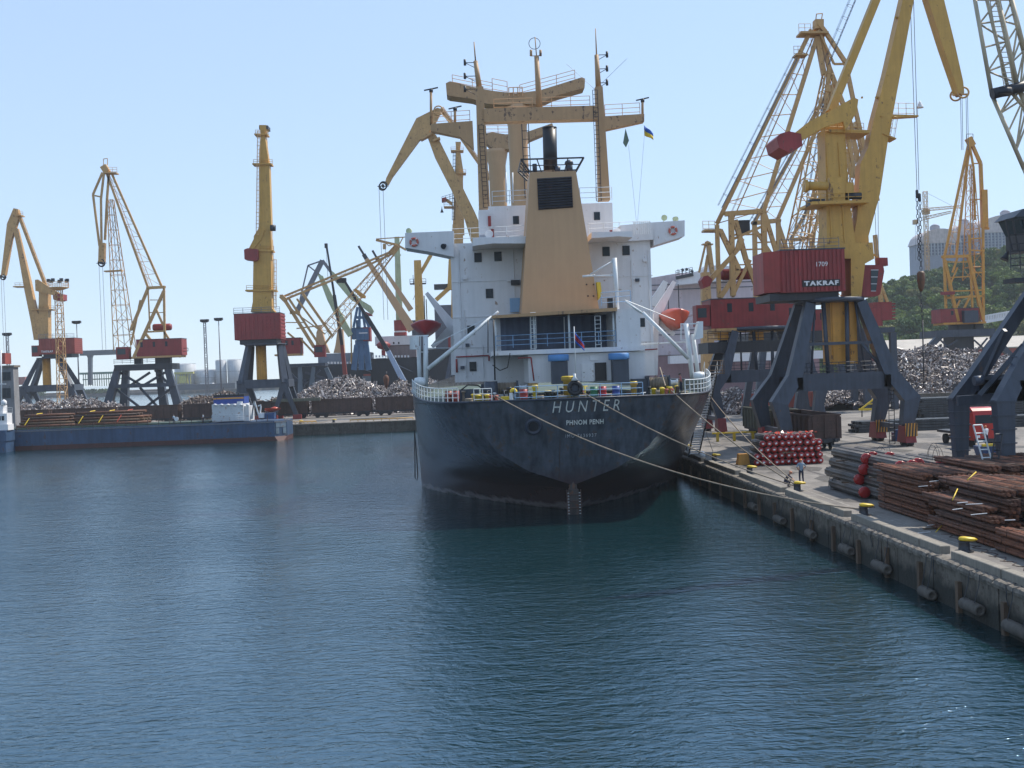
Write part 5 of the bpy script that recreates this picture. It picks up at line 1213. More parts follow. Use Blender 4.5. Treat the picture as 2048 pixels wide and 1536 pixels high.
# crane with a long low lattice jib behind the first heap
D_ = thing("portal_crane", "pale yellow lattice crane with its long jib lowered to the right, behind the scrap heap", "crane", (W(620, 740, 300).x, 302, 2.0))
lattice_crane(D_, 300, 1, ((650, 668, 28), (795, 492, 9), 13), [[(567, 593), (712, 533), (790, 500)], [(567, 600), (714, 541), (790, 505)]],
    [([(795, 490), (812, 500)], .3), ([(795, 490), (752, 480)], .35), ([(752, 478), (812, 474)], .15), ([(795, 492), (782, 508)], .6), ([(770, 485), (778, 492), (788, 488)], .12), ([(806, 475), (797, 492)], .15), ([(766, 493), (772, 493)], .8)],
    [([(562, 592), (572, 602)], .7), ([(567, 596), (628, 694)], .5), ([(577, 596), (640, 692)], .35), ([(566, 600), (590, 625), (650, 668)], .2), ([(606, 588), (662, 668)], .4), ([(594, 598), (640, 660)], .3), ([(580, 625), (600, 625)], .5), ([(600, 686), (575, 665)], .3), ([(568, 711), (600, 676)], .3), ([(600, 676), (632, 711)], .3), ([(632, 711), (665, 668)], .3), ([(593, 657), (643, 651)], .18), ([(572, 645), (610, 645)], .15)],
    None, (556, 600, 677, 708), (628, 650, 690, 714), "ochre", 3.5, "red", .85)
mb = MB(); mb.pbox(560, 727, 650, 733, 298, 7); mb.build("machinery_deck", "portal", D_)
for (a, b) in (((570, 733), (566, 800)), ((600, 733), (602, 800)), ((628, 733), (620, 800)), ((652, 735), (676, 790))):
    mb = MB(); p, q = W(*a, 299), W(*b, 299); q = p + (q - p) * ((2.2 - p.z) / (q.z - p.z)); mb.beam(p, q, 1.0, 1.0, 1.6, 1.6); mb.build("leg", paint("pale portal paint", (.14, .17, .20), .5, .15) if a[0] == 570 else [c for c in D_.children if c.name.startswith("leg")][0].data.materials[0], D_)
mb = MB()
for a, b in (((575, 740), (610, 775)), ((640, 740), (600, 775)), ((570, 762), (672, 758)), ((610, 745), (650, 757))): mb.beam(W(*a, 299), W(*b, 299), .5, .5)
mb.build("bracing", "portal", D_)
pp(D_, "jib_lamp_platform", "yellow2", [(706, 579), (712, 577), (732, 592), (731, 597), (722, 596)], 299, .6)

# yellow lattice crane under the wooded hill, seen end on
H_ = thing("portal_crane", "bright amber lattice crane standing in front of the wooded hill at the right", "crane", (W(1925, 690, 265).x, 268, 2.0))
lattice_crane(H_, 265, 1, ((1946, 560, 26), (1941, 330, 8), 9), [[(1936, 292), (1889, 512)], [(1938, 300), (1912, 512)]],
    [([(1940, 280), (1961, 327), (1964, 400), (1969, 455)], .42), ([(1938, 285), (1947, 335), (1950, 440)], .25), ([(1936, 276), (1945, 292)], .8), ([(1947, 327), (1961, 327)], .15), ([(1941, 400), (1966, 398)], .15), ([(1964, 457), (1978, 457)], .3), ([(1967, 380), (1969, 455)], .8)],
    [([(1884, 514), (1937, 512)], .4), ([(1888, 514), (1893, 648)], .3), ([(1889, 520), (1916, 643)], .42), ([(1937, 512), (1966, 640)], .42), ([(1966, 440), (1967, 645)], .3), ([(1938, 470), (1946, 640)], .25), ([(1893, 524), (1937, 524)], .15), ([(1895, 555), (1945, 553)], .15), ([(1893, 583), (1966, 580)], .18), ([(1905, 545), (1915, 515)], .25), ([(1916, 643), (1941, 590)], .25), ([(1940, 500), (1966, 502)], .2), ([(1938, 478), (1966, 476)], .2), ([(1915, 535), (1898, 575)], .2), ([(1946, 545), (1966, 545)], .2), ([(1892, 596), (1966, 592)], .3), ([(1900, 643), (1920, 600)], .2)],
    None, (1881, 1958, 618, 645), None, "yellow2", 4.5, "red", .85)
mb = MB(); mb.pbox(1929, 621, 1957, 645, 261, 2); mb.build("cab", "portal", H_)
mb = MB(); mb.pbox(1886, 583, 1910, 589, 261, 1.5); mb.build("red_drum", "red", H_)
mb = MB(); mb.path([W(1933, 280, 265), W(1933, 268, 265), W(1946, 268, 265), W(1946, 280, 265)], .08); mb.build("top_frame", "dark", H_)
mb = MB(); mb.pbox(1873, 659, 1991, 673, 262, 10); mb.build("crossbeam", "portal", H_)
mb = MB(); mb.pbox(1908, 673, 1948, 700, 264, 6); mb.pbox(1914, 645, 1946, 660, 264, 5); mb.pbox(1951, 645, 1967, 660, 264, 5); mb.build("turntable_base", "dark", H_)
for a, b in (((1880, 672), (1845, 708)), ((1984, 672), (2010, 700))):
    mb = MB(); p, q = W(*a, 263), W(*b, 263); q = p + (q - p) * ((2.2 - p.z) / (q.z - p.z)); mb.beam(p, q, 1.3, 1.3); mb.build("leg", "portal", H_)
mb = MB()
for a, b in (((1877, 676), (1895, 694)), ((1915, 680), (1890, 696)), ((1948, 680), (1970, 700)), ((1975, 676), (1955, 700)), ((1984, 676), (1965, 700))): mb.beam(W(*a, 263), W(*b, 263), .35, .35)
mb.build("bracing", "portal", H_)

# ------------------------------------------------ box jib cranes on the left jetty
def box_crane(root, Y, jib_, beak_, tie_, col_, lev_, cw_, house_, side_, cab_, ring, beamrow, neck, tip, rope, th=2.6, m="yellow", plats=(), lab=None):
    pp(root, "jib", m, jib_, Y, th * .7)
    if beak_: pp(root, "beak", m, beak_, Y, th * .6)
    if tie_: mb = MB(); mb.beam(W(*tie_[0], Y), W(*tie_[1], Y), .9, .8); mb.ladder(W(*tie_[0], Y - .5) + Vector((.5, 0, .3)), W(*tie_[1], Y - .5) + Vector((.5, 0, .3)), .5, 1, .05, (0, 1, 0), True); mb.build("tie_beam", m, root)
    pp(root, "column", m, col_, Y + .3, th)
    pp(root, "counterweight_arm", m, lev_, Y - 1.0, .9); pp(root, "counterweight", "red2" if root.name.endswith("x") else "red", cw_, Y - 1.0, 3.4)
    if house_:
        x0, x1, y0, y1 = house_; z0, z1 = W((x0 + x1) / 2, y1, Y - 3).z, W((x0 + x1) / 2, y0, Y - 3).z; xa, xb = W(x0, y0, Y - 3).x, W(x1, y0, Y - 3).x
        h = ribbed_house(root, xa, xb, z0, z1, Y - 3.4, Y + 3.4, side_[1], .9)
        xc = W(side_[0], y0, Y - 3).x; mb = MB(); n = 7
        for i in range(n): zz = z0 + (i + .6) * (z1 - z0) / (n + .4); mb.box(xc, xb + .05, Y - 3.52, Y - 3.42, zz, zz + (z1 - z0) / n * .45)
        for i in range(n): zz = z0 + (i + .6) * (z1 - z0) / (n + .4); mb.box(xb, xb + .12, Y - 3.3, Y + 3.3, zz, zz + (z1 - z0) / n * .45)
        mb.build("louvre_slat", side_[1], h)
        mb = MB(); mb.rail([(xa, Y - 3.3, z1 + .1), (xb, Y - 3.3, z1 + .1)], 1.2, 2, .05, 2); mb.build("roof_rail", "wire", h)
        mb = MB(); mb.box(xa + 1, xb - 1, Y - 3, Y + 3, z0 - 1.0, z0 - .02); mb.build("frame", "dark", root)
    if cab_:
        x0, x1, y0, y1 = cab_; cb_ = MB().pbox(x0, y0, x1, y1, Y - 3, 2.4).build("cab", "red", root); MB().pbox(x0 + 1, y0 + 2, x1 - 3, y1 - 8, Y - 3.05, .06).build("window", "cabglass", cb_)
    if ring: portal_vee(root, Y - 3.5, ring, beamrow, None, 1.3)
    if neck: x0, x1, y0, y1 = neck; mb = MB(); a, b = W(x0, y0, Y), W(x1, y1, Y); mb.lathe(((a.x + b.x) / 2, Y, b.z), (0, 0, 1), [((b.x - a.x) * .42, 0), ((b.x - a.x) * .5, 1), ((b.x - a.x) * .5, a.z - b.z)], 16); mb.build("king_post", "yellow2", root)
    if tip: sheave(root, tip[0], tip[1], Y, tip[2], "dark")
    if rope: hook_ropes(root, rope[:-1], rope[-1], Y, .05)
    for x0, x1, y0 in plats:
        mb = MB(); mb.beam(W(x0, y0, Y), W(x1, y0, Y), 3.0, .3); mb.rail([W(x0, y0, Y - 1.4), W(x1, y0, Y - 1.4)], 1.2, 1.5, .05, 2); mb.build("platform", m, root)
A_ = thing("portal_crane", "faded yellow box jib crane with a red louvred house, leftmost on the jetty", "crane", (W(96, 760, 330).x, 330, 2.0))
box_crane(A_, 330, [(28, 455), (36, 457), (61, 560), (73, 615), (84, 640), (84, 680), (70, 680), (64, 644), (51, 580), (38, 505)], [(29, 417), (38, 419), (40, 432), (33, 455), (25, 478), (12, 551), (4, 551), (10, 500), (16, 448)],
    ((37, 428), (91, 570)), [(81, 583), (99, 583), (100, 676), (104, 680), (70, 680), (80, 670)], [(71, 560), (76, 559), (118, 586), (116, 593), (72, 582)], [(110, 592), (117, 588), (130, 589), (130, 601), (122, 603), (111, 600)],
    (78, 149, 677, 708), (124, "red2"), (63, 78, 691, 713), (66, 117, 717), (43, 146, 770, 783), (84, 103, 713, 776), (6, 554, 7), [(2, 556), (7, 556), 720], plats=((30, 50, 574), (66, 108, 620), (34, 46, 432)), m="ochre")
lettering("TAKRAF", W(94, 703, 326.4), (1, 0, 0), (0, 0, 1), .6, "white", A_, "name_letters", bold=.05, width=3.3, space=1.4)
C_ = thing("portal_crane", "tall mustard box jib crane seen end on above the blue barge", "crane", (W(520, 760, 250).x, 250, 2.0))
box_crane(C_, 250, [(520, 252), (534, 252), (534, 264), (531, 271), (536, 306), (540, 332), (544, 448), (542, 462), (545, 520), (520, 520), (520, 306), (524, 271)], None, None,
    [(510, 474), (520, 458), (536, 460), (543, 479), (546, 617), (552, 625), (504, 625), (508, 605)], [(517, 461), (530, 460), (524, 478), (505, 502), (497, 500)], [(491, 501), (498, 498), (518, 500), (519, 519), (514, 523), (492, 520)],
    (468, 560, 627, 679), (524, "red"), None, (484, 566, 690), (479, 573, 759, 776), (511, 535, 692, 766), None, None, 3.0, "yellow", plats=((511, 537, 271), (507, 545, 330), (493, 554, 582), (520, 548, 503)))
mb = MB(); mb.ladder(W(515, 470, 248), W(518, 262, 248), .6, .8, .05, (1, 0, 0), True); mb.ladder(W(541, 615, 248) + Vector((1, 0, 0)), W(541, 520, 248) + Vector((1, 0, 0)), .6, .8, .05, (1, 0, 0), True); mb.tube(W(534, 262, 249), W(547, 610, 249), .05); mb.tube(W(545, 460, 249), W(552, 620, 249), .05); mb.build("ladder", "ochre", C_)
mb = MB(); mb.pbox(518, 251, 536, 258, 249, 3); mb.tube(W(541, 456, 248), W(551, 456, 248), .7, n=10); mb.build("head_gear", "dark", C_)
E_ = thing("portal_crane", "buff box jib crane reaching out left from behind the big ship", "crane", (W(1010, 740, 250).x, 250, 2.0))
box_crane(E_, 250, [(853, 268), (866, 264), (878, 280), (950, 426), (1006, 560), (1000, 600), (975, 590), (929, 438), (902, 378), (870, 315)], [(773, 357), (833, 238), (875, 217), (884, 220), (876, 238), (862, 262), (839, 282), (785, 355), (777, 370), (770, 368)],
    ((882, 217), (1010, 400)), [(992, 430), (1014, 430), (1018, 640), (988, 640)], [(1040, 420), (1010, 440), (980, 450), (1020, 455)], [(1040, 440), (1060, 445), (1055, 465), (1040, 460)],
    (985, 1060, 645, 700), (1030, "red"), None, (990, 1040, 708), (970, 1060, 770, 785), None, (766, 372, 10), [(758, 374), (766, 374), 640], 2.6, "ochre")
mb = MB(); mb.beam(W(842, 280, 249), W(868, 266, 249), 2.4, .4); mb.beam(W(866, 283, 249), W(880, 277, 249), 2.2, .4); mb.rail([W(862, 279, 248), W(880, 268, 248)], 1.2, 1, .05, 2); mb.ladder(W(880, 225, 248), W(905, 250, 248), .6, .8, .05, (0, 1, 0)); mb.ring(W(877, 221, 249), (0, 1, 0), 1.0, .15, 16); mb.build("head_platform", "ochre", E_)
I_ = thing("portal_crane", "buff box jib crane seen end on directly behind the left bridge wing", "crane", (W(917, 740, 300).x, 300, 2.0))
box_crane(I_, 300, [(911, 285), (922, 285), (920, 300), (927, 345), (926, 360), (929, 470), (905, 470), (910, 345), (912, 300)], None, None, [(905, 450), (926, 450), (928, 640), (902, 640)], [(890, 395), (905, 405), (905, 412), (888, 400)], [(884, 398), (892, 396), (893, 402), (884, 404)],
    (895, 945, 645, 700), (925, "red"), None, (900, 940, 708), (890, 950, 770, 785), None, None, None, 2.8, "ochre", plats=((902, 927, 303), (905, 932, 348), (888, 912, 415)))
mb = MB(); mb.ladder(W(907, 440, 298), W(909, 305, 298), .7, .9, .06, (1, 0, 0), True); mb.rail([W(884, 405, 298), W(908, 398, 298)], 1.5, 1, .06, 2); c = W(884, 425, 298); mb.lathe(c, (0, 0, 1), [(.45, 0), (.1, 1), (.05, 1.6)], 8); mb.build("ladder", "dark", I_)

# blue crane beyond
K_ = thing("portal_crane", "blue harbour crane with pale green jib beyond the jetty", "crane", (W(722, 740, 338).x, 338, 2.0))
Y = 338
mb = MB(); mb.pbox(703, 655, 726, 678, Y, 5); mb.pbox(712, 640, 720, 660, Y, 3); h = mb.build("machine_house", "crblue", K_)
mb = MB(); mb.pbox(726, 654, 740, 682, Y - .3, 6); mb.build("rear_house", "red", K_); MB().pbox(712, 657, 737, 680, Y - .6, .3).build("side_panel", "crblue", K_)
mb = MB(); mb.pbox(718, 665, 735, 667, Y - .65, .04); mb.build("white_marking", "white", K_)
mb = MB()
for a, b in (((707, 655), (715, 614)), ((718, 655), (720, 614)), ((730, 655), (724, 616)), ((712, 635), (726, 635)), ((738, 655), (724, 618))): mb.beam(W(*a, Y), W(*b, Y), .7, .8)
mb.pbox(710, 680, 735, 690, Y, 4)
for a, b in (((714, 690), (708, 740)), ((732, 690), (738, 740)), ((723, 690), (723, 740))): mb.beam(W(*a, Y), W(*b, Y), 1.6, 1.6)
mb.build("tower", "crblue", K_)
pp(K_, "jib", "palegreen", [(636, 549), (646, 552), (670, 602), (706, 668), (697, 674), (680, 650), (655, 600)], Y, 2)
pp(K_, "counterweight_arm", "palegreen", [(662, 541), (668, 545), (722, 600), (742, 612), (748, 622), (744, 630), (722, 612), (702, 600), (668, 560)], Y, 1.6)
pp(K_, "counterweight", "red", [(728, 622), (742, 628), (746, 632), (732, 632)], Y, 2.5)
mb = MB(); mb.beam(W(645, 521, Y), W(595, 621, Y), .9, 1.4); mb.beam(W(645, 521, Y), W(668, 552, Y), .7, .9)
for a, b in (((645, 521), (616, 531)), ((616, 531), (600, 600)), ((616, 531), (640, 550)), ((640, 550), (646, 558))): mb.beam(W(*a, Y), W(*b, Y), .4, .4)
mb.build("beak", "wire", K_)

# ------------------------------------------------ more lattice cranes crowded behind the numbered one
for (nm, cy_, dx_, sc_, lab) in (("n", 178, 0, .93, "ochre lattice crane farther back between the barrel weight and the numbered crane"), ("m", 205, 66, .80, "third lattice crane in the crowd, its frame showing left of the yellow column")):
    N_ = thing("portal_crane", lab, "crane", (W(1560 + dx_, 700, cy_).x, cy_, 2.0)); ox, oy = 1560 + dx_, 690
    def q(x, y): return (ox + (x - 1560) * sc_, oy + (y - 690) * sc_)
    lattice_crane(N_, cy_, 1, ((*q(1612, 600), 40), (*q(1672, 190), 12), 12), [[q(1660, 150), q(1505, 425)], [q(1668, 158), q(1555, 420)]],
        [([q(1668, 140), q(1700, 215), q(1722, 330)], .3), ([q(1668, 140), q(1684, 220), q(1716, 330)], .3), ([q(1662, 140), q(1676, 142)], .6), ([q(1684, 220), q(1702, 218)], .15)],
        [([q(1500, 428), q(1560, 422)], .35), ([q(1505, 425), q(1508, 600)], .35), ([q(1556, 422), q(1560, 600)], .35), ([q(1505, 440), q(1558, 520)], .25), ([q(1556, 430), q(1610, 590)], .3), ([q(1508, 520), q(1560, 600)], .25), ([q(1505, 470), q(1558, 468)], .12), ([q(1505, 500), q(1558, 498)], .12), ([q(1505, 530), q(1558, 528)], .12), ([q(1506, 560), q(1559, 558)], .12), ([q(1560, 560), q(1520, 600)], .25), ([q(1610, 590), q(1560, 470)], .2)],
        (q(1515, 0)[0], q(1575, 0)[0], q(0, 545)[1], q(0, 566)[1]), (q(1520, 0)[0], q(1590, 0)[0], q(0, 604)[1], q(0, 660)[1]), None, "ochre", 3.2, "red", .95)
    for sx in (-5.2, 5.2):
        for sy in (-4, 4):
            c = W(1560 + dx_, 690, cy_); mb = MB(); mb.beam((c.x + sx * .6, cy_ + sy * .6, c.z + 1.5), (c.x + sx, cy_ + sy, 2.2), 1.0, 1.0); mb.build("leg", "portal", N_)
    mb = MB(); c = W(1560 + dx_, 690, cy_); mb.box(c.x - 6, c.x + 6, cy_ - 4, cy_ + 4, c.z + .4, c.z + 2.0); mb.build("machinery_deck", "dark", N_)
    mb = MB(); mb.ladder(W(*q(1655, 160), cy_ - 2), W(*q(1500, 430), cy_ - 2), .5, .9, .05, (0, 1, 0), True); mb.build("ladder", "wire", N_)

# ------------------------------------------------ crane at the right edge of the picture
G_ = thing("portal_crane", "dark slate portal crane standing over the rusty rods at the right edge", "crane", (37.6, 68, 2.0))
portal_knee(G_, 37.6, 68.1, 15.0, 1.6, 5.3, 6.15, 6.1, 1.8, 3.1, zmid=9.3, zknee=8.1, beam_h=1.0, ribs=True, lw=0.82)
Y = 66
pr = [(2012, 422), (2022, 416), (2110, 412), (2125, 420), (2120, 500), (2030, 512), (2018, 500)]
cbx = MB(); cbx.prism([W(x, y, Y) for x, y in [(2030, 470), (2120, 466), (2118, 500), (2032, 506)]], (0, 2.4, 0)); cabg = cbx.build("cab", "dark", G_)
mb = MB(); mb.prism([W(x, y, Y) for x, y in [(2014, 438), (2122, 432), (2120, 466), (2030, 470)]], (0, 2.3, 0)); mb.build("cab_window", "cabglass", cabg)
mb = MB(); mb.prism([W(x, y, Y) for x, y in [(2008, 440), (2024, 424), (2115, 418), (2126, 432)]], (0, 2.6, 0)); mb.build("cab_roof", "portal", cabg)
mb = MB()
for a, b in (((2011, 440), (2024, 500)), ((2026, 440), (2036, 500)), ((2048, 438), (2052, 500)), ((2011, 440), (2060, 437)), ((2018, 470), (2060, 468)), ((2024, 502), (2060, 500))): mb.beam(W(*a, Y - 1.25), W(*b, Y - 1.25), .09, .09)
mb.build("window_bar", "black", cabg)
mb = MB(); c = W(2012, 512, Y); mb.lathe(c, (-.5, 0, -1), [(.05, -.3), (.12, -.1), (.26, .25)], 10); mb.build("lamp", "dark", cabg)
mb = MB(); mb.pbox(2190, 520, 2440, 620, Y - 2, 7); ho = mb.build("machine_house", "dark", G_)
mb = MB(); mb.rail([W(2022, 540, Y - 2), W(2060, 538, Y - 2)], 1.5, .5, .03, 3); mb.beam(W(2018, 562, Y - 2), W(2060, 560, Y - 2), 1.4, .25); mb.build("walkway", "dark", G_)
LJ = [([(1930, -120), (1950, 0), (1984, 190), (2048, 338), (2110, 480)], .16), ([(1950, -120), (1974, 0), (2016, 176), (2048, 215), (2120, 470)], .14), ([(1968, -120), (1996, 0), (2033, 166), (2060, 230), (2125, 470)], .2), ([(1990, -120), (2023, 0), (2048, 101), (2075, 200), (2130, 470)], .2)]
mb = MB()
for line, r in LJ:
    for a, b in zip(line[:-1], line[1:]): mb.tube(W(*a, Y), W(*b, Y), r * .78, n=7)
mb.build("jib_chord", paint("bleached crane paint", (.52, .43, .30), .6, .15), G_)
mb = MB()
import itertools
for (A, B) in ((LJ[0][0], LJ[2][0]), (LJ[2][0], LJ[3][0])):
    for k in range(len(A) - 1):
        n = 4
        for i in range(n):
            a0 = W(*A[k], Y).lerp(W(*A[k + 1], Y), i / n); a1 = W(*A[k], Y).lerp(W(*A[k + 1], Y), (i + 1) / n); b0 = W(*B[k], Y).lerp(W(*B[k + 1], Y), i / n); b1 = W(*B[k], Y).lerp(W(*B[k + 1], Y), (i + 1) / n)
            mb.tube(a0, b0, .06, n=5); mb.tube(a0 if i % 2 else a1, b1 if i % 2 else b0, .06, n=5)
mb.ladder(W(1976, -80, Y - .6), W(2018, 176, Y - .6), .55, .3, .03, (1, 0, 0))
mb.build("jib_lacing", [c for c in G_.children if c.name.startswith("jib_chord")][0].data.materials[0], G_)
mb = MB(); mb.tube(W(1984, 188, Y - .4), W(2080, 165, Y - .4), .32, n=10); mb.tube(W(2008, 190, Y - .5), W(2008, 178, Y - .5), .5, n=10); mb.build("jib_axle", "dark", G_)
mb = MB(); mb.ladder(W(1955, 850, 63), W(1982, 948, 63), .5, .42, .05, (1, 0, 0)); mb.build("ladder", "railw", G_)
mb = MB(); mb.ladder(W(1998, 868, 62.5), W(1985, 948, 62.5), .4, .42, .05, (1, 0, 0)); mb.build("ladder", "dark", G_)
mb = MB(); mb.beam(W(1915, 802, 68), W(2010, 795, 68), .3, .6); mb.beam(W(1960, 790, 68), W(2048, 690, 66), .25, .3); mb.beam(W(1970, 750, 68), W(2010, 660, 66), .2, .25); mb.tube(W(1948, 762, 67), W(1965, 760, 67), .3); mb.build("brace", "portal", G_)

# red house of another crane behind the numbered one
O_ = thing("portal_crane", "red crane house with louvres half hidden behind the right legs of the numbered crane", "crane", (W(1762, 640, 185).x, 188, 2.0))
Y = 185
mb = MB(); mb.pbox(1748, 604, 1784, 640, Y, 5); hh = mb.build("machine_house", "red", O_)
mb = MB()
for i in range(6): mb.pbox(1784, 606 + i * 6, 1791, 609 + i * 6, Y, 5)
mb.build("louvre_slat", "red", hh)
MB().pbox(1734, 616, 1765, 652, Y - .5, 2).build("cab", "red", O_)
mb = MB(); mb.beam(W(1758, 560, Y), W(1775, 604, Y), .4, .4); mb.beam(W(1762, 604, Y), W(1750, 470, Y), .6, .6); mb.build("post", "ochre", O_)
mb = MB(); mb.pbox(1725, 655, 1790, 665, Y, 6)
for x in (1730, 1785): 
    a = W(x, 665, Y); mb.beam(a, (a.x, a.y, 2.1), 1.0, 1.0); mb.beam((a.x, a.y + 6, a.z), (a.x, a.y + 6, 2.1), 1.0, 1.0)
mb.build("leg", "portal", O_)
Q_ = thing("portal_crane", "pale jib and stay of a distant crane standing left of the big lattice crane", "crane", (W(1415, 640, 230).x, 230, 2.0))
pp(Q_, "jib", "ochre", [(1413, 482), (1420, 485), (1428, 545), (1424, 560), (1416, 520)], 230, 1.5)
mb = MB(); mb.beam(W(1412, 484, 230), W(1398, 545, 230), .4, .4); mb.beam(W(1404, 489, 230), W(1425, 489, 230), 1.5, .25); mb.beam(W(1416, 510, 230), W(1410, 545, 230), .6, .6)
a = W(1410, 545, 230); mb.beam(a, (a.x, a.y, 2.1), 1.6, 1.6, 3, 3); mb.build("tower", "ochre", Q_)

# ================================================================ cargo and things on the quay
ordn = ["first", "second", "third", "fourth", "fifth", "sixth", "seventh", "eighth", "ninth", "tenth", "eleventh", "twelfth"]
# red capped tube bundles by the wagon: five layers, ends to the camera
def tube_bundle(r, L_, seed, capm="cap", label_disc=True):
    rr = random.Random(seed); t = thing("tube_bundle", "tmp", "tube bundle", (0, 0, 0))
    mb = MB(); mb.tube((0, .25, 0), (0, L_, 0), r * .92, n=12)
    for i in range(9):
        a = 2 * math.pi * i / 9; mb.tube((math.cos(a) * r * .8, .15, math.sin(a) * r * .8), (math.cos(a) * r * .8, L_, math.sin(a) * r * .8), r * .22, n=6)
    mb.build("tubes", "pipe", t)
    mb = MB(); n = 14; prof = [(0.9, .0), (1.0, .05), (1.04, .12), (.98, .34)]
    mb.lathe((0, -.02, 0), (0, 1, 0), [(.02, .0)] + [(r * a * (1 + rr.uniform(-.03, .03)), h) for a, h in prof], n); cp = mb.build("end_cap", capm, t)
    if label_disc:
        mb = MB(); a = rr.uniform(-.7, .7); u = Vector((math.cos(a), 0, math.sin(a))); v = Vector((-math.sin(a), 0, math.cos(a))); c = Vector((rr.uniform(-.03, .03), -.045, rr.uniform(-.03, .03)))
        mb.mesh([c - u * .09 - v * .07, c + u * .09 - v * .07, c + u * .09 + v * .07, c - u * .09 + v * .07], [(0, 1, 2, 3)]); o = mb.build("paper_label", "white2", cp)
    return t
protos = [tube_bundle(.265, 3.2, s) for s in range(3)]
used = set(); rr = random.Random(11)
rows = [(24.55, 11, 0), (24.5, 11, .22), (24.95, 10, .1), (25.1, 10, .2), (25.45, 8, .1)]
for k, (x0, n, j) in enumerate(rows):
    for i in range(n):
        x = x0 + i * .545 + rr.uniform(-.03, .03); z = 2.28 + k * .53 + rr.uniform(-.02, .02); y = 95.4 + rr.uniform(-.12, .12) + k * .05
        lab = f"red capped tube bundle, {ordn[i]} from the left in the {['lowest', 'second lowest', 'middle', 'second highest', 'top'][k]} layer"
        p = (k * 5 + i) % 3
        if p not in used: o = protos[p]; o.location = (x, y, z); o["label"] = lab; o["group"] = "red capped tube bundles in the pile beside the wagon"; used.add(p)
        else: copy_thing(protos[p], (x, y, z), lab, group="red capped tube bundles in the pile beside the wagon")
# shiny wrapping over the pile
mb = MB(); rr = random.Random(4)
for i in range(26):
    x = 25.3 + rr.random() * 4.4; y = 95.5 + rr.random() * 1.6; z = 4.68 + rr.random() * .12
    a = Vector((x, y, z)); mb.mesh([a, a + Vector((rr.uniform(.2, .5), rr.uniform(-.1, .2), rr.uniform(-.1, .1))), a + Vector((rr.uniform(.1, .4), rr.uniform(.2, .5), rr.uniform(-.05, .15)))], [(0, 1, 2)])
for i in range(14):
    a = Vector((29.5 + i * .045, 95.3 + rr.random(), 4.6 - i * .16)); mb.mesh([a, a + Vector((.2, .1, -.25)), a + Vector((.05, .5, -.2))], [(0, 1, 2)])
tag(mb.build("plastic_wrap", paint("orange red film", (.60, .05, .02), .2, .2)), "torn shiny orange film lying over the pile of red capped tubes", "plastic wrap")
mb = MB(); mb.box(26.6, 27.6, 95.0, 95.2, 3.05, 3.15); mb.box(24.5, 30.2, 95.7, 95.85, 2.02, 2.1); tag(mb.build("timber_batten", "wood"), "timber battens between the layers of the red capped tubes", "timber")
p = G(1489, 930); mb = MB(); mb.hexa([(p.x - .55, p.y, 2.0), (p.x + .5, p.y, 2.0), (p.x + .5, p.y + .9, 2.0), (p.x - .55, p.y + .9, 2.0), (p.x - .42, p.y + .15, 2.95), (p.x + .42, p.y + .15, 2.95), (p.x + .42, p.y + .75, 2.95), (p.x - .42, p.y + .75, 2.95)])
tag(mb.build("yellow_block", "yellow2"), "yellow painted concrete block left of the red capped tubes", "concrete block")
# yellow barrier rail
br_ = thing("barrier_rail", "long yellow barrier rail on short posts beyond the gangway", "barrier", G(1470, 886)); a, b = G(1426, 884), G(1511, 880); a.y = b.y = (a.y + b.y) / 2
mb = MB(); mb.beam(a + Vector((0, 0, .95)), b + Vector((0, 0, .95)), .3, .16); mb.build("rail", "bright", br_)
for t in (.12, .5, .93):
    c = a.lerp(b, t); mb = MB(); mb.box(c.x - .14, c.x + .14, c.y - .14, c.y + .14, 2.0, 2.9); mb.build("post", "bright", br_)

# grey tube bundles with red caps by the rusty rods
gp = tube_bundle(.36, 6.2, 40, "cap", False)
first = [True]
def put_gb(x, y, z, lab, L_=None, rz=0.0):
    if first[0]: o = gp; o.location = (x, y, z); o["label"] = lab; o["group"] = "grey tube bundles stacked behind the rusty rods"; first[0] = False; o.rotation_euler = (0, 0, rz)
    else: o = copy_thing(gp, (x, y, z), lab, rz=rz, group="grey tube bundles stacked behind the rusty rods")
lay = ["ground", "second", "third", "fourth", "fifth"]
for k in range(4):
    for i in range(3 if k else 2):
        put_gb(24.9 + .25 * k + i * .85, 70.6 + .45 * k + .35 * i + rr.uniform(-.9, .9), 2.42 + k * .66, f"grey tube bundle, {ordn[i]} from the water in the {lay[k]} layer of the stepped pile")
for k in range(4):
    for i in range(3):
        put_gb(25.6 + .15 * k + i * .82, 66.9 + .2 * k + .2 * i + rr.uniform(-.5, .9), 2.42 + k * .62, f"grey tube bundle, {ordn[i]} from the water in the {lay[k]} layer against the rusty rods")
for k in range(3):
    for i in range(4):
        put_gb(28.9 + i * .85 + .1 * k, 71.0 + .3 * i + rr.uniform(-.7, .7), 2.42 + k * .68, f"grey tube bundle, {ordn[i]} from the left in the {lay[k]} layer of the inland pile")
mb = MB(); rr = random.Random(8)
for i in range(26):
    x = 24.6 + rr.random() * 3.4; y = 66.5 + rr.random() * 9; z = 2.76 + rr.randrange(3) * .64
    mb.box(x - .6, x + .35, y, y + .12, z - .03, z + .06)
tag(mb.build("timber_dunnage", "wood", kind="stuff"), "short pale timber battens between the grey tube bundles", "timber")
mb = MB()
for (px, py, Yb) in ((1762, 905, 78), (1772, 902, 78), (1865, 905, 74), (1868, 900, 74), (1876, 908, 73), (1690, 925, 76), (1668, 960, 76), (1673, 965, 76), (1733, 915, 73), (1715, 918, 74)):
    c = W(px, py + 14, Yb); mb.rope([c + Vector((.38 * math.cos(a), 0, .95 * math.sin(a))) for a in [math.pi * q / 8 for q in range(9)]], .016, 4)
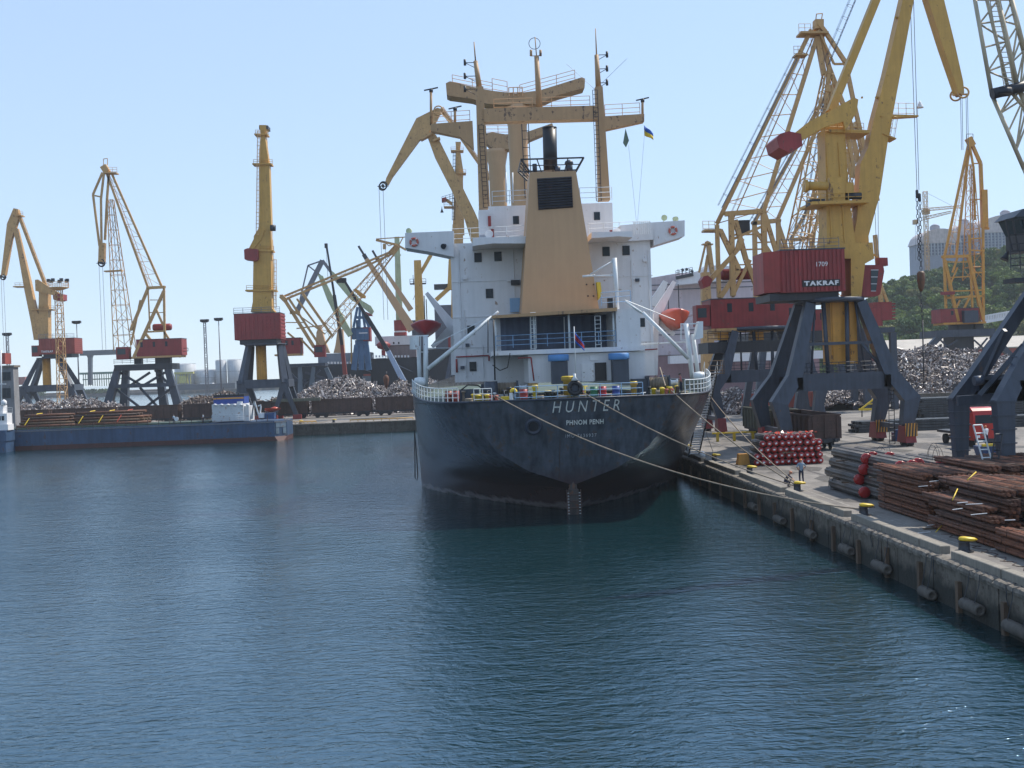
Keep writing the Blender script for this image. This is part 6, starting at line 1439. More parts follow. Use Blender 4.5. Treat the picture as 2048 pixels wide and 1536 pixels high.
tag(mb.build("wire_loops", "dark", kind="stuff"), "thin wire lifting loops sticking up from the tube bundles", "wire")

# rusty rod bundles
def rod_mesh(L_, seed):
    rr = random.Random(seed); mb = MB()
    for r_ in range(2):
        for c in range(4):
            x = -.29 + c * .195 + (r_ % 2) * .04 + rr.uniform(-.02, .02); z = .08 + r_ * .14 + rr.uniform(-.012, .012); e = rr.uniform(-.25, .25)
            mb.tube((x, e, z), (x + rr.uniform(-.05, .05), L_ + e, z + rr.uniform(-.01, .03)), .085, n=7)
    return mb
def rod_strap(L_):
    mb = MB()
    for t in (.15, .5, .85):
        y = L_ * t; mb.rope([(-.39, y, .0), (-.39, y, .33), (.41, y, .33), (.41, y, 0.0)], .018, 4)
    return mb
rods = []
for s_ in range(4):
    t = thing("rod_bundle", "tmp", "rod bundle", (0, 0, 0), "rusty rod bundles stacked beside the quay edge"); L_ = (7.2, 6.9, 6.4, 7.5)[s_]
    m_ = ["rust", "rust", paint("darker rust", (.10, .042, .024), .75, .3, .4, (.04, .02, .015), 2, bump=.3, bscale=14, island=.6), paint("orange rust", (.185, .062, .025), .7, .3, .35, (.06, .025, .018), 2, bump=.3, bscale=14, island=.6)][s_]
    rod_mesh(L_, s_).build("rods", m_, t); rod_strap(L_).build("tie_wire", "rustw", t, kind="stuff"); rods.append(t)
ru = set(); rr = random.Random(21)
def put_rod(x, y, z, lab, rz=0.0):
    k = rr.randrange(4)
    if len(ru) < 4: k = len(ru)
    if k not in ru: o = rods[k]; ru.add(k); o.location = (x, y, z); o.rotation_euler = (0, 0, rz); o["label"] = lab
    else: copy_thing(rods[k], (x, y, z), lab, rz=rz)
def rod_stack(nm, X0, nx, Y0, nl, step=lambda k: 0, y_j=.25, pitch=.92, zh=.37):
    for k in range(nl):
        for i in range(nx):
            if 0 < k < nl - 1 and 1 < i and step(k + 1) == 0 and i < nx - 1: continue
            if i < step(k): continue
            put_rod(X0 + i * pitch + rr.uniform(-.05, .05), Y0 + rr.uniform(-y_j, y_j) * 1.8 + .08 * k, 2.05 + k * zh, f"rusty rod bundle {nm}, {ordn[i]} from the water, {ordn[k]} layer up", rr.uniform(-.014, .014))
rod_stack("in the far stack", 24.6, 4, 58.7, 7)
rod_stack("in the middle stack", 24.1, 6, 50.6, 7, step=lambda k: 1 if k > 4 else 0)
rod_stack("in the low near stack", 24.0, 5, 42.6, 3)
rod_stack("in the tall back stack", 28.0, 6, 58.2, 8)
rod_stack("in the rear near stack", 28.0, 6, 42.2, 7)
mb = MB(); rr2 = random.Random(9)
for (px, py, Yb) in ((1925, 1005, 52), (1948, 1008, 52), (1888, 1010, 57.5), (1795, 952, 64), (1870, 962, 58.5), (1882, 1001, 57), (1915, 1018, 52), (1862, 1050, 57), (1990, 1098, 50.3), (1958, 1028, 51), (1848, 1065, 56), (1850, 972, 59), (2020, 1040, 50)):
    c = W(px, py, Yb); a = rr2.uniform(-.5, .5); u = Vector((math.cos(a), math.sin(a), .05)) * rr2.uniform(.15, .4); mb.beam(c - u, c + u, .05, .03)
tag(mb.build("paper_tags", "white2", kind="stuff"), "white paper tags and slats caught on the rusty rod bundles", "tags")
mb = MB(); mb.tube(W(1866, 1070, 56), W(1884, 1051, 56.3), .025); mb.tube(W(1905, 1000, 53), W(1915, 978, 54), .03); mb.tube(W(1935, 960, 55), W(1952, 944, 56), .03)
tag(mb.build("loose_straps", "bright", kind="stuff"), "loose yellow strapping ends hanging from the rusty rods", "straps")
mb = MB()
for i in range(9):
    a0 = Vector((22.6 + .12 * i, 44 + i * 1.3, 2.03)); mb.rope([a0 + Vector((.25 * math.sin(q * 1.7 + i), q * .35 - .8, .02 * math.cos(q * 2))) for q in range(6)], .014, 4)
tag(mb.build("loose_wire", "rustw", kind="stuff"), "bits of loose rusty wire lying on the pavement beside the curb", "wire")
# yellow tipped debris and planks
mb = MB(); mb.box(23.1, 24.0, 66.2, 66.35, 2.0, 2.06); mb.box(23.2, 23.9, 57.0, 57.2, 2.0, 2.07); tag(mb.build("plank", "wood"), "short pale planks lying on the pavement by the tube bundles", "plank")

# open rail wagons
def wagon(x, y, L_, m, lab, along='y', w_=3.0, h=3.1, full=False, zb=2.0, nrib=9):
    t = thing("rail_wagon", lab, "wagon", (x, y, zb)); ax = along == 'y'
    def bx(mb, u0, u1, v0, v1, z0, z1):      # u across, v along
        if ax: mb.box(x + u0, x + u1, y + v0, y + v1, z0, z1)
        else: mb.box(x + v0, x + v1, y + u0, y + u1, z0, z1)
    z0 = zb + 1.15; z1 = z0 + h - .85; hw = w_ / 2
    mb = MB(); bx(mb, -hw, -hw + .08, 0, L_, z0, z1); bx(mb, hw - .08, hw, 0, L_, z0, z1); bx(mb, -hw + .08, hw - .08, 0, .08, z0, z1); bx(mb, -hw + .08, hw - .08, L_ - .08, L_, z0, z1); bx(mb, -hw + .08, hw - .08, .08, L_ - .08, z0, z0 + .1)
    bd = mb.build("body", m, t)
    mb = MB()
    for i in range(nrib + 1):
        v = i * (L_ - .14) / nrib; bx(mb, -hw - .12, -hw - .001, v, v + .14, z0, z1 - .12); bx(mb, hw + .001, hw + .12, v, v + .14, z0, z1 - .12)
    for q in (-.5, 0, .5):
        u = q * w_ * .8; bx(mb, u - .08, u + .08, -.12, -.001, z0, z1 - .12); bx(mb, u - .08, u + .08, L_ + .001, L_ + .12, z0, z1 - .12)
    for zz in (.33, .66): bx(mb, -hw + .1, hw - .1, -.06, -.002, lerp(z0, z1, zz), lerp(z0, z1, zz) + .1)
    mb.build("rib", m, bd, kind="stuff")
    mb = MB(); bx(mb, -hw - .1, hw + .1, -.1, .1, z1, z1 + .14); bx(mb, -hw - .1, hw + .1, L_ - .1, L_ + .1, z1, z1 + .14); bx(mb, -hw - .14, -hw + .1, .1, L_ - .1, z1, z1 + .14); bx(mb, hw - .1, hw + .14, .1, L_ - .1, z1, z1 + .14); mb.build("top_rim", m, bd)
    mb = MB(); bx(mb, -.3, .3, -.3, L_ + .3, z0 - .4, z0 - .02); bx(mb, -1.2, 1.2, -.25, -.1, z0 - .35, z0); bx(mb, -hw + .05, -hw + .2, 0, L_, z0 - .25, z0 - .01); bx(mb, hw - .2, hw - .05, 0, L_, z0 - .25, z0 - .01)
    for q in (-.9, .9):
        if ax: mb.tube((x + q, y - .65, z0 - .15), (x + q, y - .1, z0 - .15), .17, n=10)
        else: mb.tube((x - .65, y + q, z0 - .15), (x - .1, y + q, z0 - .15), .17, n=10)
    mb.build("underframe", "dark", t)
    for vb in (1.9, L_ - 1.9):
        mb = MB()
        for u in (-.95, .95): bx(mb, u - .12, u + .12, vb - 1.25, vb + 1.25, zb + .45, zb + .85)
        bx(mb, -.9, .9, vb - .2, vb + .2, zb + .5, zb + .8); bg_ = mb.build("bogie", "dark", t)
        for dv in (-.92, .92):
            mb = MB(); 
            for u in (-.76, .76):
                if ax: mb.tube((x + u - .07, y + vb + dv, zb + .47), (x + u + .07, y + vb + dv, zb + .47), .46, n=18)
                else: mb.tube((x + vb + dv, y + u - .07, zb + .47), (x + vb + dv, y + u + .07, zb + .47), .46, n=18)
            mb.build("wheelset", "dark", bg_)
    return t
wagon(34.8, 108.9, 12.6, "rustw", "dark rusty open wagon under the numbered crane, nearest the camera")
wagon(34.8, 122.9, 12.6, "greenw", "grey green open wagon coupled behind the dark rusty one")
for i in range(8):
    x0 = W(747, 820, 248.6).x + .6 + (i - 6) * 14.0
    wagon(x0, 250, 12.9, "rustw", f"dark red brown open wagon on the jetty, {ordn[i]} from the left behind the blue barge", along='x', h=3.6, nrib=8)
wagon(W(1490, 760, 185).x, 186, 12.5, "red2", "red wagon seen through the portal of the lattice crane", along='x')
# stacks of dark steel farther up the quay
def dark_stack(X0, X1, Y0, dep, H, lab, seed=0):
    rr = random.Random(seed); t = thing("steel_stack", lab, "steel stack", (X0, Y0, 2.0)); n = max(2, int(H / .32))
    for k in range(n):
        mb = MB(); z = 2.05 + k * H / n; hh = H / n * .8; xo = rr.uniform(-.5, .3); m_ = int(dep / .35)
        for j in range(m_):
            y = Y0 + j * .35; mb.beam((X0 + xo + rr.uniform(-.3, .2), y + .15, z + hh / 2), (X1 + rr.uniform(-.2, .3), y + .15, z + hh / 2 + rr.uniform(-.03, .03)), .27, hh)
            if 3 < j < m_ - 3 and k < n - 1: continue
        mb.build("layer", "pipedark", t)
    mb = MB()
    for u in (.1, .3, .5, .7, .9): mb.box(lerp(X0, X1, u) - .06, lerp(X0, X1, u) + .06, Y0 - .1, Y0 + dep, 2.0, 2.05)
    mb.build("bearer", "wood", t)
p = G(1722, 866); dark_stack(p.x, p.x + 22, p.y, 3.2, 1.35, "long low stack of dark steel bars beyond the right legs of the numbered crane", 1)
p = G(1842, 838); dark_stack(p.x, p.x + 40, p.y, 5, 2.9, "higher stack of dark steel bundles in front of the scrap heap", 2)
p = G(1650, 800); dark_stack(p.x - 4, p.x + 22, p.y + 12, 4, 1.6, "distant grey stack of long tubes under the crane portal", 5)
# lifting spreader
sp_ = thing("lifting_spreader", "yellow lifting spreader with a pyramid frame standing on trestle hooks", "spreader", G(1745, 833)); Yv = G(1745, 838).y
mb = MB(); mb.beam(W(1718, 819, Yv), W(1770, 818, Yv), .35, .3)
for a in (1722, 1768): mb.beam(W(1752, 795, Yv), W(a, 818, Yv), .22, .22)
mb.beam(W(1752, 795, Yv), W(1751, 819, Yv), .3, .3); mb.beam(W(1735, 808, Yv), W(1768, 807, Yv), .16, .16); mb.build("frame", "bright", sp_)
mb = MB()
for a in (1724, 1751, 1769): mb.tube(W(a, 819, Yv), W(a, 834, Yv), .09); 
mb.build("hook", "dark", sp_)
# truck and worker by the near crane leg
p = G(1975, 895); tr_ = thing("red_truck", "bright red lorry cab seen between the legs of the nearest crane", "truck", p); x, y = p.x, p.y
mb = MB(); prof = [(0, .7), (0, 3.0), (.15, 3.5), (.5, 3.75), (2.3, 3.8), (2.3, .7)]
mb.prism([(x, y + u, 2.0 + z) for u, z in prof], (2.55, 0, 0)); c_ = mb.build("cab", paint("lorry red", (.45, .02, .015), .3, .1), tr_)
MB().box(x - 1.1, x + 1.1, y - .02, y + .01, 4.3, 5.1).build("windscreen", "glass", c_)
mb = MB(); mb.box(x - 1.25, x + 1.25, y - .12, y + .12, 2.5, 2.85); mb.build("bumper", "dark", tr_)
for s_ in (-1, 1):
    MB().box(x + s_ * .95 - .2, x + s_ * .95 + .2, y - .15, y - .11, 2.95, 3.2).build("headlight", "white2", tr_)
    mb = MB(); mb.tube((x + s_ * 1.0 - .15, y + 1.1, 2.5), (x + s_ * 1.0 + .15, y + 1.1, 2.5), .5, n=18); mb.build("wheel", "tyre", tr_)
    mb = MB(); mb.tube((x + s_ * 1.0 - .15, y + 7, 2.5), (x + s_ * 1.0 + .15, y + 7, 2.5), .5, n=18); mb.build("wheel", "tyre", tr_)
mb = MB(); mb.box(x - 1.25, x + 1.25, y + 2.6, y + 8.5, 3.1, 3.35); mb.build("flatbed", "dark", tr_)
p = G(1988, 920); bn = thing("blue_bin", "blue steel bin with a yellow rim beside the nearest crane leg", "bin", p); x, y = p.x, p.y
mb = MB(); mb.hexa([(x - .8, y, 2.0), (x + .8, y, 2.0), (x + .8, y + 1.4, 2.0), (x - .8, y + 1.4, 2.0), (x - 1.05, y - .2, 3.15), (x + 1.05, y - .2, 3.15), (x + 1.05, y + 1.6, 3.15), (x - 1.05, y + 1.6, 3.15)]); mb.build("bin_body", paint("bin navy", (.02, .05, .14), .5, .1), bn)
mb = MB(); mb.box(x - .9, x + .9, y, y + .3, 3.16, 3.36); mb.build("rim", "bright", bn)
p = G(1918, 878); mb = MB(); mb.box(p.x - 1, p.x + .6, p.y, p.y + 1, 2.0, 2.3); mb.box(p.x - .7, p.x + .2, p.y + .1, p.y + .9, 2.3, 2.5); tag(mb.build("timber_pile", "wood"), "small heap of brown timber offcuts left of the near crane leg", "timber")
p = G(1803, 882); mb = MB(); mb.box(p.x - .7, p.x + .7, p.y, p.y + 1, 2.0, 2.9); mb.box(p.x - .6, p.x + .6, p.y, p.y + .5, 2.9, 3.2); tag(mb.build("power_cabinet", paint("cabinet blue", (.02, .05, .13), .5, .1)), "dark blue cabinet standing between the two red crane bogies", "cabinet")
p = G(1752, 880); mb = MB(); mb.box(p.x - .35, p.x + .35, p.y, p.y + .3, 2.0, 2.25); tag(mb.build("wood_block", "wood"), "small wooden block on the pavement left of the crane bogies", "wood block")
p = G(1497, 824); mb = MB(); mb.box(p.x - 1, p.x + .8, p.y, p.y + 1.2, 2.0, 2.7); mb.box(p.x - .1, p.x + .8, p.y, p.y + .8, 2.7, 3.2); tag(mb.build("blue_crate", paint("crate blue", (.03, .06, .30), .5, .1)), "blue crate left of the grey green wagon", "crate")

# ------------------------------------------------ people
def person(x, y, z, face, pose, top, legs, hat, lab, hgt=1.75, sleeves=None):
    t = thing("person", lab, "person", (x, y, z)); k = hgt / 1.75
    cf, sf = math.cos(face), math.sin(face)
    def w_(p): px, py, pz = p; return ((px * cf - py * sf) * k, (px * sf + py * cf) * k, pz * k)   # local: x to its left.., y facing forward
    J = {}
    if pose == "stand":
        J = dict(pel=(0, 0, .95), lh=(-.10, 0, .92), rh=(.10, 0, .92), lk=(-.12, .02, .50), rk=(.13, .02, .50), la=(-.12, -.02, .08), ra=(.14, -.02, .08), lt=(-.13, .16, .04), rt=(.15, .16, .04),
                 sp=(0, 0, 1.2), ch=(0, 0, 1.38), ls=(-.19, 0, 1.42), rs=(.19, 0, 1.42), le=(-.36, -.06, 1.20), re=(.36, -.06, 1.20), lw=(-.20, .08, 1.04), rw=(.20, .08, 1.04), nk=(0, 0, 1.5), hd=(0, .01, 1.60), ht=(0, .01, 1.70))
    elif pose == "hang":
        J = dict(pel=(0, 0, .95), lh=(-.10, 0, .92), rh=(.10, 0, .92), lk=(-.12, .05, .50), rk=(.13, -.02, .50), la=(-.12, -.02, .08), ra=(.14, -.08, .08), lt=(-.13, .16, .04), rt=(.15, .10, .04),
                 sp=(0, .02, 1.2), ch=(0, .03, 1.38), ls=(-.19, .02, 1.42), rs=(.19, .02, 1.42), le=(-.25, .02, 1.15), re=(.25, .06, 1.15), lw=(-.24, .18, .94), rw=(.22, .26, 1.0), nk=(0, .04, 1.5), hd=(0, .07, 1.60), ht=(0, .09, 1.70))
    else:
        J = dict(pel=(0, -.12, .30), lh=(-.11, -.10, .30), rh=(.11, -.10, .30), lk=(-.20, .32, .48), rk=(.20, .30, .46), la=(-.17, .10, .08), ra=(.17, .08, .08), lt=(-.18, .28, .04), rt=(.18, .26, .04),
                 sp=(0, -.02, .55), ch=(0, .14, .74), ls=(-.19, .15, .78), rs=(.19, .15, .78), le=(-.26, .38, .58), re=(.26, .38, .58), lw=(-.1, .56, .42), rw=(.1, .56, .42), nk=(0, .2, .86), hd=(0, .27, .94), ht=(0, .33, 1.03))
    names = list(J); vs_ = [w_(J[n]) for n in names]; ix = {n: i for i, n in enumerate(names)}
    es = [("pel", "lh"), ("pel", "rh"), ("lh", "lk"), ("rh", "rk"), ("lk", "la"), ("rk", "ra"), ("la", "lt"), ("ra", "rt"), ("pel", "sp"), ("sp", "ch"), ("ch", "ls"), ("ch", "rs"), ("ls", "le"), ("rs", "re"), ("le", "lw"), ("re", "rw"), ("ch", "nk"), ("nk", "hd"), ("hd", "ht")]
    rad = dict(pel=.15, lh=.10, rh=.10, lk=.07, rk=.07, la=.05, ra=.05, lt=.045, rt=.045, sp=.15, ch=.15, ls=.08, rs=.08, le=.05, re=.05, lw=.035, rw=.035, nk=.06, hd=.095, ht=.075)
    # hands: palm and five fingers
    vs2 = list(vs_); e2 = [(ix[a], ix[b]) for a, b in es]; r2 = [rad[n] * k for n in names]
    for wn, en, sg in (("lw", "le", -1), ("rw", "re", 1)):
        wv = Vector(vs_[ix[wn]]); ev = Vector(vs_[ix[en]]); d = (wv - ev).normalized(); s_ = d.cross(Vector((0, 0, 1))).normalized()
        pi_ = len(vs2); vs2.append(tuple(wv + d * .07 * k)); r2.append(.032 * k); e2.append((ix[wn], pi_))
        for q, ln in ((-1.5, .065), (-.5, .08), (.5, .078), (1.5, .06)):
            fi = len(vs2); vs2.append(tuple(wv + d * (.07 + ln) * k + s_ * q * .018 * k)); r2.append(.009 * k); e2.append((pi_, fi))
        fi = len(vs2); vs2.append(tuple(wv + d * .07 * k + s_ * .06 * sg * k)); r2.append(.011 * k); e2.append((ix[wn], fi))
    me = bpy.data.meshes.new("body"); me.from_pydata(vs2, e2, []); ob = bpy.data.objects.new("body", me); COL.objects.link(ob); ob.parent = t
    md = ob.modifiers.new("skin", 'SKIN'); ly = me.skin_vertices[0].data if me.skin_vertices else me.skin_vertices.new().data
    for i, v in enumerate(ly): v.radius = (r2[i], r2[i] * (.8 if r2[i] > .1 * k else 1)); v.use_root = (i == 0)
    ss = ob.modifiers.new("sub", 'SUBSURF'); ss.levels = 1; ss.render_levels = 1
    dg = bpy.context.evaluated_depsgraph_get(); m2 = bpy.data.meshes.new_from_object(ob.evaluated_get(dg)); ob.modifiers.clear(); ob.data = m2
    m2.materials.clear()
    for m in (MAT["skin"], MAT[top] if isinstance(top, str) else top, MAT[legs] if isinstance(legs, str) else legs, MAT["black"]): m2.materials.append(m)
    seg = {}
    for (a, b) in es: seg[(a, b)] = (Vector(vs_[ix[a]]), Vector(vs_[ix[b]]))
    def near(c, a, b):
        d = b - a; u = max(0, min(1, (c - a).dot(d) / d.length_squared)); return (c - (a + d * u)).length
    cls = {("pel", "lh"): 2, ("pel", "rh"): 2, ("lh", "lk"): 2, ("rh", "rk"): 2, ("lk", "la"): 2, ("rk", "ra"): 2, ("la", "lt"): 3, ("ra", "rt"): 3, ("nk", "hd"): 0, ("hd", "ht"): 0, ("le", "lw"): 0, ("re", "rw"): 0}
    for p in m2.polygons:
        c = p.center; best = min(seg, key=lambda s: near(c, *seg[s])); p.material_index = cls.get(best, 1); p.use_smooth = True
    hv = Vector(vs_[ix["ht"]]) + Vector((x, y, z)); ax = (Vector(vs_[ix["ht"]]) - Vector(vs_[ix["nk"]])).normalized()
    mb = MB(); mb.lathe(hv - ax * .05 * k, ax, [(.125 * k, 0), (.118 * k, .03 * k), (.10 * k, .08 * k), (.05 * k, .11 * k), (.01, .12 * k)], 14)
    mb.build("helmet" if hat != "black" else "hair", hat, t)
    fw = Vector((-sf, cf, 0)); hd = Vector(vs_[ix["hd"]]) + Vector((x, y, z))
    mb = MB(); mb.lathe(hd + fw * .085 * k, fw, [(.018 * k, 0), (.008 * k, .025 * k)], 6); mb.build("nose", "skin", t)
    return t
hatm = paint("orange helmet", (.62, .16, .03), .35, .05)
p = G(1603, 967); person(p.x, p.y, 2.0, .2, "stand", "shirt", "jeans", hatm, "man in a pale blue shirt and orange helmet standing hands on hips behind the bollard", 1.78)
p = G(1573, 974); person(p.x, p.y, 2.0, -1.9, "crouch", "jeans", "jeans", paint("skin tone scarf", (.45, .18, .1), .7, .1), "man in navy overalls crouching over the ropes beside the bollard", 1.8)
person(W(1325, 740, 93).x, 93, DZ, 2.6, "hang", paint("deck blue shirt", (.05, .10, .22), .8, .1), "jeans", "black", "man in a dark blue shirt standing at the winch on the ship's stern")
person(W(1313, 740, 92).x, 92.2, DZ, .5, "hang", "black", "black", "black", "man in black with his back turned behind the winch on the stern", 1.5)
person(W(1361, 740, 91.5).x, 91.5, DZ, 1.2, "hang", paint("pink shirt", (.45, .15, .15), .8, .1), "jeans", "black", "man in a pink shirt bending near the right rail of the stern", 1.6)
p = G(1988, 905); person(p.x - .1, p.y + 1.2, 2.6, 0.3, "hang", "white", "jeans", hatm, "worker in a white shirt and orange helmet behind the blue bin", 1.75)

# ------------------------------------------------ scrap heaps
import numpy as np
def heap_mat(name, c1, c2, c3):
    m = bpy.data.materials.new(name); m.use_nodes = True; N, L = _nodes(m); b = N["Principled BSDF"]; b.inputs["Roughness"].default_value = .5; b.inputs["Metallic"].default_value = .25
    at = N.new("ShaderNodeNewGeometry"); cr = N.new("ShaderNodeValToRGB"); L.new(at.outputs["Random Per Island"], cr.inputs[0])
    e = cr.color_ramp.elements; e[0].color = (*c1, 1); e[1].color = (*c3, 1); e[0].position = .15; e[1].position = .95; k = e.new(.6); k.color = (*c2, 1)
    L.new(cr.outputs[0], b.inputs["Base Color"]); return m
HM = heap_mat("scrap metal", (.055, .045, .046), (.26, .22, .215), (.62, .58, .56))
HMB = heap_mat("rusty scrap metal", (.05, .035, .03), (.19, .13, .10), (.42, .36, .32))
def heap(x0, x1, y0, y1, hfun, n, size, mat_, lab, seed):
    rg = np.random.default_rng(seed); nx, ny = 60, 24; mb = MB()
    for j in range(ny + 1):
        for i in range(nx + 1):
            x = lerp(x0, x1, i / nx); y = lerp(y0, y1, j / ny); mb.v.append(Vector((x, y, 2.0 + max(0, hfun(x, y)) - .25)))
    for j in range(ny):
        for i in range(nx): a = j * (nx + 1) + i; mb._f((a, a + 1, a + nx + 2, a + nx + 1))
    t = thing("scrap_heap", lab, "scrap heap", ((x0 + x1) / 2, (y0 + y1) / 2, 2.0)); mb.build("core", "rustw", t)
    P = []; F = []; cube = np.array([(-1, -1, -1), (1, -1, -1), (1, 1, -1), (-1, 1, -1), (-1, -1, 1), (1, -1, 1), (1, 1, 1), (-1, 1, 1)], float)
    cf = [(0, 3, 2, 1), (4, 5, 6, 7), (0, 1, 5, 4), (1, 2, 6, 5), (2, 3, 7, 6), (3, 0, 4, 7)]; k = 0
    while k < n:
        x = rg.uniform(x0, x1); y = y0 + (y1 - y0) * rg.random() ** 1.4; h = hfun(x, y)
        if h < .15: 
            if rg.random() > .02: continue
            h = max(h, 0)
        q, _ = np.linalg.qr(rg.normal(size=(3, 3))); s_ = size * np.array([rg.uniform(.2, 1), rg.uniform(.1, .6), rg.uniform(.03, .3)])
        if rg.random() < .03: s_ = size * np.array([rg.uniform(1.8, 4.5), rg.uniform(.2, .9), rg.uniform(.05, .35)])
        P.append((cube * s_) @ q.T + np.array((x, y, 2.0 + h + rg.uniform(-.15, .2)))); F += [tuple(i + 8 * k for i in f) for f in cf]; k += 1
    V = np.concatenate(P) - np.array(tuple(t.location)); me = bpy.data.meshes.new("scrap"); me.from_pydata(V.tolist(), [], F); me.materials.append(mat_)
    ob = bpy.data.objects.new("scrap", me); COL.objects.link(ob); ob.parent = t; ob["kind"] = "stuff"
def bumps(lst):
    def f(x, y):
        h = 0
        for cx_, cy_, rx, ry, hh in lst:
            d = ((x - cx_) / rx) ** 2 + ((y - cy_) / ry) ** 2
            h = max(h, hh * max(0, 1 - math.sqrt(d) ** 1.35))
        return h + (.35 * noise.noise(Vector((x * .35, y * .35, 0))) + .2 * noise.noise(Vector((x * 1.1, y * 1.1, 3))) if h > .05 else 0)
    return f
def bump_px(lst, Y):
    out = []
    for px, py, wpx, ry in lst: c = W(px, py, Y); out.append((c.x, Y, wpx * Y / FPX, ry, c.z - 2.0))
    return out
L1 = bump_px([(150, 794, 70, 16), (90, 799, 60, 14), (185, 799, 65, 14), (225, 806, 55, 12), (50, 805, 35, 10)], 276)
heap(W(20, 800, 276).x, W(320, 800, 276).x, 260, 292, bumps(L1), 9500, .29, HM, "long grey scrap heap on the jetty behind the brown cargo of the barge", 1)
L2 = bump_px([(448, 783, 100, 16), (400, 792, 80, 14), (470, 790, 60, 13), (510, 800, 60, 12), (560, 792, 60, 12)], 276)
heap(W(320, 800, 276).x, W(575, 800, 276).x, 260, 292, bumps(L2), 7500, .29, HMB, "brownish scrap heap behind the white house of the barge", 2)
L3 = bump_px([(692, 752, 130, 20), (650, 762, 100, 18), (740, 768, 100, 18), (612, 783, 60, 16), (800, 760, 60, 18), (850, 757, 90, 20)], 278)
heap(W(585, 800, 278).x, W(880, 800, 278).x, 258, 300, bumps(L3), 19000, .30, HM, "large bright scrap heap on the jetty left of the big ship", 3)
L4 = bump_px([(1860, 690, 150, 30), (1800, 698, 110, 26), (1930, 700, 140, 28), (2000, 712, 140, 26), (2080, 720, 120, 26)], 230)
heap(W(1755, 760, 230).x, W(2160, 760, 230).x, 200, 262, bumps(L4), 24000, .28, HM, "large grey scrap heap on the quay below the wooded hill", 4)
L5 = bump_px([(1530, 770, 60, 14), (1470, 776, 60, 12), (1650, 772, 80, 14), (1720, 770, 60, 14)], 200)
heap(W(1430, 790, 200).x, W(1770, 790, 200).x, 190, 215, bumps(L5), 8000, .27, HM, "low scrap heap seen under the crane portals", 5)
mb = MB(); p = W(1790, 790, 196); mb.box(p.x, p.x + 60, 196, 197, 2.0, 4.2); tag(mb.build("retaining_wall", "wallc"), "low brown retaining wall in front of the right hand scrap heap", "wall")
# weathered grab standing on the large heap
gb = thing("scrap_grab", "rusty brown grab resting upright on the large scrap heap", "grab", W(773, 780, 272)); mb = MB(); c = W(773, 753, 272); mb.lathe(W(773, 778, 272), (0, 0, 1), [(.1, 0), (.5, 1.0), (.75, 2.4), (.6, 3.1), (.15, 3.5)], 10); mb.build("grab_shell", "rust", gb)
mb = MB(); mb.tube(c + Vector((0, 0, 0)), c + Vector((0, 0, 1.2)), .15); mb.build("shackle", "dark", gb)
# flat roofed low shed edge on the wagons
mb = MB(); mb.pbox(545, 797, 640, 803, 246, 1.2); tag(mb.build("loading_plank", "greenw"), "pale green beam lying along the wagon tops behind the crane leg", "beam")

# ================================================================ barge, jetty face, far things
jw = thing("jetty_wall", "long dark concrete jetty face behind the blue barge", "quay wall", (-100, 216, 0))
n = 0
for i in range(66):
    x0 = -330 + i * 5.0; mb = MB(); mb.box(x0 + .03, min(x0 + 4.97, -5), 216.0 + random.uniform(0, .08), 216.6, -3, 1.85); 
    if i > 30: mb.build("wall_panel", "wallc", jw)
mb = MB(); mb.box(-330, -180.0, 216.05, 216.6, -3, 1.85); mb.box(-330, -5, 215.9, 216.9, 1.86, 2.1); mb.build("coping", "conc", jw)
mb = MB(); mb.box(-5.0, QX + .55, 239.4, 240, -3, 2.0); mb.box(-5.6, -5.0, 216.6, 240, -3, 2.0); mb.build("return_wall", "wallc", jw)
mb = MB()
for a, b in ((565, 632), (700, 826)):
    p, q = W(a, 843 if a < 600 else 841, 217.5), W(b, 841 if a < 600 else 838, 217.5); p.z = q.z = 2.5; mb.tube(p, q, .12, n=6)
    for t in range(9): c = p.lerp(q, t / 8); mb.tube(c, (c.x, c.y, 2.1), .07, n=5)
tag(mb.build("jetty_pipe", "yellow"), "low yellow pipe rail along the jetty edge", "pipe")
for px, lab in ((667, "yellow topped bollard on the jetty edge left of the big ship"), (600, "yellow topped bollard on the jetty edge by the end of the barge")):
    copy_thing(bpy.data.objects["mooring_bollard"], (W(px, 845, 218).x, 218.2, 2.1), lab)
mb = MB(); mb.rope(sag(W(568, 836, 203), W(667, 838, 218), .9), .05, 5); mb.rope(sag(W(568, 838, 203), W(600, 843, 218), .3), .05, 5); tag(mb.build("mooring_rope", "rope"), "slack mooring rope between the barge end and the jetty bollards", "rope")
# the barge
BY = 200.0
bx1 = W(549, 860, BY).x; bx2 = W(570, 860, BY).x
bg_ = thing("barge", "long blue barge loaded with brown tube bundles moored along the jetty", "barge", (W(280, 880, BY).x, 204, 0))
zt = W(300, 851, BY).z
mb = MB(); vv = [(-105, BY, -.8), (bx1 + 1, BY, -.8), (bx2, BY + 2.5, -.8), (bx2, BY + 9, -.8), (-105, BY + 9, -.8)]
top = [(-105, BY, zt), (bx1, BY, zt), (bx2, BY + 2.5, zt), (bx2, BY + 9, zt), (-105, BY + 9, zt)]
mid = [(x, y + .02, .75) for x, y, _ in top]
mb.mesh(mid + top, [(0, 1, 6, 5), (1, 2, 7, 6), (2, 3, 8, 7), (3, 4, 9, 8), (5, 6, 7, 8, 9)]); mb.build("hull", "barge", bg_)
mb = MB(); mb.mesh([(x, y - .03, z) for x, y, z in vv] + [(x, y - .02, .76) for x, y, _ in top], [(0, 1, 6, 5), (1, 2, 7, 6), (2, 3, 8, 7), (3, 4, 9, 8)]); mb.build("boot_topping", "boot", bg_)
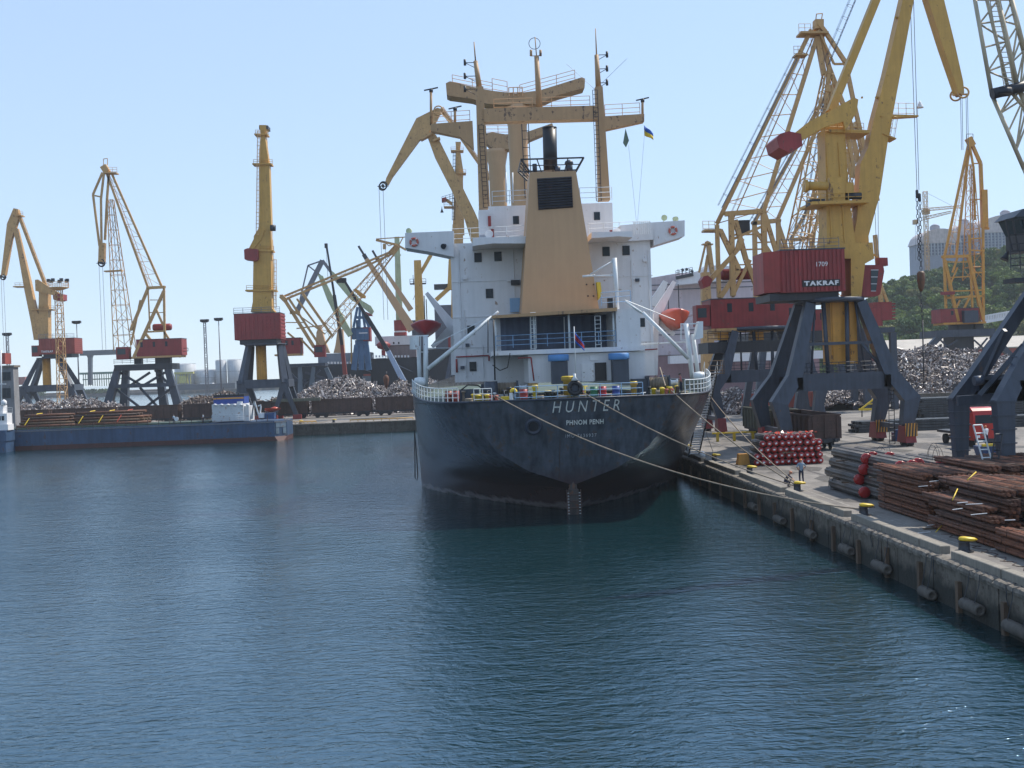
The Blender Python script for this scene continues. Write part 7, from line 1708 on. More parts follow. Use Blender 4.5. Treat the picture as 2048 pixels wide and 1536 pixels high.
mb = MB(); mb.box(-105, bx1 - .2, BY - .12, BY - .02, zt - .3, zt - .12); mb.beam((bx1, BY - .05, zt - .2), (bx2, BY + 2.45, zt - .2), .15, .2); mb.beam((bx1 - 1.5, BY - .1, .9), (bx2 + .1, BY + 2.4, 1.0), .12, .18); mb.build("fender_strake", "wire", bg_)
mb = MB(); q0, q1 = Vector((bx1, BY, 0)), Vector((bx2, BY + 2.5, 0)); d = (q1 - q0)
for a, b, z0_, z1_ in ((.1, .9, zt - 1.2, zt - .35), (.1, .35, 1.2, zt - 1.3), (.65, .9, 1.2, zt - 1.3)):
    u, v = q0 + d * a + Vector((.05, -.05, 0)), q0 + d * b + Vector((.05, -.05, 0)); mb.mesh([(u.x, u.y, z0_), (v.x, v.y, z0_), (v.x, v.y, z1_), (u.x, u.y, z1_)], [(0, 1, 2, 3)])
mb.build("pale_panel", paint("pale blue panel", (.13, .19, .25), .6, .2, .2), bg_)
mb = MB()
x = -104
while x < bx1 - 1:
    if not (W(418, 840, BY).x < x < W(492, 840, BY).x): mb.tube((x, BY + .25, zt), (x, BY + .25, zt + 1.05), .06, n=5)
    x += 1.9
mb.tube((-104, BY + .25, zt + .55), (W(418, 840, BY).x, BY + .25, zt + .55), .03, n=4); mb.build("stanchions", "rustw", bg_)
mb = MB(); mb.box(-103, W(415, 840, BY).x, BY + 1.0, BY + 8.4, zt, zt + .35); mb.build("hatch_coaming", "deckg", bg_)
def pb(mb, x0, y0, x1, y1, Y_, d): return mb.pbox(x0, y0, x1, y1, Y_, d)
mb = MB(); pb(mb, 424, 808, 487, 842, BY + 1, 6); pb(mb, 487, 812, 498, 842, BY + 1.6, 5); dh = mb.build("deckhouse", paint("streaky barge white", (.62, .64, .66), .5, .08, .22, (.30, .13, .06), 1.0), bg_)
mb = MB(); pb(mb, 427, 794, 488, 808, BY + 1.8, 4.5); mb.build("blue_cowl", paint("cowl blue", (.02, .06, .28), .5, .1), dh)
mb = MB(); pb(mb, 427, 795, 487, 798, BY + 1.74, .05); mb.build("orange_stripe", "yellow2", dh)
mb = MB(); pb(mb, 427, 789, 488, 794, BY + 2, 4); 
for i in range(6): a = W(432 + 9 * i, 790, BY + 2); mb.tube(a, a + Vector((0, 0, .5)), .1, n=6)
mb.build("black_top", "black", dh)
mb = MB(); mb.rail([W(424, 842, BY + .4), W(490, 840, BY + .4)], 1.0, 1.2, .03, 2); mb.build("deckhouse_rail", "railw", bg_)
mb = MB(); 
for a, b in (((502, 838), (509, 802)), ((509, 802), (519, 836)), ((507, 806), (505, 838)), ((519, 836), (522, 812)), ((516, 812), (522, 810))): mb.beam(W(*a, BY + 3), W(*b, BY + 3), .22, .22)
mb.build("davit", "railw", bg_)
mb = MB()
for a in range(430, 500, 13): mb.lathe(W(a, 812, BY + .8), (0, 0, 1), [(.1, 0), (.3, .1), (.3, .3), (.1, .4)], 8)
pb(mb, 518, 826, 528, 836, BY + 2, 1.5); pb(mb, 474, 803, 484, 809, BY + 1.2, 1); mb.build("deck_gear", "white2", bg_)
mb = MB(); pb(mb, 528, 826, 548, 838, BY + 2.5, 2); mb.build("blue_locker", paint("locker blue", (.03, .08, .2), .5, .1), bg_)
wb = thing("work_boat", "small red boat standing on the right end of the blue barge", "boat", W(546, 822, BY + 3)); mb = MB(); c = W(546, 823, BY + 3)
for k in range(9):
    u = k / 8; f = max(.05, math.sin(math.pi * min(.98, u * .8 + .18)) ** .6)
    for q in range(7): g_ = math.pi + math.pi * q / 6; mb.v.append(Vector((c.x - 1.4 + 2.8 * u, c.y + math.cos(g_) * .7 * f, c.z + .5 + math.sin(g_) * .7 * f + .1)))
for k in range(8):
    for q in range(6): mb._f((k * 7 + q, k * 7 + q + 1, (k + 1) * 7 + q + 1, (k + 1) * 7 + q), True)
mb._f(tuple(range(7))); mb.build("boat_hull", "orange", wb); mb = MB(); mb.lathe(c + Vector((.3, 0, .35)), (0, 0, 1), [(.8, 0), (.6, .35), (.1, .5)], 12); mb.build("cover", "orange", wb)
for (x0, x1, y0, y1, lab, lean) in ((33, 152, 828, 852, "brown tube stack in the left half of the blue barge", 0), (150, 292, 822, 850, "brown tube stack in the right half of the blue barge, tied with pale straps", 1)):
    t = thing("tube_stack", lab, "tube stack", W((x0 + x1) / 2, y1, BY + 4)); xa, xb = W(x0, y1, BY + 2).x, W(x1, y1, BY + 2).x; zt0 = W((x0 + x1) / 2, y0, BY + 4).z; zb = zt + .36; nl = 5; r = (zt0 - zb) / nl / 2 * 1.02; rr = random.Random(x0)
    for k in range(nl):
        mb = MB(); m_ = 7 - k
        for j in range(m_): yy = BY + 2 + k * r * 1.0 + j * 2.1 * r * 1.4; mb.tube((xa + rr.uniform(-.5, .5) + (k * .4 if not lean else 0), yy, zb + r + k * 2 * r), (xb + rr.uniform(-1.2, .6) - k * .2, yy, zb + r + k * 2 * r), r * .96, n=10)
        mb.build("tube_layer", ["rust", "wood", "rust", "rustw", "rust"][k], t)
    for q in ((.22,) if not lean else (.12, .4, .66)):
        xx = lerp(xa, xb, q); mb = MB(); mb.rope([(xx - .8, BY + 1.8, zb + .4), (xx - .2, BY + 2.5, zb + 1.6), (xx + .6, BY + 4.2, zt0 + .05), (xx + .8, BY + 6, zt0 + .1)], .09, 5); mb.build("strap", "bright" if q != .66 else "orange", t)
for i, (px, c_) in enumerate(((348, "shirt"), (407, "white"))): 
    p = W(px, 842, BY + .7); person(p.x, BY + .7, zt, 1.0 + i, "hang", c_, "jeans", "black", ["crewman in pale blue standing at the middle of the blue barge", "crewman in white standing left of the barge's white house"][i])
mb = MB(); mb.lathe(W(353, 838, BY + .3), (0, 1, 0), [(.38, -.06), (.38, .06)], 14); tag(mb.build("white_disc", "white2"), "round white lid leaning by the crewman on the barge", "disc")
# white vessel at the left edge
WV = thing("white_boat", "white launch superstructure cut off by the left edge beside the barge", "boat", (W(0, 880, 196).x, 198, 0))
mb = MB(); pb(mb, -60, 850, 16, 862, 196, 2.5); pb(mb, -60, 828, 14, 850, 196.5, 2.2); pb(mb, -60, 812, 6, 828, 197, 1.8); wvb = mb.build("cabin", "white2", WV)
mb = MB(); pb(mb, -60, 862, 12, 884, 195.5, 3.8); a = W(0, 884, 195.5); mb.box(W(-60, 870, 195.5).x, W(10, 870, 195.5).x, 195.6, 199.5, -.8, a.z + .1); mb.build("hull", "barge", WV)
for px in (-4, 3): MB().pbox(px, 832, px + 5, 841, 196.45, .06).build("window", "glass", wvb)
mb = MB(); mb.lathe(W(8, 808, 197), (0, 0, 1), [(.1, -.4), (.5, 0), (.45, .5), (.05, .8)], 10); mb.tube(W(3, 812, 197), W(2, 700, 197), .12); mb.beam(W(-2, 768, 197), W(12, 768, 197), .15, .15); mb.tube(W(-4, 812, 197), W(-5, 755, 197), .08); mb.rail([W(-20, 828, 196.5), W(25, 827, 196.5)], 1, 1, .03, 2); mb.build("mast", "white2", WV)
GB = thing("harbour_building", "grey two storey harbour building at the left edge with dark windows", "building", W(10, 800, 222)); mb = MB(); a = W(28, 780, 222)
mb.box(a.x - 30, a.x, 222, 224.5, 2.0, W(10, 735, 222).z); w0 = mb.build("wall", paint("grey plaster", (.22, .22, .23), .85, .15, .1, (.1, .09, .08), .6), GB)
mb = MB(); mb.box(a.x - 30.3, a.x + .3, 221.7, 224.8, W(10, 735, 222).z, W(10, 731, 222).z); mb.build("roof", "conc", GB)
for y0, y1 in ((744, 761), (776, 796)):
    f = MB().pbox(4, y0, 21, y1, 221.9, .15).build("window", "dark", GB); MB().pbox(6, y0 + 2, 12, y1 - 2, 221.85, .04).build("pane", "glass", f); MB().pbox(13, y0 + 2, 19, y1 - 2, 221.85, .04).build("pane", "glass", f)
MB().pbox(1, 706, 10, 728, 224, 3).build("roof_tank", "red2", GB)
# lighting mast and lamp posts
LM = thing("floodlight_tower", "lattice floodlight tower with a round lamp gallery beside the leftmost crane", "light tower", W(118, 800, 305)); mb = MB()
p, q = W(125, 800, 305), W(117, 578, 305); p.z = 2.1; mb.lattice(p, q, 2.2, 1.5, 2.2, 1.5, 16, .12, .07); mb.build("mast", "ochre", LM)
mb = MB(); c = W(117, 576, 305); mb.lathe(c, (0, 0, 1), [(1.0, -.6), (2.6, 0), (2.6, .15)], 16); n = 14
for i in range(n): g_ = 2 * math.pi * i / n; a = c + Vector((2.6 * math.cos(g_), 2.6 * math.sin(g_), .1)); mb.tube(a, a + Vector((0, 0, 1.4)), .06, n=4)
for z in (.8, 1.5): mb.ring(c + Vector((0, 0, z)), (0, 0, 1), 2.6, .05, 16, 4)
mb.build("gallery", "ochre", LM)
for i in range(7): g_ = 2 * math.pi * i / 7; a = c + Vector((2.4 * math.cos(g_), 2.4 * math.sin(g_), 1.6)); MB().box(a.x - .4, a.x + .4, a.y - .3, a.y + .3, a.z, a.z + .8).build("lamp", "dark", LM)
def lamp_post(px, ytop, Y_, lab, twin=True, lat=False):
    t = thing("lamp_post", lab, "lamp post", (W(px + 3, 760, Y_).x, Y_, 2.0)); p, q = W(px + 3, 760, Y_), W(px, ytop, Y_); p = Vector((q.x, Y_, 2.0)); mb = MB()
    if lat: mb.lattice(p, q, .9, .6, .9, .6, 18, .07, .05)
    else: mb.tube(p, q, .28, .12, n=8)
    mb.build("pole", "wire", t); mb = MB(); w_ = 6 * Y_ / FPX
    mb.beam(q + Vector((-w_, 0, -.5)), q + Vector((w_, 0, -.5)), .3, .2)
    for k in (-1, -.4, .4, 1): mb.box(q.x + k * w_ - .35, q.x + k * w_ + .35, q.y - .5, q.y + .5, q.z - .4, q.z + .35)
    mb.build("lamp_head", "dark", t)
lamp_post(153, 644, 350 - 6, "slim lamp post between the two leftmost cranes"); lamp_post(409, 641, 343, "lattice lamp post left of the storage tanks", lat=True); lamp_post(437, 638, 343, "slender lamp post right of the lattice lamp post")
lamp_post(14, 668, 343, "lamp post behind the harbour building at the far left", lat=True); 
# mobile cranes beyond the heap
for (base, mid_, top, m1, m2, lab, rb) in (((692, 765), (684, 690), (653, 490), "dark", "red2", "mobile crane with a black and red telescopic boom beyond the scrap heap", .55), ((812, 772), (776, 702), (688, 560), "dark", paint("pale boom blue", (.40, .50, .66), .4, .1), "mobile crane with a dark and pale blue telescopic boom beyond the scrap heap", .75)):
    t = thing("mobile_crane", lab, "crane", (W(base[0], 790, 303).x, 303, 2.0)); Yc = 303
    mb = MB(); mb.beam(W(*base, Yc), W(*mid_, Yc), rb * 2.1, rb * 2.1, rb * 1.6, rb * 1.6); mb.build("boom_base", m2, t)
    mb = MB(); mb.beam(W(*mid_, Yc), W(*mid_, Yc).lerp(W(*top, Yc), .5), rb * 1.5, rb * 1.5); mb.beam(W(*mid_, Yc).lerp(W(*top, Yc), .5), W(*top, Yc), rb * 1.1, rb * 1.1, rb * .8, rb * .8); mb.box(W(*top, Yc).x - .5, W(*top, Yc).x + .3, Yc - .4, Yc + .4, W(*top, Yc).z - .8, W(*top, Yc).z + .4); mb.build("boom", m1, t)
    c = W(base[0], base[1], Yc); mb = MB(); mb.box(c.x - 2, c.x + 2, Yc - 1.5, Yc + 4, 3.2, 5.6); mb.build("superstructure", m2, t); mb = MB(); mb.box(c.x - 5, c.x + 4, Yc - 1.4, Yc + 1.4, 2.6, 3.2); mb.build("carrier", "dark", t)
    for k in range(4):
        mb = MB(); mb.tube((c.x - 4 + k * 2.4, Yc - 1.6, 2.6), (c.x - 4 + k * 2.4, Yc - 1.2, 2.6), .6, n=14); mb.build("wheel", "tyre", t)
    if top[0] == 653: 
        mb = MB(); mb.tube(W(652, 494, Yc), W(656, 560, Yc), .05); mb.build("hoist_rope", "wire", t)
    else:
        mb = MB(); mb.pbox(673, 556, 692, 565, Yc, 1.5); mb.build("boom_head", "dark", t)
# dark hulled ship beyond the jetty
JY = 365.0
J_ = thing("bulk_carrier", "dark hulled cargo ship with grey hatches lying beyond the jetty", "ship", (W(740, 760, JY).x, JY, 0))
mb = MB(); za, zb_ = W(690, 728, JY).z, W(790, 716, JY).z
xa, xb, xc = W(585, 740, JY).x, W(744, 740, JY).x, W(832, 740, JY).x
mb.hexa([(xa, JY, -1), (xb, JY, -1), (xb, JY + 20, -1), (xa, JY + 20, -1), (xa - 3, JY - .5, za), (xb, JY - .5, za), (xb, JY + 20, za), (xa - 3, JY + 20, za)])
mb.hexa([(xb + .01, JY + .5, -1), (xc + 8, JY + .5, -1), (xc + 8, JY + 20, -1), (xb + .01, JY + 20, -1), (xb + .01, JY - 1.2, zb_), (xc + 12, JY - 1.2, zb_), (xc + 12, JY + 20, zb_), (xb + .01, JY + 20, zb_)])
mb.build("hull", "navy", J_)
mb = MB(); mb.pbox(636, 706, 742, 731, JY + 3, 12); mb.build("hatch", paint("hatch grey blue", (.20, .23, .28), .6, .1), J_)
mb = MB(); mb.pbox(750, 672, 832, 690, JY + 4, 10); jh = mb.build("superstructure", "white", J_); mb = MB(); mb.pbox(774, 690, 832, 715, JY + 4.5, 9); mb.build("lower_house", paint("brown grey house", (.22, .17, .17), .6, .1), J_)
for px in (786, 796): MB().pbox(px, 684, px + 3, 688, JY + 3.9, .1).build("window", "glass", jh)
mb = MB(); mb.pbox(788, 640, 812, 662, JY + 6, 6); mb.pbox(788, 664, 812, 671, JY + 6, 6); jf = mb.build("funnel", "red", J_); mb = MB(); mb.pbox(790, 661.5, 811, 664.5, JY + 5.9, .1); mb.build("white_band", "white", jf)
mb = MB(); mb.beam(W(794, 474, JY + 8), W(799, 640, JY + 8), 1.6, 1.6, 2.2, 2.2); mb.beam(W(786, 512, JY + 8), W(802, 510, JY + 8), .4, .4); mb.build("mast", "palegreen", J_)
for a, b, c_, w_ in (((717, 492), (733, 518), (825, 660), 2.0), ((745, 501), (757, 522), (822, 620), 1.2)):
    mb = MB(); mb.beam(W(*a, JY), W(*b, JY), .7, .7); mb.beam(W(*b, JY).lerp(W(*a, JY), .35), W(*b, JY), 1.3, 1.3); mb.build("derrick_head", "dark", J_)
    mb = MB(); mb.beam(W(*b, JY), W(*c_, JY), w_ * .7, w_ * .7, w_ * 1.5, w_ * 1.5); mb.build("derrick", "tan", J_)
for pts in ([(632, 706), (634, 665), (640, 650), (646, 665), (650, 680), (660, 706)], [(668, 706), (672, 690), (676, 660), (686, 658), (690, 706)]):
    pp(J_, "derrick_house", "tan", pts, JY + 6, 3)
mb = MB(); mb.path([W(703, 707, JY), W(702, 728, JY)], .25); mb.tube(W(702, 625, JY), W(703, 728, JY), .25); mb.pbox(699, 722, 712, 728, JY, 1); mb.build("pilot_post", "ochre", J_)
mb = MB(); mb.pbox(751, 716, 772, 719, JY - .4, .3); mb.build("white_strip", "white", J_)
mb = MB(); mb.tube(W(713, 734, JY - 1.5), W(742, 744, JY - 1.5), .12); mb.tube(W(790, 728, JY - 1.8), W(826, 744, JY - 1.8), .15); mb.build("boot_line", "wire", J_)
mb = MB()
for i in range(26):
    x = 655 + i * 6.4; a = W(x, 728 if x < 742 else 715, JY); mb.box(a.x, a.x + .5, JY - .2, JY + .6, a.z, a.z + .7)
mb.build("deck_fittings", "white", J_)
mb = MB(); mb.lathe(W(767, 700, JY + 1), (0, 0, 1), [(.2, 0), (1.8, .6), (2.4, 1.8), (1.4, 2.6), (.1, 3)], 12); mb.pbox(763, 700, 770, 712, JY + 1, 2); mb.build("red_bow_gear", "red", J_)
mb = MB(); mb.pbox(725, 752, 742, 790, JY - 2, 1.5); mb.build("pale_mark", paint("pale hull mark", (.14, .17, .20), .6, .2), J_)
mb = MB(); mb.pbox(727, 748, 741, 752, JY - 2.2, .5); mb.build("red_mark", "red2", J_)
# small distant derrick ship seen left of the bridge
V_ = thing("distant_ship", "distant ship's yellow mast and derricks seen between the bridge wing and the lifeboat", "ship", (W(850, 740, 390).x, 390, 0))
Y = 390
mb = MB(); mb.beam(W(835, 521, Y), W(841, 660, Y), 2.4, 2.4, 3.2, 3.2); mb.beam(W(862, 510, Y), W(838, 552, Y), 1.2, 1.2); mb.beam(W(848, 535, Y), W(858, 514, Y), .9, .9); mb.beam(W(872, 600, Y), W(905, 570, Y), 1.4, 1.4); mb.beam(W(905, 510, Y), W(902, 580, Y), 2.5, 2.5); mb.beam(W(893, 505, Y), W(905, 514, Y), 2, 2); mb.build("mast", "yellow", V_)
mb = MB(); mb.beam(W(820, 568, Y), W(852, 567, Y), 2, .4); mb.rail([W(820, 567, Y), W(852, 566, Y)], 1.5, 1.5, .08, 1); mb.tube(W(826, 550, Y), W(827, 570, Y), .1); mb.tube(W(826, 600, Y), W(838, 570, Y), .08); mb.pbox(868, 568, 900, 578, Y, 4); mb.build("crosstree", "dark", V_)
mb = MB(); mb.pbox(870, 610, 905, 700, Y, 10); mb.pbox(824, 640, 850, 700, Y, 8); mb.build("superstructure", paint("distant grey house", (.10, .11, .14), .6, .1), V_)
mb = MB(); a = W(815, 700, Y); b = W(960, 700, Y); mb.box(a.x, b.x, Y - 1, Y + 14, -1, a.z); mb.build("hull", "navy", V_)
# pale ship side and pink ship beyond, right of the stern
R_ = thing("white_ship", "big pinkish white ship side with a pilothouse beyond the right shoulder of the moored ship", "ship", (W(1430, 720, 350).x, 352, 0)); Y = 350
mb = MB(); mb.prism([W(1288, 558, Y), W(1358, 546, Y), (W(1600, 540, Y)), W(1600, 700, Y), W(1288, 712, Y)], (0, 20, 0)); rs_ = mb.build("upper_side", "pink", R_); rs_.location = (0, 10, 0)
mb = MB(); x0, x1 = W(1240, 700, Y).x, W(1640, 700, Y).x; z_ = W(1420, 708, Y).z; mb.box(x0, x1, Y + 1, Y + 22, -1, z_ - .01); mb.build("hull", paint("mauve hull", (.30, .18, .20), .6, .1, .15, (.2, .1, .1), .5), R_)
mb = MB()
for yy in (568, 578, 660, 668): mb.beam(W(1290, yy + 3, Y - .1), W(1560, yy - 7, Y - .1), .2, .25)
mb.build("side_line", "portal", R_)
mb = MB(); mb.prism([W(1352, 555, Y - 1), W(1388, 545, Y - 1), W(1405, 540, Y - 1), W(1406, 534, Y - 1), W(1430, 533, Y - 1), W(1470, 536, Y - 1), W(1470, 560, Y - 1), W(1352, 572, Y - 1)], (0, 8, 0)); mb.build("pilothouse", "white", R_)
mb = MB(); mb.rail([W(1352, 552, Y - 5), W(1385, 545, Y - 5)], 1.6, 1, .08, 2)
for px in (1356, 1364, 1372, 1380): mb.tube(W(px, 550, Y - 5), W(px, 538, Y - 5), .1)
for px, py in ((1365, 540), (1373, 539), (1384, 543)): mb.lathe(W(px, py, Y - 5), (0, -1, .2), [(.1, -.3), (.5, .2)], 8)
mb.beam(W(1352, 556, Y - 5), W(1386, 549, Y - 5), 1, 1); mb.build("lamp_rack", "dark", R_)
mb = MB(); mb.pbox(1340, 706, 1660, 722, 343, 4); tag(mb.build("pale_shed", "white"), "long low pale shed below the pinkish ship side", "shed")
# far breakwater with terminals
FB = 1120.0
mb = MB(); v0 = W(-250, 785, FB); 
mb.box(-1150, 60, FB - 20, FB + 120, -1, 2.6); mb.box(-1150, -60, FB + 20, FB + 110, 2.6, 4.2)
structure(mb, "far_shore_ground", paint("far breakwater", (.13, .12, .12), .9, .3, .3, (.25, .2, .15), .05))
def far_thing(name, lab, cat, px): return thing(name, lab, cat, (W(px, 760, FB).x, FB, 3))
GS = far_thing("open_shed", "green roofed open shed on the far shore", "shed", 200); mb = MB(); mb.pbox(158, 744, 238, 748, FB, 25); mb.build("roof", paint("green roof", (.13, .27, .19), .7, .1), GS)
mb = MB(); mb.pbox(165, 757, 236, 759, FB, 20)
for i in range(16): mb.pbox(166 + i * 4.6, 746, 167 + i * 4.6, 772, FB, 1)
mb.build("posts", "green", GS)
BG = far_thing("blue_gantry", "blue T shaped loading gantry on the far shore", "gantry", 190); mb = MB(); mb.pbox(159, 700, 245, 710, FB - 10, 8); mb.build("beam", "portal", BG); mb = MB(); mb.prism([W(x, y, FB - 6) for x, y in [(174, 709), (186, 709), (184, 716), (184, 770), (178, 770), (177, 716)]], (0, 5, 0)); mb.build("column", "portal", BG)
for (x0, x1, y0, y1, n_) in ((344, 387, 730, 744, "pale storage tanks behind the yellow pipework, first from the left"), (430, 452, 722, 766, "tall grey storage tank, left of the pair behind the crane"), (453, 482, 721, 766, "tall grey storage tank, right of the pair behind the crane"), (384, 430, 742, 766, "low grey storage tank behind the lamp posts")):
    t = far_thing("storage_tank", n_, "tank", x0); c0, c1 = W(x0, y1, FB), W(x1, y1, FB); r = (c1.x - c0.x) / 2; h = W(x0, y0, FB).z - c0.z; c = Vector(((c0.x + c1.x) / 2, FB + r, 3.5)); H = W(x0, y0, FB).z - 3.5
    mb = MB(); mb.lathe(c, (0, 0, 1), [(r, 0), (r, H), (r * .5, H + 1.0), (.1, H + 1.4)], 28); mb.build("shell", "tank", t)
    mb = MB(); mb.ring(c + Vector((0, 0, H + .8)), (0, 0, 1), r, .12, 28, 4); mb.ring(c + Vector((0, 0, H * .6)), (0, 0, 1), r + .1, .15, 28, 4); mb.build("rail_ring", "wire", t)
YP = far_thing("yellow_pipework", "yellow pipe racks and low yellow building on the far shore", "pipework", 370); mb = MB()
mb.pbox(348, 744, 386, 748, FB - 5, 6); mb.pbox(358, 752, 372, 766, FB - 6, 8)
for i in range(7): mb.pbox(350 + i * 5, 748, 351.5 + i * 5, 768, FB - 5, 1)
mb.pbox(386, 741, 430, 745, FB + 10, 8); mb.build("frame", paint("far yellow", (.50, .46, .12), .7, .2), YP)
fb_ = far_thing("far_barge", "long dark barge lying along the far shore", "barge", 420); mb = MB(); mb.pbox(350, 768, 470, 779, FB - 60, 12); mb.build("hull", "portal", fb_)
mb = MB(); mb.pbox(400, 766, 425, 769, FB - 60, 8); mb.build("hatch", "white", fb_)
rw = far_thing("red_containers", "low dark red containers on the far shore behind the leftmost crane", "containers", 60); mb = MB(); mb.pbox(28, 754, 50, 770, FB, 10); mb.build("row", "red2", rw)
# bushes on the far shore
def leaf_cloud(mb_v, mb_f, c, rx, ry, rz, n, s_, rg):
    for i in range(n):
        d = rg.normal(size=3); d /= np.linalg.norm(d); rr_ = rg.uniform(.45, 1.0) ** .5; p = np.array(c) + d * np.array((rx, ry, rz)) * rr_
        u = rg.normal(size=3); u /= np.linalg.norm(u); v = np.cross(u, rg.normal(size=3)); v /= np.linalg.norm(v); q = s_ * rg.uniform(.5, 1.2)
        k = len(mb_v); mb_v += [p - u * q, p + v * q * .8, p + u * q, p - v * q * .8]; mb_f.append((k, k + 1, k + 2, k + 3))
def foliage_mat(name, c):
    m = bpy.data.materials.new(name); m.use_nodes = True; N, L = _nodes(m); b = N["Principled BSDF"]; b.inputs["Roughness"].default_value = .7
    g_ = N.new("ShaderNodeNewGeometry"); oi = N.new("ShaderNodeObjectInfo"); 
    ad = N.new("ShaderNodeMath"); ad.operation = 'MULTIPLY_ADD'; ad.inputs[1].default_value = .5; L.new(g_.outputs["Random Per Island"], ad.inputs[0]); m2_ = N.new("ShaderNodeMath"); m2_.operation = 'MULTIPLY'; m2_.inputs[1].default_value = .5; L.new(oi.outputs["Random"], m2_.inputs[0]); L.new(m2_.outputs[0], ad.inputs[2])
    cr = N.new("ShaderNodeValToRGB"); L.new(ad.outputs[0], cr.inputs[0]); e = cr.color_ramp.elements; e[0].color = (c[0] * .5, c[1] * .55, c[2] * .6, 1); e[1].color = (c[0] * 1.7, c[1] * 1.5, c[2] * 1.2, 1)
    L.new(cr.outputs[0], b.inputs["Base Color"])
    tr_ = N.new("ShaderNodeBsdfTranslucent"); L.new(cr.outputs[0], tr_.inputs[0]); mx = N.new("ShaderNodeMixShader"); mx.inputs[0].default_value = .25; L.new(b.outputs[0], mx.inputs[1]); L.new(tr_.outputs[0], mx.inputs[2]); L.new(mx.outputs[0], N["Material Output"].inputs[0])
    return m
FM = foliage_mat("hill foliage", (.105, .165, .040)); FM2 = foliage_mat("pale foliage", (.17, .19, .08)); FM3 = foliage_mat("dark foliage", (.055, .11, .035))
def raw(name, V, F, m, parent=None, kind=None):
    me = bpy.data.meshes.new(name); me.from_pydata([tuple(p) for p in V], [], F); me.materials.append(m); o = bpy.data.objects.new(name, me); COL.objects.link(o)
    if parent: o.parent = parent
    if kind: o["kind"] = kind
    return o
rg = np.random.default_rng(5); V, F_ = [], []
for px in list(range(56, 84, 6)) + list(range(140, 250, 9)): c = W(px, 766, FB - 15); leaf_cloud(V, F_, (c.x, c.y, 4.0), 5, 4, 5 if px < 160 else 3, 120, 1.2, rg)
tag(raw("shore_bushes", V, F_, FM3, kind="stuff"), "dark bushes along the far shore behind the left cranes", "bushes")
# the wooded hill with houses
def hill_z(x, y):
    px_ = 935 + x / y * FPX
    t = min(1, max(0, (y - 400) / 230)); prof = tabl(px_, [(1500, 10), (1640, 18), (1740, 34), (1800, 42), (1850, 45), (1930, 52), (2048, 62), (2300, 75)])
    return 2.0 + prof * (t * t * (3 - 2 * t)) + 1.5 * noise.noise(Vector((x * .02, y * .02, 1)))
mb = MB(); nx, ny = 50, 26
for j in range(ny + 1):
    for i in range(nx + 1):
        y = 385 + 420 * j / ny; x = lerp(95, 560, i / nx) * (y / 385) ** .6; mb.v.append(Vector((x, y, hill_z(x, y))))
for j in range(ny):
    for i in range(nx): a = j * (nx + 1) + i; mb._f((a, a + 1, a + nx + 2, a + nx + 1), True)
structure(mb, "hill", paint("hill soil and scrub", (.035, .05, .02), .9, .3, .3, (.10, .08, .045), .1))
tree_protos = []
for s_ in range(6):
    t = thing("hill_tree", "tmp", "tree", (0, 0, 0), "trees on the hillside above the port"); rg = np.random.default_rng(100 + s_); V, F_ = [], []
    for q in range(9):
        a = rg.uniform(0, 6.28); rr_ = rg.uniform(0, .65); leaf_cloud(V, F_, (math.cos(a) * rr_ * 4.2, math.sin(a) * rr_ * 4.2, 4.6 + rg.uniform(-1.6, 2.4)), rg.uniform(1.3, 2.4), rg.uniform(1.3, 2.4), rg.uniform(1.1, 1.9), 150, .5, rg)
    raw("crown", V, F_, [FM, FM3, FM, FM2, FM3, FM][s_], t)
    mb = MB(); mb.tube((0, 0, -1), (.2, 0, 4.5), .35, .16, n=7)
    for q in range(4): mb.tube((.1, 0, 2.6 + q * .3), (1.6 * math.cos(q * 1.7), 1.6 * math.sin(q * 1.7), 5 + q * .4), .13, .05, n=5)
    mb.build("trunk", "wood", t); tree_protos.append(t)
rt = random.Random(77); pos = []
for row in range(19):
    y = 392 + row * 13.5; n_ = 17
    for i in range(n_):
        px_ = 1655 + (i + rt.uniform(-.3, .3)) * 29 + (row % 2) * 14
        if px_ > 2110: continue
        x = (px_ - 935) / FPX * (y + rt.uniform(-4, 4)); pos.append((x, y + rt.uniform(-4, 4), row, i))
cu = set()
nth = ["first", "second", "third", "fourth", "fifth", "sixth", "seventh", "eighth", "ninth", "tenth", "eleventh", "twelfth", "thirteenth", "fourteenth", "fifteenth", "sixteenth", "seventeenth", "eighteenth", "nineteenth", "twentieth"]
descr = ["dense green", "dark green", "rounded green", "pale grey green", "dark bushy", "broad green"]
for (x, y, row, col_) in pos[:290]:
    k = rt.choice((0, 0, 1, 1, 2, 3, 4, 4, 5)); 
    if len(cu) < 6: k = len(cu)
    sc = rt.uniform(.8, 1.5); z = hill_z(x, y) - .5
    lab = descr[k] + f" tree, {nth[col_]} from the left in the {nth[row]} row up the wooded hill"
    if k not in cu: o = tree_protos[k]; cu.add(k); o.location = (x, y, z); o.scale = (sc,) * 3; o["label"] = lab
    else: copy_thing(tree_protos[k], (x, y, z), lab, rz=rt.uniform(0, 6), scale=(sc * rt.uniform(.85, 1.15), sc * rt.uniform(.85, 1.15), sc))
rg = np.random.default_rng(9); V, F_ = [], []
for i in range(420):
    y = 388 + 280 * rg.random(); px_ = rg.uniform(1640, 2120); x = (px_ - 935) / FPX * y; leaf_cloud(V, F_, (x, y, hill_z(x, y) + .8), 3.5, 3.5, 1.6, 60, .6, rg)
tag(raw("undergrowth", V, F_, FM, kind="stuff"), "low undergrowth filling the gaps between the hillside trees", "undergrowth")
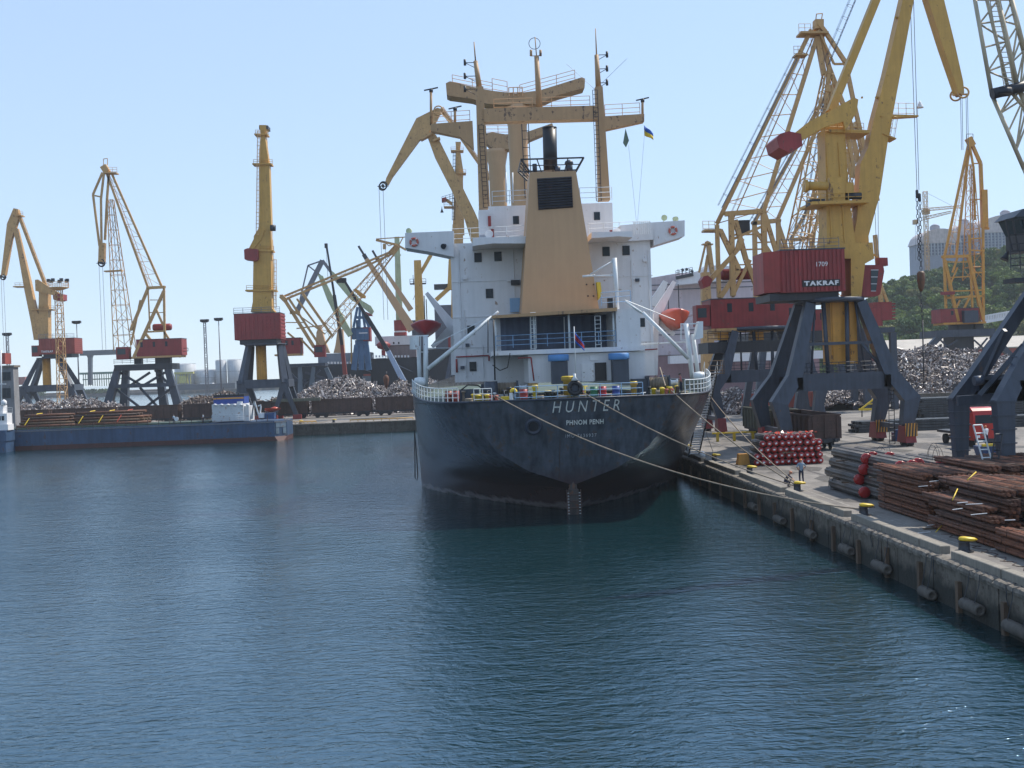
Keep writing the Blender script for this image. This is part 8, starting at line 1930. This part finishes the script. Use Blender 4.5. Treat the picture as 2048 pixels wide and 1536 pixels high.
# apartment houses on the crest, windows one by one
GLP = paint("distant window", (.14, .16, .22), .4, .3)
apw = paint("apartment grey blue", (.36, .37, .43), .8, .08)
def flat_house(x0, x1, ybase, yeave, ytop, Y_, lab, nfl, ncol):
    t = thing("apartment_house", lab, "building", (W((x0 + x1) / 2, ybase, Y_).x, Y_, 30)); a, b = W(x0, ybase, Y_), W(x1, ybase, Y_); ze, zt_ = W((x0 + x1) / 2, yeave, Y_).z, W((x0 + x1) / 2, ytop, Y_).z; zb = 20
    mb = MB(); mb.box(a.x, b.x, Y_, Y_ + 18, zb, ze); wl_ = mb.build("wall", apw, t)
    mb = MB(); n = 14; pts = [(a.x - .8, Y_ - .6, ze)] + [(lerp(a.x, b.x, .5 - .5 * math.cos(math.pi * k / n)) , Y_ - .6, ze + (zt_ - ze) * math.sin(math.pi * k / n) ** .8) for k in range(1, n)] + [(b.x + .8, Y_ - .6, ze)]
    mb.prism([(p[0], Y_ + 9, p[2]) for p in pts], (0, 19.2, 0)); rf = mb.build("roof", paint("pale curved roof", (.60, .52, .50), .6, .15), t)
    mb = MB(); c = (a.x + b.x) / 2; mb.box(c - 2.2, c + 2.2, Y_ + 6, Y_ + 10, zt_ - .5, zt_ + 2.4); mb.lathe((c, Y_ + 8, zt_ + 2.4), (0, 0, 1), [(2.6, 0), (1.6, .9), (.1, 1.4)], 10); mb.build("roof_turret", apw, rf)
    zb2 = W(x0, ybase, Y_).z; first_ = None
    for r in range(nfl):
        for cc in range(ncol):
            xx = lerp(a.x, b.x, (cc + .5) / ncol); zz = lerp(zb2, ze, (r + .5) / nfl); w_ = (b.x - a.x) / ncol * .24; h_ = (ze - zb2) / nfl * .3
            if first_ is None:
                f = MB().box(xx - w_, xx + w_, Y_ - .15, Y_ - .02, zz - h_, zz + h_).build("window", GLP, t); first_ = (f, xx, zz)
            else: o = first_[0].copy(); COL.objects.link(o); o.parent = t; o.location = (xx - first_[1], 0, zz - first_[2])
    mb = MB()
    for cc in range(ncol + 1): xx = lerp(a.x, b.x, cc / ncol); mb.box(xx - .3, xx + .3, Y_ - .5, Y_ - .01, zb2, ze)
    mb.build("pilaster", "tank", t)
flat_house(1843, 1922, 512, 486, 457, 655, "grey blue apartment house with a curved roof on the hill, left of the amber crane", 4, 12)
flat_house(1908, 1975, 505, 470, 446, 672, "grey blue apartment house behind the amber crane on the hill", 5, 10)
flat_house(1955, 2095, 500, 464, 428, 660, "largest grey blue apartment house with a curved roof on the hill crest", 6, 20)
TC = thing("tower_crane", "thin tower crane with two pale jibs above the hill houses", "crane", (W(1853, 500, 640).x, 640, 40)); mb = MB(); Y = 640
p, q = W(1856, 510, Y), W(1850, 383, Y); p.x = q.x; p.z = 30; mb.lattice(p, q, 2, 2, 2, 2, 26, .18, .1); mb.build("mast", "ochre", TC)
mb = MB(); mb.lattice(W(1843, 420, Y), W(1925, 413, Y), 1.4, 1, 1.6, 1.2, 14, .14, .08, (0, 1, 0)); mb.build("jib", "ochre", TC); mb = MB(); mb.lattice(W(1843, 438, Y), W(1902, 424, Y), 1.4, 1, 1.8, 1.2, 12, .16, .08, (0, 1, 0)); mb.build("jib", "ochre", TC)
mb = MB(); mb.pbox(1848, 418, 1860, 428, Y, 3); mb.pbox(1829, 439, 1836, 448, Y, 3); mb.build("cab", "ochre", TC); mb = MB(); mb.tube(W(1850, 384, Y), W(1905, 412, Y), .08); mb.tube(W(1831, 444, Y), W(1831, 520, Y), .08); mb.build("stay", "wire", TC)
# sheds at the foot of the hill
mb = MB(); a, b = W(1775, 700, 335), W(2140, 690, 335); z0_, z1_ = W(1900, 698, 335).z, W(1900, 676, 350).z
SR = thing("long_shed", "long shed with a pale sloping roof behind the scrap heap", "shed", ((a.x + b.x) / 2, 335, 2.0))
mb.hexa([(a.x, 333, z0_ - .3), (b.x, 333, z0_ - .3), (b.x, 352, z1_ - .3), (a.x, 352, z1_ - .3), (a.x, 333, z0_), (b.x, 333, z0_), (b.x, 352, z1_), (a.x, 352, z1_)]); mb.build("roof", paint("pale shed roof", (.42, .38, .33), .7, .12, .1, (.3, .2, .15), .4), SR)
mb = MB(); mb.box(a.x + .5, b.x - .5, 334, 351, 2.0, z0_ - .4); mb.build("wall", "red2", SR)
fv = thing("viaduct_railing", "pale railing of a road along the hillside at the right", "railing", W(1990, 640, 420)); mb = MB(); p, q = W(1964, 645, 400), W(2060, 628, 400); mb.beam(p, q, .5, 1.0)
for i in range(30): c = p.lerp(q, i / 29); mb.beam(c, c + Vector((0, 0, 2.2)), .35, .35)
mb.beam(p + Vector((0, 0, 2.2)), q + Vector((0, 0, 2.2)), .3, .5); mb.build("rail", "white", fv)

# ---------------------------------------------------------------- sea haze
hz = bpy.data.materials.new("sea haze"); hz.use_nodes = True; N, L = _nodes(hz)
for n in list(N):
    if n.type != 'OUTPUT_MATERIAL': N.remove(n)
pv = N.new("ShaderNodeVolumePrincipled"); pv.inputs["Color"].default_value = (0.88, 0.94, 1.0, 1); pv.inputs["Density"].default_value = 0.00016; pv.inputs["Anisotropy"].default_value = 0.0
L.new(pv.outputs[0], [n for n in N if n.type == 'OUTPUT_MATERIAL'][0].inputs["Volume"])
ob = MB().box(-1400, 1100, -320, 1500, -4.5, 150).build("haze", hz, kind="stuff")
ob["label"] = "thin pale sea haze over the whole harbour"

# ---------------------------------------------------------------- part meshes that came out of one builder in several places become one object each
def split_clusters(ob, gap=.12):
    me = ob.data; n = len(me.vertices)
    if me.users > 1 or n > 6000 or len(me.polygons) < 8: return
    par = list(range(n))
    def find(a):
        while par[a] != a: par[a] = par[par[a]]; a = par[a]
        return a
    for e in me.edges:
        a, b = find(e.vertices[0]), find(e.vertices[1])
        if a != b: par[a] = b
    isl = {}
    for i in range(n): isl.setdefault(find(i), []).append(i)
    if len(isl) < 2 or len(isl) > 160: return
    ks = list(isl); co = [v.co for v in me.vertices]; bb = []
    for k in ks:
        P = [co[i] for i in isl[k]]; bb.append([min(p[j] for p in P) - gap / 2 for j in range(3)] + [max(p[j] for p in P) + gap / 2 for j in range(3)])
    cp = list(range(len(ks)))
    def f2(a):
        while cp[a] != a: a = cp[a]
        return a
    for a in range(len(ks)):
        for b in range(a):
            A, B = bb[a], bb[b]
            if all(A[j] <= B[j + 3] and B[j] <= A[j + 3] for j in range(3)):
                x, y = f2(a), f2(b)
                if x != y: cp[x] = y
    cl = {}
    for a, k in enumerate(ks): cl.setdefault(f2(a), []).append(k)
    if not 2 <= len(cl) <= 12: return
    sm = [p.use_smooth for p in me.polygons]
    vc = {}
    for ci, (_, kk) in enumerate(cl.items()):
        for k in kk:
            for i in isl[k]: vc[i] = ci
    for ci in range(len(cl)):
        ids = [i for i in range(n) if vc[i] == ci]; mp = {v: j for j, v in enumerate(ids)}
        ps = [p for p in me.polygons if vc[p.vertices[0]] == ci]
        m2 = bpy.data.meshes.new(me.name); m2.from_pydata([tuple(co[i]) for i in ids], [], [tuple(mp[v] for v in p.vertices) for p in ps])
        for m in me.materials: m2.materials.append(m)
        m2.polygons.foreach_set("use_smooth", [p.use_smooth for p in ps]); m2.polygons.foreach_set("material_index", [p.material_index for p in ps])
        o = ob if ci == 0 else ob.copy()
        if ci: COL.objects.link(o)
        new.append((o, m2))
new = []
for ob in list(COL.objects):
    if ob.type == 'MESH' and ob.parent is not None and not ob.children and "kind" not in ob and not ob.modifiers and ob.parent.get("category") not in ("rod bundle", "tube bundle", "tree", "fender", "scrap heap") and ob.name.split(".")[0] not in ("wheelset", "lettering", "wheel", "steps", "board_lettering", "number", "wall_face", "deck_fittings", "stanchions", "posts"):
        split_clusters(ob)
for o, m in new: o.data = m
